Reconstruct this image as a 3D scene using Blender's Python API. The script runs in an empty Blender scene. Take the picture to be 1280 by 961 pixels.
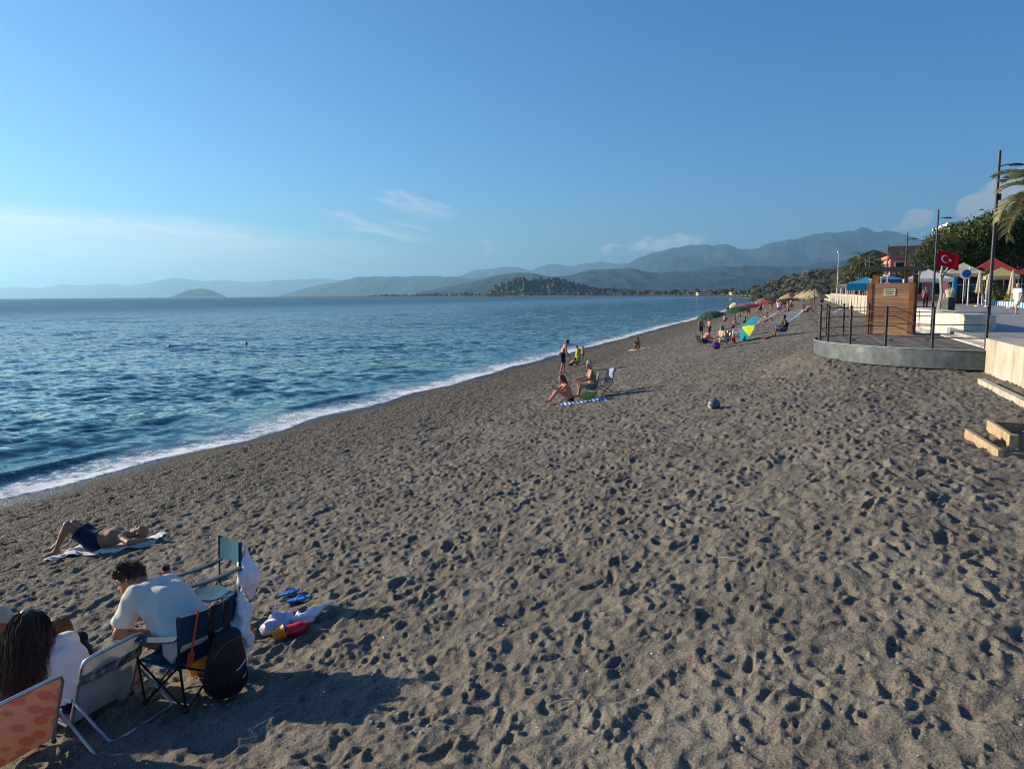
import bpy, bmesh, math, random
import numpy as np
from mathutils import Vector, Matrix

random.seed(7)
RNG = np.random.default_rng(11)
scene = bpy.context.scene
COL = scene.collection
PI = math.pi
R = math.radians

# ---------------------------------------------------------------- camera
EYE = 4.6
cam_d = bpy.data.cameras.new('camera')
cam_d.sensor_fit = 'HORIZONTAL'
cam_d.sensor_width = 36.0
cam_d.lens = 36.0 * 925.0 / 1280.0
cam_d.clip_start = 0.1
cam_d.clip_end = 120000.0
cam = bpy.data.objects.new('camera', cam_d)
COL.objects.link(cam)
cam.location = (0, 0, EYE)
cam.matrix_world = (Matrix.Translation((0, 0, EYE)) @ Matrix.Rotation(R(90 - 6.904), 4, 'X')
                    @ Matrix.Rotation(-0.0070, 4, 'Z'))
scene.camera = cam

# ---------------------------------------------------------------- sky, sun, exposure
SUN_AZ, SUN_EL = R(-69), R(17.5)          # azimuth from +Y towards +X, elevation
world = bpy.data.worlds.new('World')
scene.world = world
world.use_nodes = True
wn, wl = world.node_tree.nodes, world.node_tree.links
wn.clear()


def wmath(op, a, b=None, c=None):
    n = wn.new('ShaderNodeMath')
    n.operation = op
    for i, v in enumerate((a, b, c)):
        if v is None:
            continue
        if isinstance(v, (int, float)):
            n.inputs[i].default_value = v
        else:
            wl.new(v, n.inputs[i])
    return n.outputs[0]


sky = wn.new('ShaderNodeTexSky')
sky.sky_type = 'NISHITA'
sky.sun_disc = False
sky.sun_elevation = SUN_EL
sky.sun_rotation = SUN_AZ
sky.altitude = 0
sky.air_density = 1.1
sky.dust_density = 0.25
sky.ozone_density = 2.5
hsv = wn.new('ShaderNodeHueSaturation')
hsv.inputs['Saturation'].default_value = 1.1
wl.new(sky.outputs[0], hsv.inputs['Color'])
wb = wn.new('ShaderNodeMixRGB')            # white balance of the whole sky
wb.blend_type = 'MULTIPLY'
wb.inputs[0].default_value = 1.0
wb.inputs[2].default_value = (0.355, 0.665, 1.04, 1)
wl.new(hsv.outputs[0], wb.inputs[1])
# thin clouds, laid out by compass direction and height above the horizon
tc = wn.new('ShaderNodeTexCoord')
sep = wn.new('ShaderNodeSeparateXYZ')
wl.new(tc.outputs['Generated'], sep.inputs[0])
az = wmath('ARCTAN2', sep.outputs[0], sep.outputs[1])
el = wmath('ARCSINE', sep.outputs[2])


def cloud(az0, el0, waz, wel, tilt, sx, sy, lo, hi, amount, seed, rough=0.62):
    """an elliptical patch of wispy noise round one direction"""
    da = wmath('SUBTRACT', az, az0)
    de = wmath('SUBTRACT', wmath('SUBTRACT', el, el0), wmath('MULTIPLY', da, tilt))
    q = wmath('ADD', wmath('POWER', wmath('DIVIDE', da, waz), 2.0), wmath('POWER', wmath('DIVIDE', de, wel), 2.0))
    mask = wmath('MAXIMUM', wmath('SUBTRACT', 1.0, q), 0.0)
    cmb = wn.new('ShaderNodeCombineXYZ')
    wl.new(wmath('MULTIPLY', da, sx), cmb.inputs[0])
    wl.new(wmath('MULTIPLY', de, sy), cmb.inputs[1])
    cmb.inputs[2].default_value = seed
    nz = wn.new('ShaderNodeTexNoise')
    nz.inputs['Scale'].default_value = 1.0
    nz.inputs['Detail'].default_value = 9.0
    nz.inputs['Roughness'].default_value = rough
    nz.inputs['Distortion'].default_value = 0.4
    wl.new(cmb.outputs[0], nz.inputs['Vector'])
    mr = wn.new('ShaderNodeMapRange')
    mr.interpolation_type = 'SMOOTHSTEP'
    mr.inputs['From Min'].default_value = lo
    mr.inputs['From Max'].default_value = hi
    wl.new(wmath('MULTIPLY', nz.outputs[0], wmath('POWER', mask, 0.5)), mr.inputs['Value'])
    return wmath('MULTIPLY', mr.outputs[0], amount)


CLOUDS = [
    cloud(-0.47, 0.083, 0.28, 0.013, -0.05, 9, 60, 0.34, 0.52, 1.0, 1.3),
    cloud(-0.60, 0.045, 0.55, 0.065, -0.02, 5, 26, 0.12, 0.55, 0.9, 7.7),
    cloud(-0.125, 0.116, 0.075, 0.020, -0.24, 22, 80, 0.30, 0.64, 0.55, 3.1),
    cloud(-0.17, 0.090, 0.115, 0.020, -0.20, 14, 60, 0.34, 0.60, 0.55, 5.2),
    cloud(-0.035, 0.060, 0.035, 0.024, 0.1, 34, 45, 0.42, 0.60, 0.55, 9.4),
    cloud(0.20, 0.066, 0.080, 0.017, 0.10, 26, 60, 0.34, 0.55, 0.70, 2.2),
    cloud(0.13, 0.060, 0.020, 0.010, 0.3, 60, 90, 0.30, 0.52, 0.65, 6.6),
]
tot = CLOUDS[0]
for c_ in CLOUDS[1:]:
    tot = wmath('MAXIMUM', tot, c_)
puff = wmath('MAXIMUM', cloud(0.585, 0.104, 0.065, 0.034, 0.25, 30, 40, 0.30, 0.42, 0.85, 4.4, 0.5),
             cloud(0.488, 0.082, 0.03, 0.016, 0.2, 40, 50, 0.30, 0.44, 0.75, 8.8, 0.5))
cm1 = wn.new('ShaderNodeMixRGB')
cm1.inputs[2].default_value = (6.2, 6.4, 6.4, 1)
wl.new(tot, cm1.inputs[0])
wl.new(wb.outputs[0], cm1.inputs[1])
cm2 = wn.new('ShaderNodeMixRGB')
cm2.inputs[2].default_value = (3.9, 4.1, 4.4, 1)
wl.new(puff, cm2.inputs[0])
wl.new(cm1.outputs[0], cm2.inputs[1])
bg = wn.new('ShaderNodeBackground')
bg.inputs['Strength'].default_value = 0.077
wl.new(cm2.outputs[0], bg.inputs['Color'])
wo = wn.new('ShaderNodeOutputWorld')
wl.new(bg.outputs[0], wo.inputs['Surface'])

sun_d = bpy.data.lights.new('sun', 'SUN')
sun_d.energy = 5.0
sun_d.angle = R(0.53)
sun_d.color = (1.0, 0.85, 0.63)
sun = bpy.data.objects.new('sun', sun_d)
COL.objects.link(sun)
to_sun = Vector((math.sin(SUN_AZ) * math.cos(SUN_EL), math.cos(SUN_AZ) * math.cos(SUN_EL), math.sin(SUN_EL)))
sun.rotation_euler = to_sun.to_track_quat('Z', 'Y').to_euler()
sun.location = (-40, 20, 30)

vs = scene.view_settings
vs.view_transform = 'Standard'
vs.look = 'None'
vs.gamma = 1.0
vs.use_curve_mapping = False
vs.exposure = 0.88
scene.cycles.use_denoising = True
scene.cycles.filter_width = 1.1
scene.cycles.max_bounces = 4
scene.cycles.volume_bounces = 0
scene.cycles.transparent_max_bounces = 12

# ---------------------------------------------------------------- the place's own axes
# s runs along the waterline, d inland from it; the camera stands at about s 6, d 17
SH_N = math.sqrt(1 + 0.38 ** 2)
TX, TY = 0.38 / SH_N, 1 / SH_N
NX, NY = 1 / SH_N, -0.38 / SH_N


def SD(s, d, z=None):
    x, y = -18 + s * TX + d * NX, s * TY + d * NY
    return (x, y) if z is None else (x, y, z)


def to_sd(x, y):
    x = x + 18
    return x * TX + y * TY, x * NX + y * NY


PD = np.array([-4000, -30, -6, 0, 3, 7, 11, 15, 18, 21.3, 24, 60.])
PZ = np.array([-60, -3.0, -0.75, 0, .32, .80, 1.36, 2.0, 2.5, 2.7, 2.8, 3.0])


def prof(d):
    return np.interp(d, PD, PZ)


def gz(x, y):
    return float(prof(to_sd(x, y)[1]))


HEADING = math.atan2(TX, TY)      # the shore's heading, clockwise from +Y
PROM = 3.3                        # promenade level

# ---------------------------------------------------------------- materials
def new_mat(name):
    m = bpy.data.materials.new(name)
    m.use_nodes = True
    nt = m.node_tree
    b = nt.nodes['Principled BSDF']
    return m, nt.nodes, nt.links, b


MATS = {}


def mat(name, col, rough=0.7, spec=0.3, metal=0.0, var=0.12, vscale=6.0, bump=0.0, bscale=60.0, sheen=0.0, trans=0.0,
        alpha=1.0, sub=0.0):
    """a plain coloured surface with a little uneven wear"""
    if name in MATS:
        return MATS[name]
    m, n, l, b = new_mat(name)
    b.inputs['Roughness'].default_value = rough
    b.inputs['Specular IOR Level'].default_value = spec
    b.inputs['Metallic'].default_value = metal
    if sheen:
        b.inputs['Sheen Weight'].default_value = sheen
    if trans:
        b.inputs['Transmission Weight'].default_value = trans
    if alpha < 1:
        b.inputs['Alpha'].default_value = alpha
    if sub:
        b.inputs['Subsurface Weight'].default_value = sub
        b.inputs['Subsurface Radius'].default_value = (0.02, 0.01, 0.006)
    tcn = n.new('ShaderNodeTexCoord')
    nz = n.new('ShaderNodeTexNoise')
    nz.inputs['Scale'].default_value = vscale
    nz.inputs['Detail'].default_value = 5
    l.new(tcn.outputs['Object'], nz.inputs['Vector'])
    rp = n.new('ShaderNodeMapRange')
    rp.inputs['From Min'].default_value = 0.3
    rp.inputs['From Max'].default_value = 0.7
    rp.inputs['To Min'].default_value = 1 - var
    rp.inputs['To Max'].default_value = 1 + var
    l.new(nz.outputs[0], rp.inputs['Value'])
    mx = n.new('ShaderNodeVectorMath')
    mx.operation = 'SCALE'
    mx.inputs[0].default_value = col[:3]
    l.new(rp.outputs[0], mx.inputs['Scale'])
    l.new(mx.outputs[0], b.inputs['Base Color'])
    if bump:
        bn = n.new('ShaderNodeTexNoise')
        bn.inputs['Scale'].default_value = bscale
        bn.inputs['Detail'].default_value = 4
        l.new(tcn.outputs['Object'], bn.inputs['Vector'])
        bp = n.new('ShaderNodeBump')
        bp.inputs['Strength'].default_value = bump
        bp.inputs['Distance'].default_value = 0.02
        l.new(bn.outputs[0], bp.inputs['Height'])
        l.new(bp.outputs[0], b.inputs['Normal'])
    MATS[name] = m
    return m


def ramp(n, stops, interp='LINEAR'):
    r = n.new('ShaderNodeValToRGB')
    r.color_ramp.interpolation = interp
    e = r.color_ramp.elements
    while len(e) < len(stops):
        e.new(0.5)
    for el_, (p, c) in zip(e, stops):
        el_.position = p
        el_.color = (c[0], c[1], c[2], 1)
    return r


# ---------------------------------------------------------------- meshes
def link(o, parent=None):
    COL.objects.link(o)
    if parent is not None:
        o.parent = parent
    return o


def tag(o, label=None, cat=None, group=None, kind=None):
    if label:
        o['label'] = label
    if cat:
        o['category'] = cat
    if group:
        o['group'] = group
    if kind:
        o['kind'] = kind
    return o


def empty(name, loc=(0, 0, 0), rz=0.0):
    o = bpy.data.objects.new(name, None)
    o.empty_display_size = 0.2
    link(o)
    o.location = loc
    o.rotation_euler = (0, 0, rz)
    return o


def copy_tree(o, parent=None):
    c = o.copy()
    COL.objects.link(c)
    if parent is not None:
        c.parent = parent
    for ch in list(o.children):
        copy_tree(ch, c)
    return c


def np_mesh(name, V, F, smooth=True, mats=(), attrs=None):
    """mesh from numpy vertices and an (n,4) or (n,3) face array"""
    me = bpy.data.meshes.new(name)
    V = np.asarray(V, dtype=np.float32)
    F = np.asarray(F, dtype=np.int32)
    k = F.shape[1]
    me.vertices.add(len(V))
    me.vertices.foreach_set('co', V.ravel())
    me.loops.add(F.size)
    me.loops.foreach_set('vertex_index', F.ravel())
    me.polygons.add(len(F))
    me.polygons.foreach_set('loop_start', np.arange(0, F.size, k, dtype=np.int32))
    me.polygons.foreach_set('loop_total', np.full(len(F), k, dtype=np.int32))
    me.polygons.foreach_set('use_smooth', np.full(len(F), smooth, dtype=bool))
    for m in mats:
        me.materials.append(m)
    if attrs:
        for an, av in attrs.items():
            a = me.attributes.new(an, 'FLOAT', 'POINT')
            a.data.foreach_set('value', np.asarray(av, dtype=np.float32))
    me.update(calc_edges=True)
    me.validate()
    return me


class MB:
    """collects shapes into one mesh"""

    def __init__(self):
        self.v, self.f = [], []

    def add(self, vs_, fs):
        o = len(self.v)
        self.v.extend([tuple(map(float, q)) for q in vs_])
        self.f.extend([tuple(i + o for i in q) for q in fs])
        return self

    def box(self, c, size, rot=None, taper=1.0):
        hx, hy, hz = size[0] / 2, size[1] / 2, size[2] / 2
        pts = []
        for z, t in ((-hz, 1.0), (hz, taper)):
            for x, y in ((-hx, -hy), (hx, -hy), (hx, hy), (-hx, hy)):
                pts.append(Vector((x * t, y * t, z)))
        if rot is not None:
            pts = [rot @ p for p in pts]
        c = Vector(c)
        return self.add([p + c for p in pts],
                        [(3, 2, 1, 0), (4, 5, 6, 7), (0, 1, 5, 4), (1, 2, 6, 5), (2, 3, 7, 6), (3, 0, 4, 7)])

    def rbox(self, c, size, r=0.02, rot=None):
        """box with chamfered edges"""
        bm = bmesh.new()
        bmesh.ops.create_cube(bm, size=1.0)
        for v in bm.verts:
            v.co = Vector((v.co.x * size[0], v.co.y * size[1], v.co.z * size[2]))
        bmesh.ops.bevel(bm, geom=list(bm.edges), offset=r, segments=2, affect='EDGES', profile=0.6)
        bm.verts.index_update()
        c = Vector(c)
        self.add([(rot @ v.co if rot is not None else v.co) + c for v in bm.verts],
                 [[v.index for v in f.verts] for f in bm.faces])
        bm.free()
        return self

    def tube(self, path, r, n=8, caps=True, closed=False):
        P = [Vector(p) for p in path]
        m = len(P)
        rs = r if isinstance(r, (list, tuple)) else [r] * m
        T = []
        for i in range(m):
            if closed:
                t = P[(i + 1) % m] - P[i - 1]
            else:
                t = P[min(i + 1, m - 1)] - P[max(i - 1, 0)]
            T.append(t.normalized() if t.length > 1e-9 else Vector((0, 0, 1)))
        up = Vector((0, 0, 1)) if abs(T[0].z) < 0.9 else Vector((1, 0, 0))
        a = T[0].cross(up).normalized()
        vs_ = []
        for i in range(m):
            a = (a - T[i] * a.dot(T[i]))
            a = a.normalized() if a.length > 1e-6 else T[i].orthogonal().normalized()
            b = T[i].cross(a)
            for k in range(n):
                th = 2 * PI * k / n
                vs_.append(P[i] + (a * math.cos(th) + b * math.sin(th)) * rs[i])
        fs = []
        for i in range(m if closed else m - 1):
            j = (i + 1) % m
            for k in range(n):
                k2 = (k + 1) % n
                fs.append((i * n + k, i * n + k2, j * n + k2, j * n + k))
        if caps and not closed:
            fs.append(tuple(range(n - 1, -1, -1)))
            fs.append(tuple((m - 1) * n + k for k in range(n)))
        return self.add(vs_, fs)

    def lathe(self, prof_, n=16, c=(0, 0, 0), rot=None, cap=True):
        vs_, fs = [], []
        c = Vector(c)
        for r, z in prof_:
            for k in range(n):
                th = 2 * PI * k / n
                p = Vector((r * math.cos(th), r * math.sin(th), z))
                vs_.append((rot @ p if rot is not None else p) + c)
        m = len(prof_)
        for i in range(m - 1):
            for k in range(n):
                k2 = (k + 1) % n
                fs.append((i * n + k, i * n + k2, (i + 1) * n + k2, (i + 1) * n + k))
        if cap:
            fs.append(tuple(range(n - 1, -1, -1)))
            fs.append(tuple((m - 1) * n + k for k in range(n)))
        return self.add(vs_, fs)

    def sheet(self, fn, nu, nv, thick=0.004):
        """a cloth-like two-sided sheet: fn(u, v) in 0..1 gives a point; thickness along its normal"""
        P = [[Vector(fn(i / nu, j / nv)) for j in range(nv + 1)] for i in range(nu + 1)]
        top, bot = [], []
        for i in range(nu + 1):
            for j in range(nv + 1):
                du = P[min(i + 1, nu)][j] - P[max(i - 1, 0)][j]
                dv = P[i][min(j + 1, nv)] - P[i][max(j - 1, 0)]
                nn = du.cross(dv)
                nn = nn.normalized() if nn.length > 1e-9 else Vector((0, 0, 1))
                top.append(P[i][j] + nn * thick / 2)
                bot.append(P[i][j] - nn * thick / 2)
        N = len(top)
        w = nv + 1
        fs = []
        for i in range(nu):
            for j in range(nv):
                q = (i * w + j, (i + 1) * w + j, (i + 1) * w + j + 1, i * w + j + 1)
                fs.append(q)
                fs.append(tuple(N + k for k in reversed(q)))
        ring = [i * w for i in range(nu + 1)] + [nu * w + j for j in range(1, nv + 1)] + \
               [i * w + nv for i in range(nu - 1, -1, -1)] + [j for j in range(nv - 1, 0, -1)]
        for a, b in zip(ring, ring[1:] + ring[:1]):
            fs.append((b, a, N + a, N + b))
        return self.add(top + bot, fs)

    def prism(self, poly, z0, z1):
        n = len(poly)
        return self.add([(x, y, z0) for x, y in poly] + [(x, y, z1) for x, y in poly],
                        [tuple(range(n - 1, -1, -1)), tuple(range(n, 2 * n))] +
                        [(i, (i + 1) % n, n + (i + 1) % n, n + i) for i in range(n)])

    def mesh(self, name, m=None, smooth=False):
        me = bpy.data.meshes.new(name)
        me.from_pydata(self.v, [], self.f)
        if m is not None:
            me.materials.append(m)
        if smooth:
            me.polygons.foreach_set('use_smooth', [True] * len(me.polygons))
            try:
                me.set_sharp_from_angle(angle=R(40))
            except Exception:
                pass
        me.update()
        return me

    def build(self, name, m=None, parent=None, loc=None, rz=None, smooth=False):
        o = bpy.data.objects.new(name, self.mesh(name, m, smooth))
        link(o, parent)
        if loc is not None:
            o.location = loc
        if rz is not None:
            o.rotation_euler = (0, 0, rz)
        return o


def obj(name, me, parent=None, loc=None, rz=None):
    o = bpy.data.objects.new(name, me)
    link(o, parent)
    if loc is not None:
        o.location = loc
    if rz is not None:
        o.rotation_euler = (0, 0, rz)
    return o


# ---------------------------------------------------------------- numpy noise
def vnoise(x, y, seed=0):
    """smooth value noise on arrays, about -1..1"""
    xi, yi = np.floor(x).astype(np.int64), np.floor(y).astype(np.int64)
    xf, yf = x - xi, y - yi
    u, v = xf * xf * xf * (xf * (xf * 6 - 15) + 10), yf * yf * yf * (yf * (yf * 6 - 15) + 10)

    def h(a, b):
        n = (a * 374761393 + b * 668265263 + seed * 982451653) & 0xFFFFFFFF
        n = ((n ^ (n >> 13)) * 1274126177) & 0xFFFFFFFF
        n = n ^ (n >> 16)
        return (n & 0xFFFF) / 32767.5 - 1
    return (h(xi, yi) * (1 - u) + h(xi + 1, yi) * u) * (1 - v) + (h(xi, yi + 1) * (1 - u) + h(xi + 1, yi + 1) * u) * v


def fbm(x, y, octv=5, seed=0, gain=0.5):
    t, a = 0.0, 1.0
    for k in range(octv):
        t = t + a * vnoise(x, y, seed + k * 17)
        x, y, a = x * 2.03 + 11.7, y * 2.03 - 5.1, a * gain
    return t


def ridged(x, y, octv=5, seed=0, gain=0.5):
    t, a = 0.0, 1.0
    for k in range(octv):
        t = t + a * (1 - np.abs(vnoise(x, y, seed + k * 17)) * 2)
        x, y, a = x * 2.03 + 3.7, y * 2.03 - 9.1, a * gain
    return t

# ================================================================ THE SETTING
# ---------------------------------------------------------------- sand: real relief, trodden by feet
HM_S0, HM_S1, HM_D0, HM_D1, HM_R = 2.0, 59.0, -1.5, 23.0, 0.02
ns_, nd_ = int((HM_S1 - HM_S0) / HM_R), int((HM_D1 - HM_D0) / HM_R)
gs, gd = np.meshgrid(HM_S0 + np.arange(ns_) * HM_R, HM_D0 + np.arange(nd_) * HM_R, indexing='ij')


def sandiness(d):
    """0 on the shingle by the water, 1 on the dry trodden sand"""
    return np.clip((d - 5.5) / 4.5, 0, 1)


gsw = gs + 0.045 * vnoise(gs * 5.3, gd * 5.3, 201) + 0.018 * vnoise(gs * 13, gd * 13, 203)
gdw = gd + 0.045 * vnoise(gs * 5.3, gd * 5.3, 207) + 0.018 * vnoise(gs * 13, gd * 13, 209)
HMAP = 0.020 * fbm(gs * 0.7, gd * 0.9, 3, 3) + 0.014 * fbm(gs * 2.3, gd * 2.6, 3, 9) * (0.35 + 0.65 * sandiness(gd))
# foot scuffs on the shingle: soft lumps
lump = vnoise(gs * 4.2, gd * 5.0, 31) * 0.55 + vnoise(gs * 8.1, gd * 9.4, 37) * 0.45
HMAP += 0.020 * lump * np.clip((gd - 0.9) / 1.6, 0, 1) * (1 - 0.65 * sandiness(gd))
del lump
# wind and feet leave small mounds with sharp crests
crest = -np.abs(vnoise(gsw * 3.8, gdw * 4.6, 41)) * 0.55 - np.abs(vnoise(gsw * 7.0, gdw * 8.6, 43)) * 0.45
HMAP += 0.064 * crest * (0.25 + 0.75 * sandiness(gd)) * np.clip((gd - 0.9) / 1.6, 0, 1)
del crest
rg = np.random.default_rng(5)


def stamp(sc, dc, ang, L, Wd, dep, skew):
    rad = L * 0.95
    i0, i1 = int((sc - rad - HM_S0) / HM_R), int((sc + rad - HM_S0) / HM_R) + 1
    j0, j1 = int((dc - rad - HM_D0) / HM_R), int((dc + rad - HM_D0) / HM_R) + 1
    if i0 < 0 or j0 < 0 or i1 >= ns_ or j1 >= nd_:
        return
    S = gsw[i0:i1, j0:j1] - sc
    D_ = gdw[i0:i1, j0:j1] - dc
    ca, sa = math.cos(ang), math.sin(ang)
    u = (S * ca + D_ * sa) / (L * 0.5)
    v = (-S * sa + D_ * ca) / (Wd * 0.5) * (1 + 0.25 * u)
    r = np.sqrt(u * u + v * v)
    inside = np.clip((1.10 - r) / 0.35, 0, 1)
    P_ = HMAP[i0:i1, j0:j1]
    base = P_[P_.shape[0] // 2, P_.shape[1] // 2] * 0.5
    pit = -dep * (1 - 0.42 * np.clip(r, 0, 1) ** 2) * (1 + skew * u)
    ridge = 0.45 * dep * np.exp(-((r - 1.24) / 0.22) ** 2) * (1 + 0.6 * skew * u)
    HMAP[i0:i1, j0:j1] = P_ * (1 - inside) + (base + pit) * inside + ridge


def random_prints(n, dlo, dhi, slo, shi, depth, size=(0.85, 1.15)):
    for _ in range(n):
        d_ = rg.uniform(dlo, dhi)
        w = float(sandiness(d_))
        if rg.random() > 0.12 + 0.88 * w:
            continue
        k = rg.uniform(*size)
        ang = rg.normal(0, 0.55) if rg.random() < 0.65 else rg.uniform(0, PI)
        stamp(rg.uniform(slo, shi), d_, ang, rg.uniform(0.17, 0.29) * k, rg.uniform(0.075, 0.13) * k,
              rg.uniform(0.35, 1.15) * depth * (0.45 + 0.55 * w), rg.uniform(-0.5, 0.5))


random_prints(13500, 2.0, 22.6, 3, 58, 0.036, (0.50, 0.98))
random_prints(4200, 6.5, 22.5, 3, 40, 0.046, (0.45, 0.85))
random_prints(44000, 4.5, 22.4, 3, 58, 0.040, (0.33, 0.62))


def walk(s0, d0, head, n, dep):
    """a walker's trail of prints"""
    s_, d_ = s0, d0
    for k in range(n):
        head += rg.normal(0, 0.05)
        s_ += math.cos(head) * 0.62
        d_ += math.sin(head) * 0.62
        o_ = 0.09 * (1 if k % 2 else -1)
        stamp(s_ - math.sin(head) * o_, d_ + math.cos(head) * o_, head + 0.1 * (1 if k % 2 else -1), 0.27, 0.115, dep, 0.3)


for _ in range(70):
    walk(rg.uniform(3, 60), rg.uniform(9, 22), rg.choice([0.0, PI]) + rg.normal(0, 0.35), 26, rg.uniform(0.035, 0.066))
# loose sand slides back: soften, then a fine ragged grain
HMAP = (HMAP * 4 + np.roll(HMAP, 1, 0) + np.roll(HMAP, -1, 0) + np.roll(HMAP, 1, 1) + np.roll(HMAP, -1, 1)) / 8
HMAP += 0.006 * fbm(gs * 12, gd * 12, 2, 51)
gravel = np.clip((gd - 0.8) / 1.2, 0, 1) * (1 - 0.72 * np.clip((gd - 8.0) / 4.5, 0, 1))
HMAP += gravel * (0.020 * ridged(gsw * 3.0, gdw * 6.5, 2, 301) + 0.013 * fbm(gs * 13, gd * 16, 2, 311) - 0.012)
del gravel
HMAP -= HMAP.mean()


def relief(s, d):
    """sample the trodden relief; far along the beach it repeats, mirrored"""
    span = HM_S1 - HM_S0 - 0.2
    q = (s - HM_S0) / span
    k = np.floor(q)
    q = q - k
    q = np.where(k.astype(int) % 2 == 0, q, 1 - q)
    fi = np.clip(q * span / HM_R, 0, ns_ - 2.001)
    fj = np.clip((d - HM_D0) / HM_R, 0, nd_ - 2.001)
    i, j = fi.astype(int), fj.astype(int)
    a, b = fi - i, fj - j
    return ((HMAP[i, j] * (1 - a) + HMAP[i + 1, j] * a) * (1 - b) + (HMAP[i, j + 1] * (1 - a) + HMAP[i + 1, j + 1] * a) * b)


def sand_z(x, y):
    s, d = to_sd(np.asarray(x, dtype=float), np.asarray(y, dtype=float))
    w = np.clip((d - 0.2) / 1.5, 0, 1)
    dune = 0.0
    # sand piled against the deck's rim
    ds, dd = s - 30.6, d - 21.3
    rr = np.sqrt(ds * ds + dd * dd)
    dune = 0.40 * np.exp(-((rr - 4.0) / 1.1) ** 2) * np.clip((s - 26.0) / 4.0, 0.12, 1) * np.clip((21.6 - d) / 2.5, 0, 1)
    swash = 0.05 * np.sin(s * 0.9) + 0.04 * np.sin(s * 0.37 + 1)
    return prof(d) + relief(s, d) * w + dune + swash * np.clip(1 - np.abs(d - 0.6) / 2.5, 0, 1) * 0.5


def polar_grid(ang, rad):
    A, Rr = np.meshgrid(ang, rad, indexing='ij')
    X, Y = np.sin(A) * Rr, np.cos(A) * Rr
    na, nr = len(ang), len(rad)
    idx = np.arange(na * nr).reshape(na, nr)
    F = np.stack([idx[:-1, :-1], idx[1:, :-1], idx[1:, 1:], idx[:-1, 1:]], -1).reshape(-1, 4)
    return X.ravel(), Y.ravel(), F


def compact(V, F, attrs):
    used = np.zeros(len(V), bool)
    used[F.ravel()] = True
    remap = np.cumsum(used) - 1
    return V[used], remap[F], {k: a[used] for k, a in attrs.items()}


ang = np.concatenate([np.linspace(R(-75), R(-40.5), 45), np.linspace(R(-40), R(41), 960), np.linspace(R(42), R(85), 60)])
rad = np.concatenate([np.geomspace(1.2, 2.6, 24)[:-1], np.geomspace(2.6, 55, 720), np.geomspace(56.5, 520, 150)[1:]])
X, Y, F = polar_grid(ang, rad)
S_, D_ = to_sd(X, Y)
Z = sand_z(X, Y)
okv = (D_ > -5.0) & (D_ < 24.2)
F = F[okv[F].all(1)]
V, F, at_ = compact(np.stack([X, Y, Z], 1), F, {'shore': D_})
m, n, l, b = new_mat('sand')
MATS['sand'] = m
atn = n.new('ShaderNodeAttribute')
atn.attribute_name = 'shore'
geo = n.new('ShaderNodeNewGeometry')


def noise(n, l, vec, scale, detail=4, rough=0.55, w=None):
    q = n.new('ShaderNodeTexNoise')
    q.inputs['Scale'].default_value = scale
    q.inputs['Detail'].default_value = detail
    q.inputs['Roughness'].default_value = rough
    l.new(vec, q.inputs['Vector'])
    return q.outputs[0]


def nmath(n, l, op, a, b_=None, clamp=False):
    q = n.new('ShaderNodeMath')
    q.operation = op
    q.use_clamp = clamp
    for i, v in enumerate((a, b_)):
        if v is None:
            continue
        if isinstance(v, (int, float)):
            q.inputs[i].default_value = v
        else:
            l.new(v, q.inputs[i])
    return q.outputs[0]


def nmap(n, l, v, a, b_, c, d_, smooth=True):
    q = n.new('ShaderNodeMapRange')
    if smooth:
        q.interpolation_type = 'SMOOTHSTEP'
    l.new(v, q.inputs['Value'])
    for k, val in zip(('From Min', 'From Max', 'To Min', 'To Max'), (a, b_, c, d_)):
        q.inputs[k].default_value = val
    return q.outputs[0]


def nmix(n, l, fac, c1, c2, mode='MIX'):
    q = n.new('ShaderNodeMixRGB')
    q.blend_type = mode
    for i, v in enumerate((fac, c1, c2)):
        if isinstance(v, (int, float)):
            q.inputs[i].default_value = v
        elif isinstance(v, tuple):
            q.inputs[i].default_value = (v[0], v[1], v[2], 1)
        else:
            l.new(v, q.inputs[i])
    return q.outputs[0]


pos = geo.outputs['Position']
dsh = nmath(n, l, 'ADD', atn.outputs['Fac'], nmath(n, l, 'MULTIPLY', nmath(n, l, 'SUBTRACT', noise(n, l, pos, 0.35, 4), 0.5), 3.2))
# dry sand: grey-brown, mottled, with grains
drycol = ramp(n, [(0.30, (0.112, 0.098, 0.079)), (0.5, (0.157, 0.138, 0.112)), (0.72, (0.205, 0.182, 0.148))])
l.new(noise(n, l, pos, 1.1, 6, 0.65), drycol.inputs[0])
grain = ramp(n, [(0.30, (0.38, 0.38, 0.40)), (0.5, (1, 1, 1)), (0.68, (1.7, 1.66, 1.58))])
l.new(noise(n, l, pos, 70, 3, 0.8), grain.inputs[0])
dry = nmix(n, l, 1.0, drycol.outputs[0], grain.outputs[0], 'MULTIPLY')
# shingle: small rounded stones of mixed greys
vor = n.new('ShaderNodeTexVoronoi')
vor.inputs['Scale'].default_value = 26
vor.inputs['Randomness'].default_value = 1
l.new(pos, vor.inputs['Vector'])
stone = ramp(n, [(0.0, (0.040, 0.036, 0.030)), (0.35, (0.100, 0.086, 0.066)), (0.7, (0.175, 0.150, 0.112)), (0.93, (0.26, 0.235, 0.19)), (1.0, (0.48, 0.46, 0.41))])
sepc = n.new('ShaderNodeSeparateColor')
l.new(vor.outputs['Color'], sepc.inputs[0])
l.new(sepc.outputs[0], stone.inputs[0])
edge = nmap(n, l, vor.outputs['Distance'], 0.30, 0.75, 1.0, 0.45)
shing = nmix(n, l, 1.0, stone.outputs[0], nmix(n, l, edge, (0.3, 0.3, 0.3), (1, 1, 1)), 'MULTIPLY')
shing = nmix(n, l, 0.35, shing, (0.105, 0.088, 0.064))
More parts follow.
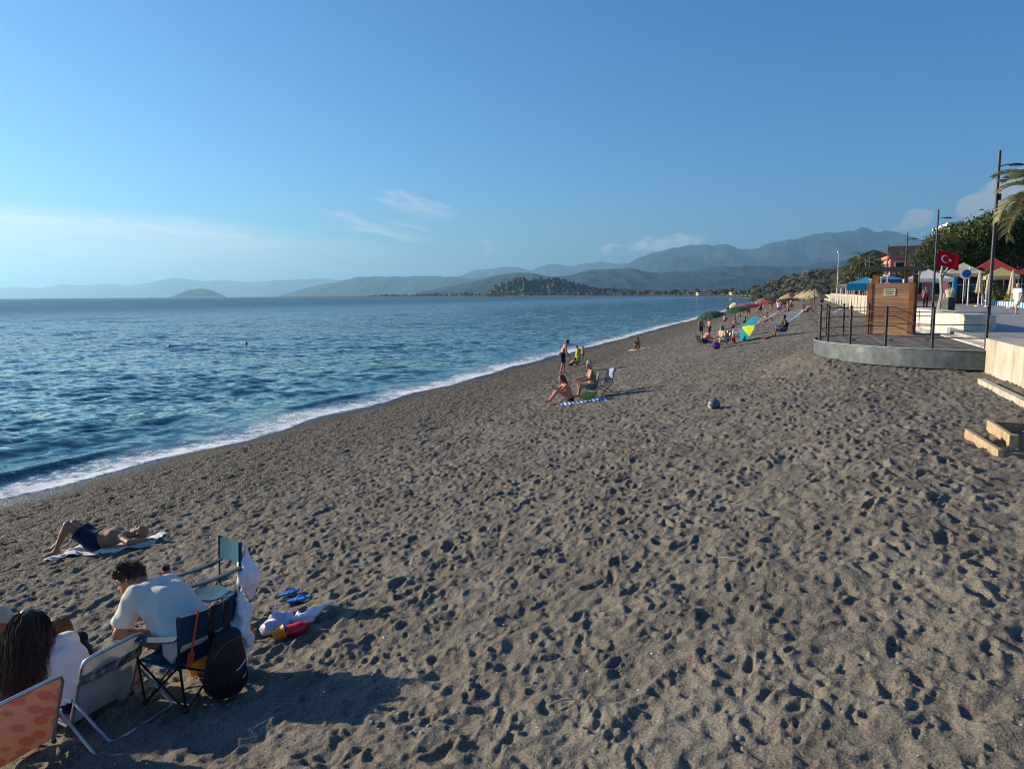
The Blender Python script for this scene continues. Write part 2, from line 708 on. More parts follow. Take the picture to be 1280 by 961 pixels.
# which where: stones by the water and in streaks higher up
streak = nmath(n, l, 'ADD', nmap(n, l, dsh, 4.6, 10.2, 1.0, 0.0), nmath(n, l, 'MULTIPLY', nmath(n, l, 'SUBTRACT', noise(n, l, pos, 0.8, 5, 0.6), 0.5), 0.9), True)
mix1 = nmix(n, l, streak, dry, shing)
wet = nmap(n, l, dsh, 0.35, 2.3, 1.0, 0.0)
colr = nmix(n, l, wet, mix1, nmix(n, l, 1.0, mix1, (0.34, 0.34, 0.36), 'MULTIPLY'))
l.new(colr, b.inputs['Base Color'])
l.new(nmap(n, l, dsh, 0.1, 1.6, 0.30, 0.92), b.inputs['Roughness'])
b.inputs['Specular IOR Level'].default_value = 0.25
hgt = nmath(n, l, 'ADD', nmath(n, l, 'MULTIPLY', noise(n, l, pos, 60, 3, 0.7), 0.6),
            nmath(n, l, 'MULTIPLY', nmath(n, l, 'SUBTRACT', 1.0, vor.outputs['Distance']), nmath(n, l, 'MULTIPLY', streak, 1.6)))
hgt = nmath(n, l, 'ADD', hgt, nmath(n, l, 'MULTIPLY', noise(n, l, pos, 22, 3, 0.6), 0.9))
bp = n.new('ShaderNodeBump')
bp.inputs['Strength'].default_value = 0.85
bp.inputs['Distance'].default_value = 0.022
l.new(hgt, bp.inputs['Height'])
l.new(bp.outputs[0], b.inputs['Normal'])
beach = obj('beach_sand', np_mesh('beach_sand', V, F, True, [m], at_))
tag(beach, 'grey brown beach sand trodden all over with footprints', None, None, 'structure')

# ---------------------------------------------------------------- sea
ang = np.concatenate([np.linspace(R(-100), R(-42), 40), np.linspace(R(-41), R(26), 560), np.linspace(R(27), R(40), 12)])
rad = np.concatenate([np.geomspace(7, 160, 520), np.geomspace(163, 2000, 110), np.geomspace(2100, 40000, 40)])
X, Y, F = polar_grid(ang, rad)
S_, D_ = to_sd(X, Y)
Rr = np.hypot(X, Y)
step = Rr * 0.0061
Z = np.zeros_like(X)
rw = np.random.default_rng(21)
for k in range(64):
    lam = 0.42 * (14 / 0.42) ** (k / 63.0)
    # waves run in towards the shore, spread widely
    th = math.atan2(NY, NX) + rw.normal(0.15, 0.75)
    amp = 0.0090 * lam ** 0.80 * rw.uniform(0.6, 1.3)
    if lam > 1.5:
        amp *= (1.5 / lam) ** 0.80
    kx, ky = math.cos(th) * 2 * PI / lam, math.sin(th) * 2 * PI / lam
    wob = 1.1 * vnoise(X / (lam * 3.1), Y / (lam * 3.1), 100 + k)
    ph = kx * X + ky * Y + rw.uniform(0, 6.28) + wob
    fade = np.clip((lam / np.maximum(step, 1e-3) - 2.2) / 3.0, 0, 1)
    sn = np.sin(ph)
    Z += amp * fade * (sn + 0.28 * np.cos(2 * ph))
gust = 0.75 + 0.45 * fbm(X / 60, Y / 110, 3, 77)
Z *= gust
shal = np.clip((-D_ - 0.2) / 5.0, 0.12, 1)
Z *= shal
# the small breakers: a wave about to spill, and the thin swash in front of it
for d0, hh, ww, sd_ in ((-2.0, 0.13, 0.55, 61), (-5.4, 0.08, 1.0, 67), (-9.6, 0.06, 1.4, 71)):
    dd = D_ - (d0 + 0.55 * fbm(S_ / 9.0, S_ * 0 + sd_, 3, sd_))
    env = np.clip(0.45 + 0.95 * vnoise(S_ / 5.0, S_ * 0 + 3.3, sd_ + 5), 0.0, 1.3)
    wv = np.where(dd > 0, np.exp(-(dd / (ww * 0.45)) ** 2), np.exp(-(dd / ww) ** 2))
    Z += hh * env * wv * np.clip((900 - Rr) / 700, 0, 1)
sw = 0.42 * fbm(S_ / 4.2, S_ * 0 + 0.7, 4, 83)
edge_d = 0.42 + sw
bed = prof(D_) + (0.05 * np.sin(S_ * 0.9) + 0.04 * np.sin(S_ * 0.37 + 1)) * np.clip(1 - np.abs(D_ - 0.6) / 2.5, 0, 1) * 0.5
film = 0.016 + 0.030 * np.clip((edge_d - D_) / 0.8, 0, 1)
Z = np.where(D_ > -2.0, np.maximum(Z, bed + film), Z)
Z = np.where(D_ > edge_d, bed - 0.10 * np.clip((D_ - edge_d) / 0.12, 0.2, 1), Z)
okv = (D_ < 2.6)
F = F[okv[F].all(1)]
V, F, at_ = compact(np.stack([X, Y, Z], 1), F, {'shore': D_, 'swash': D_ - edge_d, 'along': S_})
m, n, l, b = new_mat('sea_water')
geo = n.new('ShaderNodeNewGeometry')
pos = geo.outputs['Position']
a1 = n.new('ShaderNodeAttribute')
a1.attribute_name = 'shore'
a2 = n.new('ShaderNodeAttribute')
a2.attribute_name = 'swash'
deep = nmap(n, l, a1.outputs['Fac'], -45, -3, 0.0, 1.0)
body = nmix(n, l, deep, (0.006, 0.072, 0.125), (0.014, 0.098, 0.125))
body = nmix(n, l, nmap(n, l, a1.outputs['Fac'], -3.2, -0.4, 0, 0.75), body, (0.085, 0.110, 0.105))
# froth: on the swash edge and along the spilling crest
fn1 = noise(n, l, pos, 2.6, 7, 0.72)
fn2 = noise(n, l, pos, 11, 6, 0.75)
fmix = nmath(n, l, 'ADD', nmath(n, l, 'MULTIPLY', fn1, 0.62), nmath(n, l, 'MULTIPLY', fn2, 0.38))
band = nmath(n, l, 'MULTIPLY', nmap(n, l, a2.outputs['Fac'], -3.2, -0.40, 0, 1), nmap(n, l, a2.outputs['Fac'], 0.08, 0.3, 1, 0.6))
band = nmath(n, l, 'MULTIPLY', band, nmap(n, l, noise(n, l, pos, 0.22, 3, 0.6), 0.35, 0.65, 0.68, 1.25))
froth = nmap(n, l, nmath(n, l, 'ADD', fmix, nmath(n, l, 'MULTIPLY', band, 0.22)), 0.595, 0.71, 0, 1)
froth = nmath(n, l, 'MULTIPLY', froth, nmap(n, l, a2.outputs['Fac'], -3.2, -1.5, 0, 1))
lace = nmath(n, l, 'MULTIPLY', nmap(n, l, fmix, 0.60, 0.72, 0, 0.55), nmap(n, l, a1.outputs['Fac'], -7.5, -2.0, 0, 1))
froth = nmath(n, l, 'MAXIMUM', froth, lace)
l.new(nmix(n, l, froth, body, (0.78, 0.80, 0.80)), b.inputs['Base Color'])
l.new(nmath(n, l, 'ADD', nmap(n, l, a1.outputs['Fac'], -160, -12, 0.20, 0.05), nmath(n, l, 'MULTIPLY', froth, 0.6), True), b.inputs['Roughness'])
b.inputs['IOR'].default_value = 1.333
b.inputs['Specular IOR Level'].default_value = 0.5
# ripples too small to mesh: the surface's slope varies from place to place
mp = n.new('ShaderNodeMapping')
mp.inputs['Rotation'].default_value = (0, 0, R(-6))
mp.inputs['Scale'].default_value = (0.62, 1.15, 1)
l.new(pos, mp.inputs['Vector'])


def slope_noise(scale, detail, amt):
    q = n.new('ShaderNodeTexNoise')
    q.inputs['Scale'].default_value = scale
    q.inputs['Detail'].default_value = detail
    q.inputs['Roughness'].default_value = 0.6
    l.new(mp.outputs[0], q.inputs['Vector'])
    v = n.new('ShaderNodeVectorMath')
    v.operation = 'SUBTRACT'
    v.inputs[1].default_value = (0.5, 0.5, 0.5)
    l.new(q.outputs['Color'], v.inputs[0])
    w = n.new('ShaderNodeVectorMath')
    w.operation = 'MULTIPLY'
    w.inputs[1].default_value = (amt, amt, 0)
    l.new(v.outputs[0], w.inputs[0])
    return w.outputs[0]


def vadd(a, c):
    q = n.new('ShaderNodeVectorMath')
    q.operation = 'ADD'
    l.new(a, q.inputs[0])
    l.new(c, q.inputs[1])
    return q.outputs[0]


tilt = vadd(vadd(slope_noise(3.4, 4, 0.95), slope_noise(1.2, 3, 1.05)), vadd(slope_noise(0.32, 3, 0.70), slope_noise(0.05, 3, 0.45)))
calm = n.new('ShaderNodeVectorMath')
calm.operation = 'SCALE'
l.new(tilt, calm.inputs[0])
l.new(nmap(n, l, a1.outputs['Fac'], -9, -0.5, 1.0, 0.35), calm.inputs['Scale'])
nrm = n.new('ShaderNodeVectorMath')
nrm.operation = 'NORMALIZE'
l.new(vadd(geo.outputs['Normal'], calm.outputs[0]), nrm.inputs[0])
l.new(nrm.outputs[0], b.inputs['Normal'])
# water body and sky mirror: a ruffled sea never mirrors more than about half, even at a low angle
b.inputs['Specular IOR Level'].default_value = 0.0
b.inputs['Roughness'].default_value = 1.0
for lk in list(b.inputs['Roughness'].links):
    rough_src = lk.from_socket
    l.remove(lk)
gl = n.new('ShaderNodeBsdfGlossy')
gl.inputs['Color'].default_value = (0.97, 0.96, 0.92, 1)
l.new(rough_src, gl.inputs['Roughness'])
l.new(nrm.outputs[0], gl.inputs['Normal'])
fz = n.new('ShaderNodeFresnel')
fz.inputs['IOR'].default_value = 1.333
l.new(nrm.outputs[0], fz.inputs['Normal'])
fac = nmath(n, l, 'MULTIPLY', nmath(n, l, 'MINIMUM', fz.outputs[0], nmap(n, l, a1.outputs['Fac'], -260, -14, 0.30, 0.82)), nmath(n, l, 'SUBTRACT', 1.0, froth))
mxs = n.new('ShaderNodeMixShader')
l.new(fac, mxs.inputs[0])
l.new(b.outputs[0], mxs.inputs[1])
l.new(gl.outputs[0], mxs.inputs[2])
l.new(mxs.outputs[0], n['Material Output'].inputs['Surface'])
sea = obj('sea', np_mesh('sea', V, F, True, [m], at_))
tag(sea, 'blue rippled sea with a line of white froth at the shore', None, None, 'structure')

# ---------------------------------------------------------------- mountains
def hill_material(name, c1, c2, c3, sc):
    m, n, l, b = new_mat(name)
    geo = n.new('ShaderNodeNewGeometry')
    r1 = ramp(n, [(0.32, c1), (0.52, c2), (0.72, c3)])
    l.new(noise(n, l, geo.outputs['Position'], sc, 8, 0.68), r1.inputs[0])
    l.new(r1.outputs[0], b.inputs['Base Color'])
    b.inputs['Roughness'].default_value = 0.95
    b.inputs['Specular IOR Level'].default_value = 0.1
    bp = n.new('ShaderNodeBump')
    bp.inputs['Strength'].default_value = 0.8
    bp.inputs['Distance'].default_value = 0.35 / sc
    l.new(noise(n, l, geo.outputs['Position'], sc * 3, 6, 0.7), bp.inputs['Height'])
    l.new(bp.outputs[0], b.inputs['Normal'])
    return m


M_FAR = hill_material('haze_tinted_scrub', (0.010, 0.025, 0.030), (0.020, 0.038, 0.043), (0.070, 0.078, 0.074), 0.006)  # scrub colours pushed to dark blue, painting in part of the haze
M_NEAR = hill_material('hill_scrub', (0.050, 0.050, 0.026), (0.120, 0.095, 0.058), (0.240, 0.180, 0.120), 0.022)


def mountain_range(name, dist, front, back, sil, m, seed, nu, nv, rough=1.0, spur=1.0, label=None):
    """a range whose crest has the given outline (sideways and upward slopes seen from the beach) at a real distance"""
    t = np.array([p[0] for p in sil])
    e = np.array([p[1] for p in sil])
    tt = np.linspace(t[0], t[-1], nu)
    ee = np.interp(tt, t, e)
    k = np.array([0.25, 0.5, 0.25])
    ee = np.convolve(np.pad(ee, 1, 'edge'), k, 'valid')
    ww = np.concatenate([np.linspace(0, 1, nv), 1 + np.linspace(0, 1, nv // 3 + 2)[1:]])
    T, W = np.meshgrid(tt, ww, indexing='ij')
    E = np.repeat(ee[:, None], len(ww), 1)
    Yd = np.where(W <= 1, dist - front * (1 - W), dist + back * (W - 1))
    Xd = T * Yd
    crest = EYE + E * dist
    fr = np.clip(W, 0, 1)
    sp = ridged(Xd / (front * 0.16), Yd / (front * 0.34) + seed, 5, seed) / 1.9
    shp = fr ** 1.15 * (1 + spur * 0.80 * (sp - 0.45) * (1 - fr ** 4))
    shp = np.where(W > 1, np.clip(1 - (W - 1) ** 1.2, 0, 1), shp)
    cr = rough * 0.030 * fbm(T * dist / (front * 0.05), T * 0 + seed, 4, seed + 5) * fr
    Zd = crest * shp * (1 + cr)
    lim = EYE + E * Yd * 0.985
    Zd = np.where(W < 0.97, np.minimum(Zd, lim), Zd)
    Zd = np.maximum(Zd, -1.5)
    na, nb = Xd.shape
    idx = np.arange(na * nb).reshape(na, nb)
    F = np.stack([idx[:-1, :-1], idx[1:, :-1], idx[1:, 1:], idx[:-1, 1:]], -1).reshape(-1, 4)
    o = obj(name, np_mesh(name, np.stack([Xd.ravel(), Yd.ravel(), Zd.ravel()], 1), F, True, [m]))
    tag(o, label, None, None, 'structure')
    return o


SIL_FARLEFT = [(-0.8992, 0.0132), (-0.7491, 0.0142), (-0.6848, 0.0138), (-0.6557, 0.0157), (-0.6324, 0.0124), (-0.6009, 0.0185), (-0.5721, 0.0162), (-0.5355, 0.0185), (-0.5175, 0.0158), (-0.4873, 0.0188), (-0.4494, 0.026), (-0.4165, 0.0215), (-0.3833, 0.0223), (-0.3503, 0.0189), (-0.3073, 0.0218), (-0.2537, 0.0235), (-0.2324, 0.0213), (-0.1811, 0.0188), (-0.1276, 0.0142), (-0.0849, 0.0075), (-0.0421, 0.0008)]
SIL_ISLAND = [(-0.4597, -0.0016), (-0.4541, 0.0013), (-0.4454, 0.0047), (-0.4344, 0.0089), (-0.4257, 0.0104), (-0.4171, 0.0114), (-0.4086, 0.0103), (-0.4001, 0.0086), (-0.3917, 0.0043), (-0.3844, 0.0009), (-0.3792, -0.0022)]
SIL_MIDLEFT = [(-0.3212, -0.0015), (-0.2875, 0.0079), (-0.2562, 0.0151), (-0.2238, 0.0212), (-0.1969, 0.0253), (-0.1723, 0.0246), (-0.1488, 0.0254), (-0.106, 0.0257), (-0.0771, 0.0244), (-0.0525, 0.0222), (-0.0204, 0.0209), (0.0224, 0.0174), (0.0652, 0.0107), (0.1082, 0.0019)]
SIL_FARRIDGE = [(-0.1279, 0.0036), (-0.0847, 0.0181), (-0.0685, 0.0254), (-0.0481, 0.0327), (-0.0256, 0.0352), (-0.0021, 0.0387), (0.0118, 0.0355), (0.0278, 0.0322), (0.0417, 0.0374), (0.0567, 0.0404), (0.0684, 0.0398), (0.0812, 0.0381), (0.1058, 0.0411), (0.1314, 0.0431), (0.1442, 0.0398), (0.172, 0.0375), (0.2256, 0.0329), (0.2793, 0.023), (0.3443, 0.0003)]
SIL_BIG = [(0.1082, 0.0019), (0.1401, 0.0293), (0.1613, 0.0429), (0.1729, 0.0496), (0.1931, 0.0558), (0.2154, 0.0604), (0.2356, 0.0639), (0.2526, 0.0654), (0.2675, 0.0632), (0.2835, 0.0636), (0.2985, 0.0622), (0.3188, 0.0586), (0.3294, 0.0596), (0.342, 0.0648), (0.3632, 0.0683), (0.3844, 0.0718), (0.4054, 0.0764), (0.4266, 0.0799), (0.4498, 0.0818), (0.4742, 0.0827), (0.4956, 0.0804), (0.5117, 0.0782), (0.5333, 0.0718), (0.555, 0.0654), (0.5983, 0.0546), (0.663, 0.0447), (0.7278, 0.0358), (0.8148, 0.0193), (0.9023, 0.0007)]
SIL_FRONT = [(-0.1279, 0.0036), (-0.0848, 0.0118), (-0.0418, 0.02), (-0.0182, 0.0262), (0.0064, 0.0302), (0.0278, 0.029), (0.0545, 0.0235), (0.0759, 0.0255), (0.108, 0.0327), (0.1347, 0.0341), (0.1614, 0.0344), (0.1775, 0.0311), (0.1936, 0.0279), (0.2203, 0.0287), (0.247, 0.0307), (0.2789, 0.0357), (0.3216, 0.0375), (0.3431, 0.0353), (0.3645, 0.033), (0.3858, 0.035), (0.4071, 0.038), (0.4496, 0.043), (0.5135, 0.0457), (0.5992, 0.0409), (0.7068, 0.0307), (0.8152, 0.014), (0.8811, -0.0013)]
SIL_ROCKY = [(-0.0421, -0.0002), (-0.0345, 0.005), (-0.0205, 0.0124), (-0.0076, 0.0171), (0.001, 0.0186), (0.0138, 0.0212), (0.0245, 0.0216), (0.0395, 0.021), (0.0545, 0.0214), (0.0652, 0.0192), (0.0781, 0.017), (0.092, 0.0127), (0.106, 0.0099), (0.1296, 0.0071), (0.1618, 0.0047), (0.194, 0.0024), (0.2262, 0.0)]
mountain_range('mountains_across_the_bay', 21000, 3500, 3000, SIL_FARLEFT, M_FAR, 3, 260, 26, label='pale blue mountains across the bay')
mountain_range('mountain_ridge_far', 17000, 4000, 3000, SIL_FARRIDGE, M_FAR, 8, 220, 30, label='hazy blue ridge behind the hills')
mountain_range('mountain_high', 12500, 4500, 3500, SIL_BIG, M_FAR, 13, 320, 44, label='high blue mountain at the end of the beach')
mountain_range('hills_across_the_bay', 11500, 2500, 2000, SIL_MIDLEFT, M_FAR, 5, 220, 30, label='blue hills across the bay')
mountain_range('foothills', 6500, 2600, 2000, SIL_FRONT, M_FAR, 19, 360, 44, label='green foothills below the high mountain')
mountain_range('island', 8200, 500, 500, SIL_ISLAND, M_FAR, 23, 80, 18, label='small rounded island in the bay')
mountain_range('rocky_hill', 1950, 130, 260, SIL_ROCKY, M_NEAR, 29, 240, 40, 5.0, 1.2, label='rocky brown and green headland at the water')
del X, Y, Z, V, F, S_, D_, Rr, step, gust, shal, sw, edge_d, okv

# ---------------------------------------------------------------- low land behind the far shore
COAST = [(150, 442), (205, 640), (262, 860), (300, 1120), (305, 1330), (270, 1520), (190, 1680), (60, 1780), (-75, 1830),
         (-300, 2350), (-640, 2900), (-1050, 3600), (-1300, 3900)]
lm = MB()
land_top = [(x, y, 1.2) for x, y in COAST]
back = [(-1300, 5200, 5), (6000, 5200, 30), (6000, 300, 30), (460, 300, 3.2), (260, 442, 3.0)]
pts_ = land_top + back
lm.add(pts_, [tuple(range(len(pts_) - 1, -1, -1))])
M_LAND = hill_material('coastal_land', (0.045, 0.050, 0.025), (0.10, 0.095, 0.055), (0.20, 0.175, 0.125), 0.03)
land = lm.build('coastal_plain', M_LAND)
tag(land, 'low coastal plain behind the far beach', None, None, 'structure')
fb = MB()


def off(p, q, w):
    dx, dy = q[0] - p[0], q[1] - p[1]
    L_ = math.hypot(dx, dy)
    return (-dy / L_ * w, dx / L_ * w)


left, right = [], []
for i, p in enumerate(COAST):
    a = COAST[max(i - 1, 0)]
    c = COAST[min(i + 1, len(COAST) - 1)]
    ox, oy = off(a, c, 1)
    left.append((p[0] + ox * 6, p[1] + oy * 6, -0.4))
    right.append((p[0] - ox * 26, p[1] - oy * 26, 1.9))
nL = len(left)
fb.add(left + right, [(i, nL + i, nL + i + 1, i + 1) for i in range(nL - 1)])
o = fb.build('far_beach', mat('far_sand', (0.40, 0.35, 0.27), 0.95, 0.1, var=0.25, vscale=0.05))
tag(o, 'pale strip of beach along the far shore', None, None, 'structure')

# ---------------------------------------------------------------- the air
hz = MB()
hz.box((0, 0, 0), (92000, 92000, 1))
hz_o = hz.build('haze')
HZ0, HZ1 = -5.0, 1160.0
hz_o.scale = (1, 1, HZ1 - HZ0)
hz_o.location = (0, 0, (HZ0 + HZ1) / 2)
m = bpy.data.materials.new('hazy_air')
m.use_nodes = True
m.node_tree.nodes.clear()
pv = m.node_tree.nodes.new('ShaderNodeVolumePrincipled')
pv.inputs['Color'].default_value = (0.36, 0.70, 1.0, 1)
pv.inputs['Density'].default_value = 8.2e-5
pv.inputs['Anisotropy'].default_value = 0.40
mo = m.node_tree.nodes.new('ShaderNodeOutputMaterial')
m.node_tree.links.new(pv.outputs[0], mo.inputs['Volume'])
hz_o.data.materials.append(m)
tag(hz_o, 'thin blue haze over the bay', None, None, 'stuff')

# ================================================================ PEOPLE: one continuous skin from blended rounded limbs
def v3(*a):
    return np.array(a, dtype=float)


def cone(a, ra, b, rb, k=0.03, clip=None, op=1):
    return dict(t='c', a=np.asarray(a, float), b=np.asarray(b, float), ra=ra, rb=rb, k=k, clip=clip, op=op)


def ell(c, r, ax=None, k=0.02, clip=None, op=1):
    return dict(t='e', c=np.asarray(c, float), r=np.asarray(r, float), ax=np.eye(3) if ax is None else np.asarray(ax, float),
                k=k, clip=clip, op=op)


def sdf_mesh(prims, h, name, m, fold=0.0, ffreq=16.0, seed=0.0, hems=(), smooth_it=0):
    lo, hi = np.full(3, 1e9), np.full(3, -1e9)
    bbs = []
    for p in prims:
        if p['t'] == 'c':
            a = np.minimum(p['a'] - p['ra'], p['b'] - p['rb'])
            b_ = np.maximum(p['a'] + p['ra'], p['b'] + p['rb'])
        else:
            r = p['r'].max()
            a, b_ = p['c'] - r, p['c'] + r
        bbs.append((a, b_))
        if p['op'] > 0:
            lo, hi = np.minimum(lo, a), np.maximum(hi, b_)
    lo = lo - 3 * h - fold
    hi = hi + 3 * h + fold
    n = np.ceil((hi - lo) / h).astype(int) + 1
    D = np.full(n, 1.0, dtype=np.float32)
    ax = [lo[i] + np.arange(n[i]) * h for i in range(3)]
    for p, (a, b_) in zip(prims, bbs):
        mg = p['k'] + 2.5 * h + fold
        i0 = np.maximum(((a - mg - lo) / h).astype(int), 0)
        i1 = np.minimum(((b_ + mg - lo) / h).astype(int) + 2, n)
        if (i1 <= i0).any():
            continue
        gx, gy, gz_ = np.meshgrid(ax[0][i0[0]:i1[0]], ax[1][i0[1]:i1[1]], ax[2][i0[2]:i1[2]], indexing='ij')
        P = np.stack([gx, gy, gz_], -1)
        if p['t'] == 'c':
            ba = p['b'] - p['a']
            L2 = max(ba @ ba, 1e-9)
            t = np.clip(((P - p['a']) @ ba) / L2, 0, 1)
            d = np.linalg.norm(P - p['a'] - t[..., None] * ba, axis=-1) - (p['ra'] + (p['rb'] - p['ra']) * t)
        else:
            q = (P - p['c']) @ p['ax'].T
            k0 = np.linalg.norm(q / p['r'], axis=-1)
            k1 = np.linalg.norm(q / (p['r'] ** 2), axis=-1)
            d = k0 * (k0 - 1) / np.maximum(k1, 1e-6)
        if p['clip'] is not None:
            for pt, nn in p['clip']:
                d = np.maximum(d, (P - pt) @ nn)
        sl = (slice(i0[0], i1[0]), slice(i0[1], i1[1]), slice(i0[2], i1[2]))
        cur = D[sl]
        k = max(p['k'], 1e-4)
        if p['op'] > 0:
            hh = np.maximum(k - np.abs(cur - d), 0) / k
            D[sl] = np.minimum(cur, d) - hh * hh * k * 0.25
        else:
            d = -d
            hh = np.maximum(k - np.abs(cur - d), 0) / k
            D[sl] = np.maximum(cur, d) + hh * hh * k * 0.25
    if fold or hems:
        gx, gy, gz_ = np.meshgrid(*ax, indexing='ij')
        if fold:
            f = ffreq
            # sharp creases between soft swells
            D += (fold * 1.1 * (np.abs(np.sin(f * 0.55 * (gx + 0.7 * gy) + 3.0 * np.sin(f * 0.22 * (gz_ - gx) + seed))) ** 0.7 - 0.7)).astype(np.float32)
            D += (fold * (np.sin(gx * f + 2.1 * np.sin(gz_ * f * 0.6 + seed)) * np.sin(gy * f * 0.9 + 1.7 * np.sin(gx * f * 0.5 + seed))
                          + 0.5 * np.sin(gz_ * f * 1.7 + 2.3 * np.sin(gy * f * 0.7)))).astype(np.float32)
        if hems:
            P = np.stack([gx, gy, gz_], -1)
            for pt, nn in hems:
                D = np.maximum(D, ((P - np.asarray(pt)) @ np.asarray(nn)).astype(np.float32))
    # naive surface nets
    s = D < 0
    c = [s[i:n[0] - 1 + i, j:n[1] - 1 + j, k:n[2] - 1 + k] for i in (0, 1) for j in (0, 1) for k in (0, 1)]
    cnt = sum(x.astype(np.int8) for x in c)
    act = (cnt > 0) & (cnt < 8)
    cells = np.argwhere(act)
    vid = np.full(act.shape, -1, dtype=np.int64)
    vid[act] = np.arange(len(cells))
    acc = np.zeros((len(cells), 3))
    num = np.zeros(len(cells))
    cor = [(i, j, k) for i in (0, 1) for j in (0, 1) for k in (0, 1)]
    val = {q: D[cells[:, 0] + q[0], cells[:, 1] + q[1], cells[:, 2] + q[2]].astype(float) for q in cor}
    for q in cor:
        for a_ in range(3):
            if q[a_] == 0:
                r = list(q)
                r[a_] = 1
                va, vb = val[q], val[tuple(r)]
                w = (va < 0) != (vb < 0)
                t = np.where(w, va / np.where(w, va - vb, 1), 0)
                pt = np.array(q, float)[None, :].repeat(len(cells), 0)
                pt[:, a_] += t
                acc += pt * w[:, None]
                num += w
    V = lo + (cells + acc / num[:, None]) * h
    quads = []
    for a_ in range(3):
        b1, b2 = (a_ + 1) % 3, (a_ + 2) % 3
        sa = np.take(s, range(0, n[a_] - 1), axis=a_)
        sb = np.take(s, range(1, n[a_]), axis=a_)
        e = np.argwhere(sa != sb)
        e = e[(e[:, b1] > 0) & (e[:, b2] > 0) & (e[:, b1] < n[b1] - 1) & (e[:, b2] < n[b2] - 1)]
        o1, o2 = np.zeros(3, int), np.zeros(3, int)
        o1[b1], o2[b2] = 1, 1
        ids = [vid[tuple((e - x).T)] for x in (o1 * 0, o1, o1 + o2, o2)]
        Q = np.stack(ids, 1)
        flip = s[tuple(e.T)]
        Q[~flip] = Q[~flip][:, ::-1]
        quads.append(Q)
    F = np.concatenate(quads)
    F = F[(F >= 0).all(1)]
    for _ in range(smooth_it):
        A = np.zeros_like(V)
        N_ = np.zeros(len(V))
        for k in range(4):
            np.add.at(A, F[:, k], V[F[:, (k + 1) % 4]])
            np.add.at(A, F[:, k], V[F[:, k - 1]])
            np.add.at(N_, F[:, k], 2)
        V = 0.5 * V + 0.5 * A / np.maximum(N_, 1)[:, None]
    return np_mesh(name, V, F, True, [m])


def unit(a):
    a = np.asarray(a, float)
    return a / (np.linalg.norm(a) + 1e-12)


def make_joints(pelvis, chest, neck, head, arms, legs, side=(0, 1, 0), cside=None, face=(1, 0, 0), sw=0.172, hw=0.088,
                toes=None, hands=None):
    """arms: ((elbow, wrist) left, right); legs: ((knee, ankle) left, right); the figure faces +X, its left is +Y"""
    side = unit(side)
    cside = side if cside is None else unit(cside)
    J = dict(pelvis=v3(*pelvis), chest=v3(*chest), neck=v3(*neck), head=v3(*head), face=unit(face), side=side, cside=cside)
    up = unit(J['neck'] - J['chest'])
    for q, sg in (('L', 1), ('R', -1)):
        i = 0 if sg > 0 else 1
        J['sh' + q] = J['neck'] - up * 0.05 + cside * sw * sg
        J['hip' + q] = J['pelvis'] + side * hw * sg
        J['el' + q], J['wr' + q] = v3(*arms[i][0]), v3(*arms[i][1])
        J['kn' + q], J['an' + q] = v3(*legs[i][0]), v3(*legs[i][1])
        if toes is not None:
            J['to' + q] = v3(*toes[i])
        else:
            J['to' + q] = J['an' + q] + v3(0.15, 0.03 * sg, -0.045)
        if hands is not None and hands[i] is not None:
            J['ha' + q] = v3(*hands[i])
        else:
            J['ha' + q] = J['wr' + q] + unit(J['wr' + q] - J['el' + q]) * 0.10
    return J


def scale_joints(J, k):
    return {a: (b if a in ('face', 'side', 'cside') else b * k) for a, b in J.items()}


def head_frame(J):
    f = J['face']
    up = unit(J['head'] - J['neck'])
    up = unit(up - f * (up @ f))
    return np.stack([f, unit(np.cross(up, f)), up])


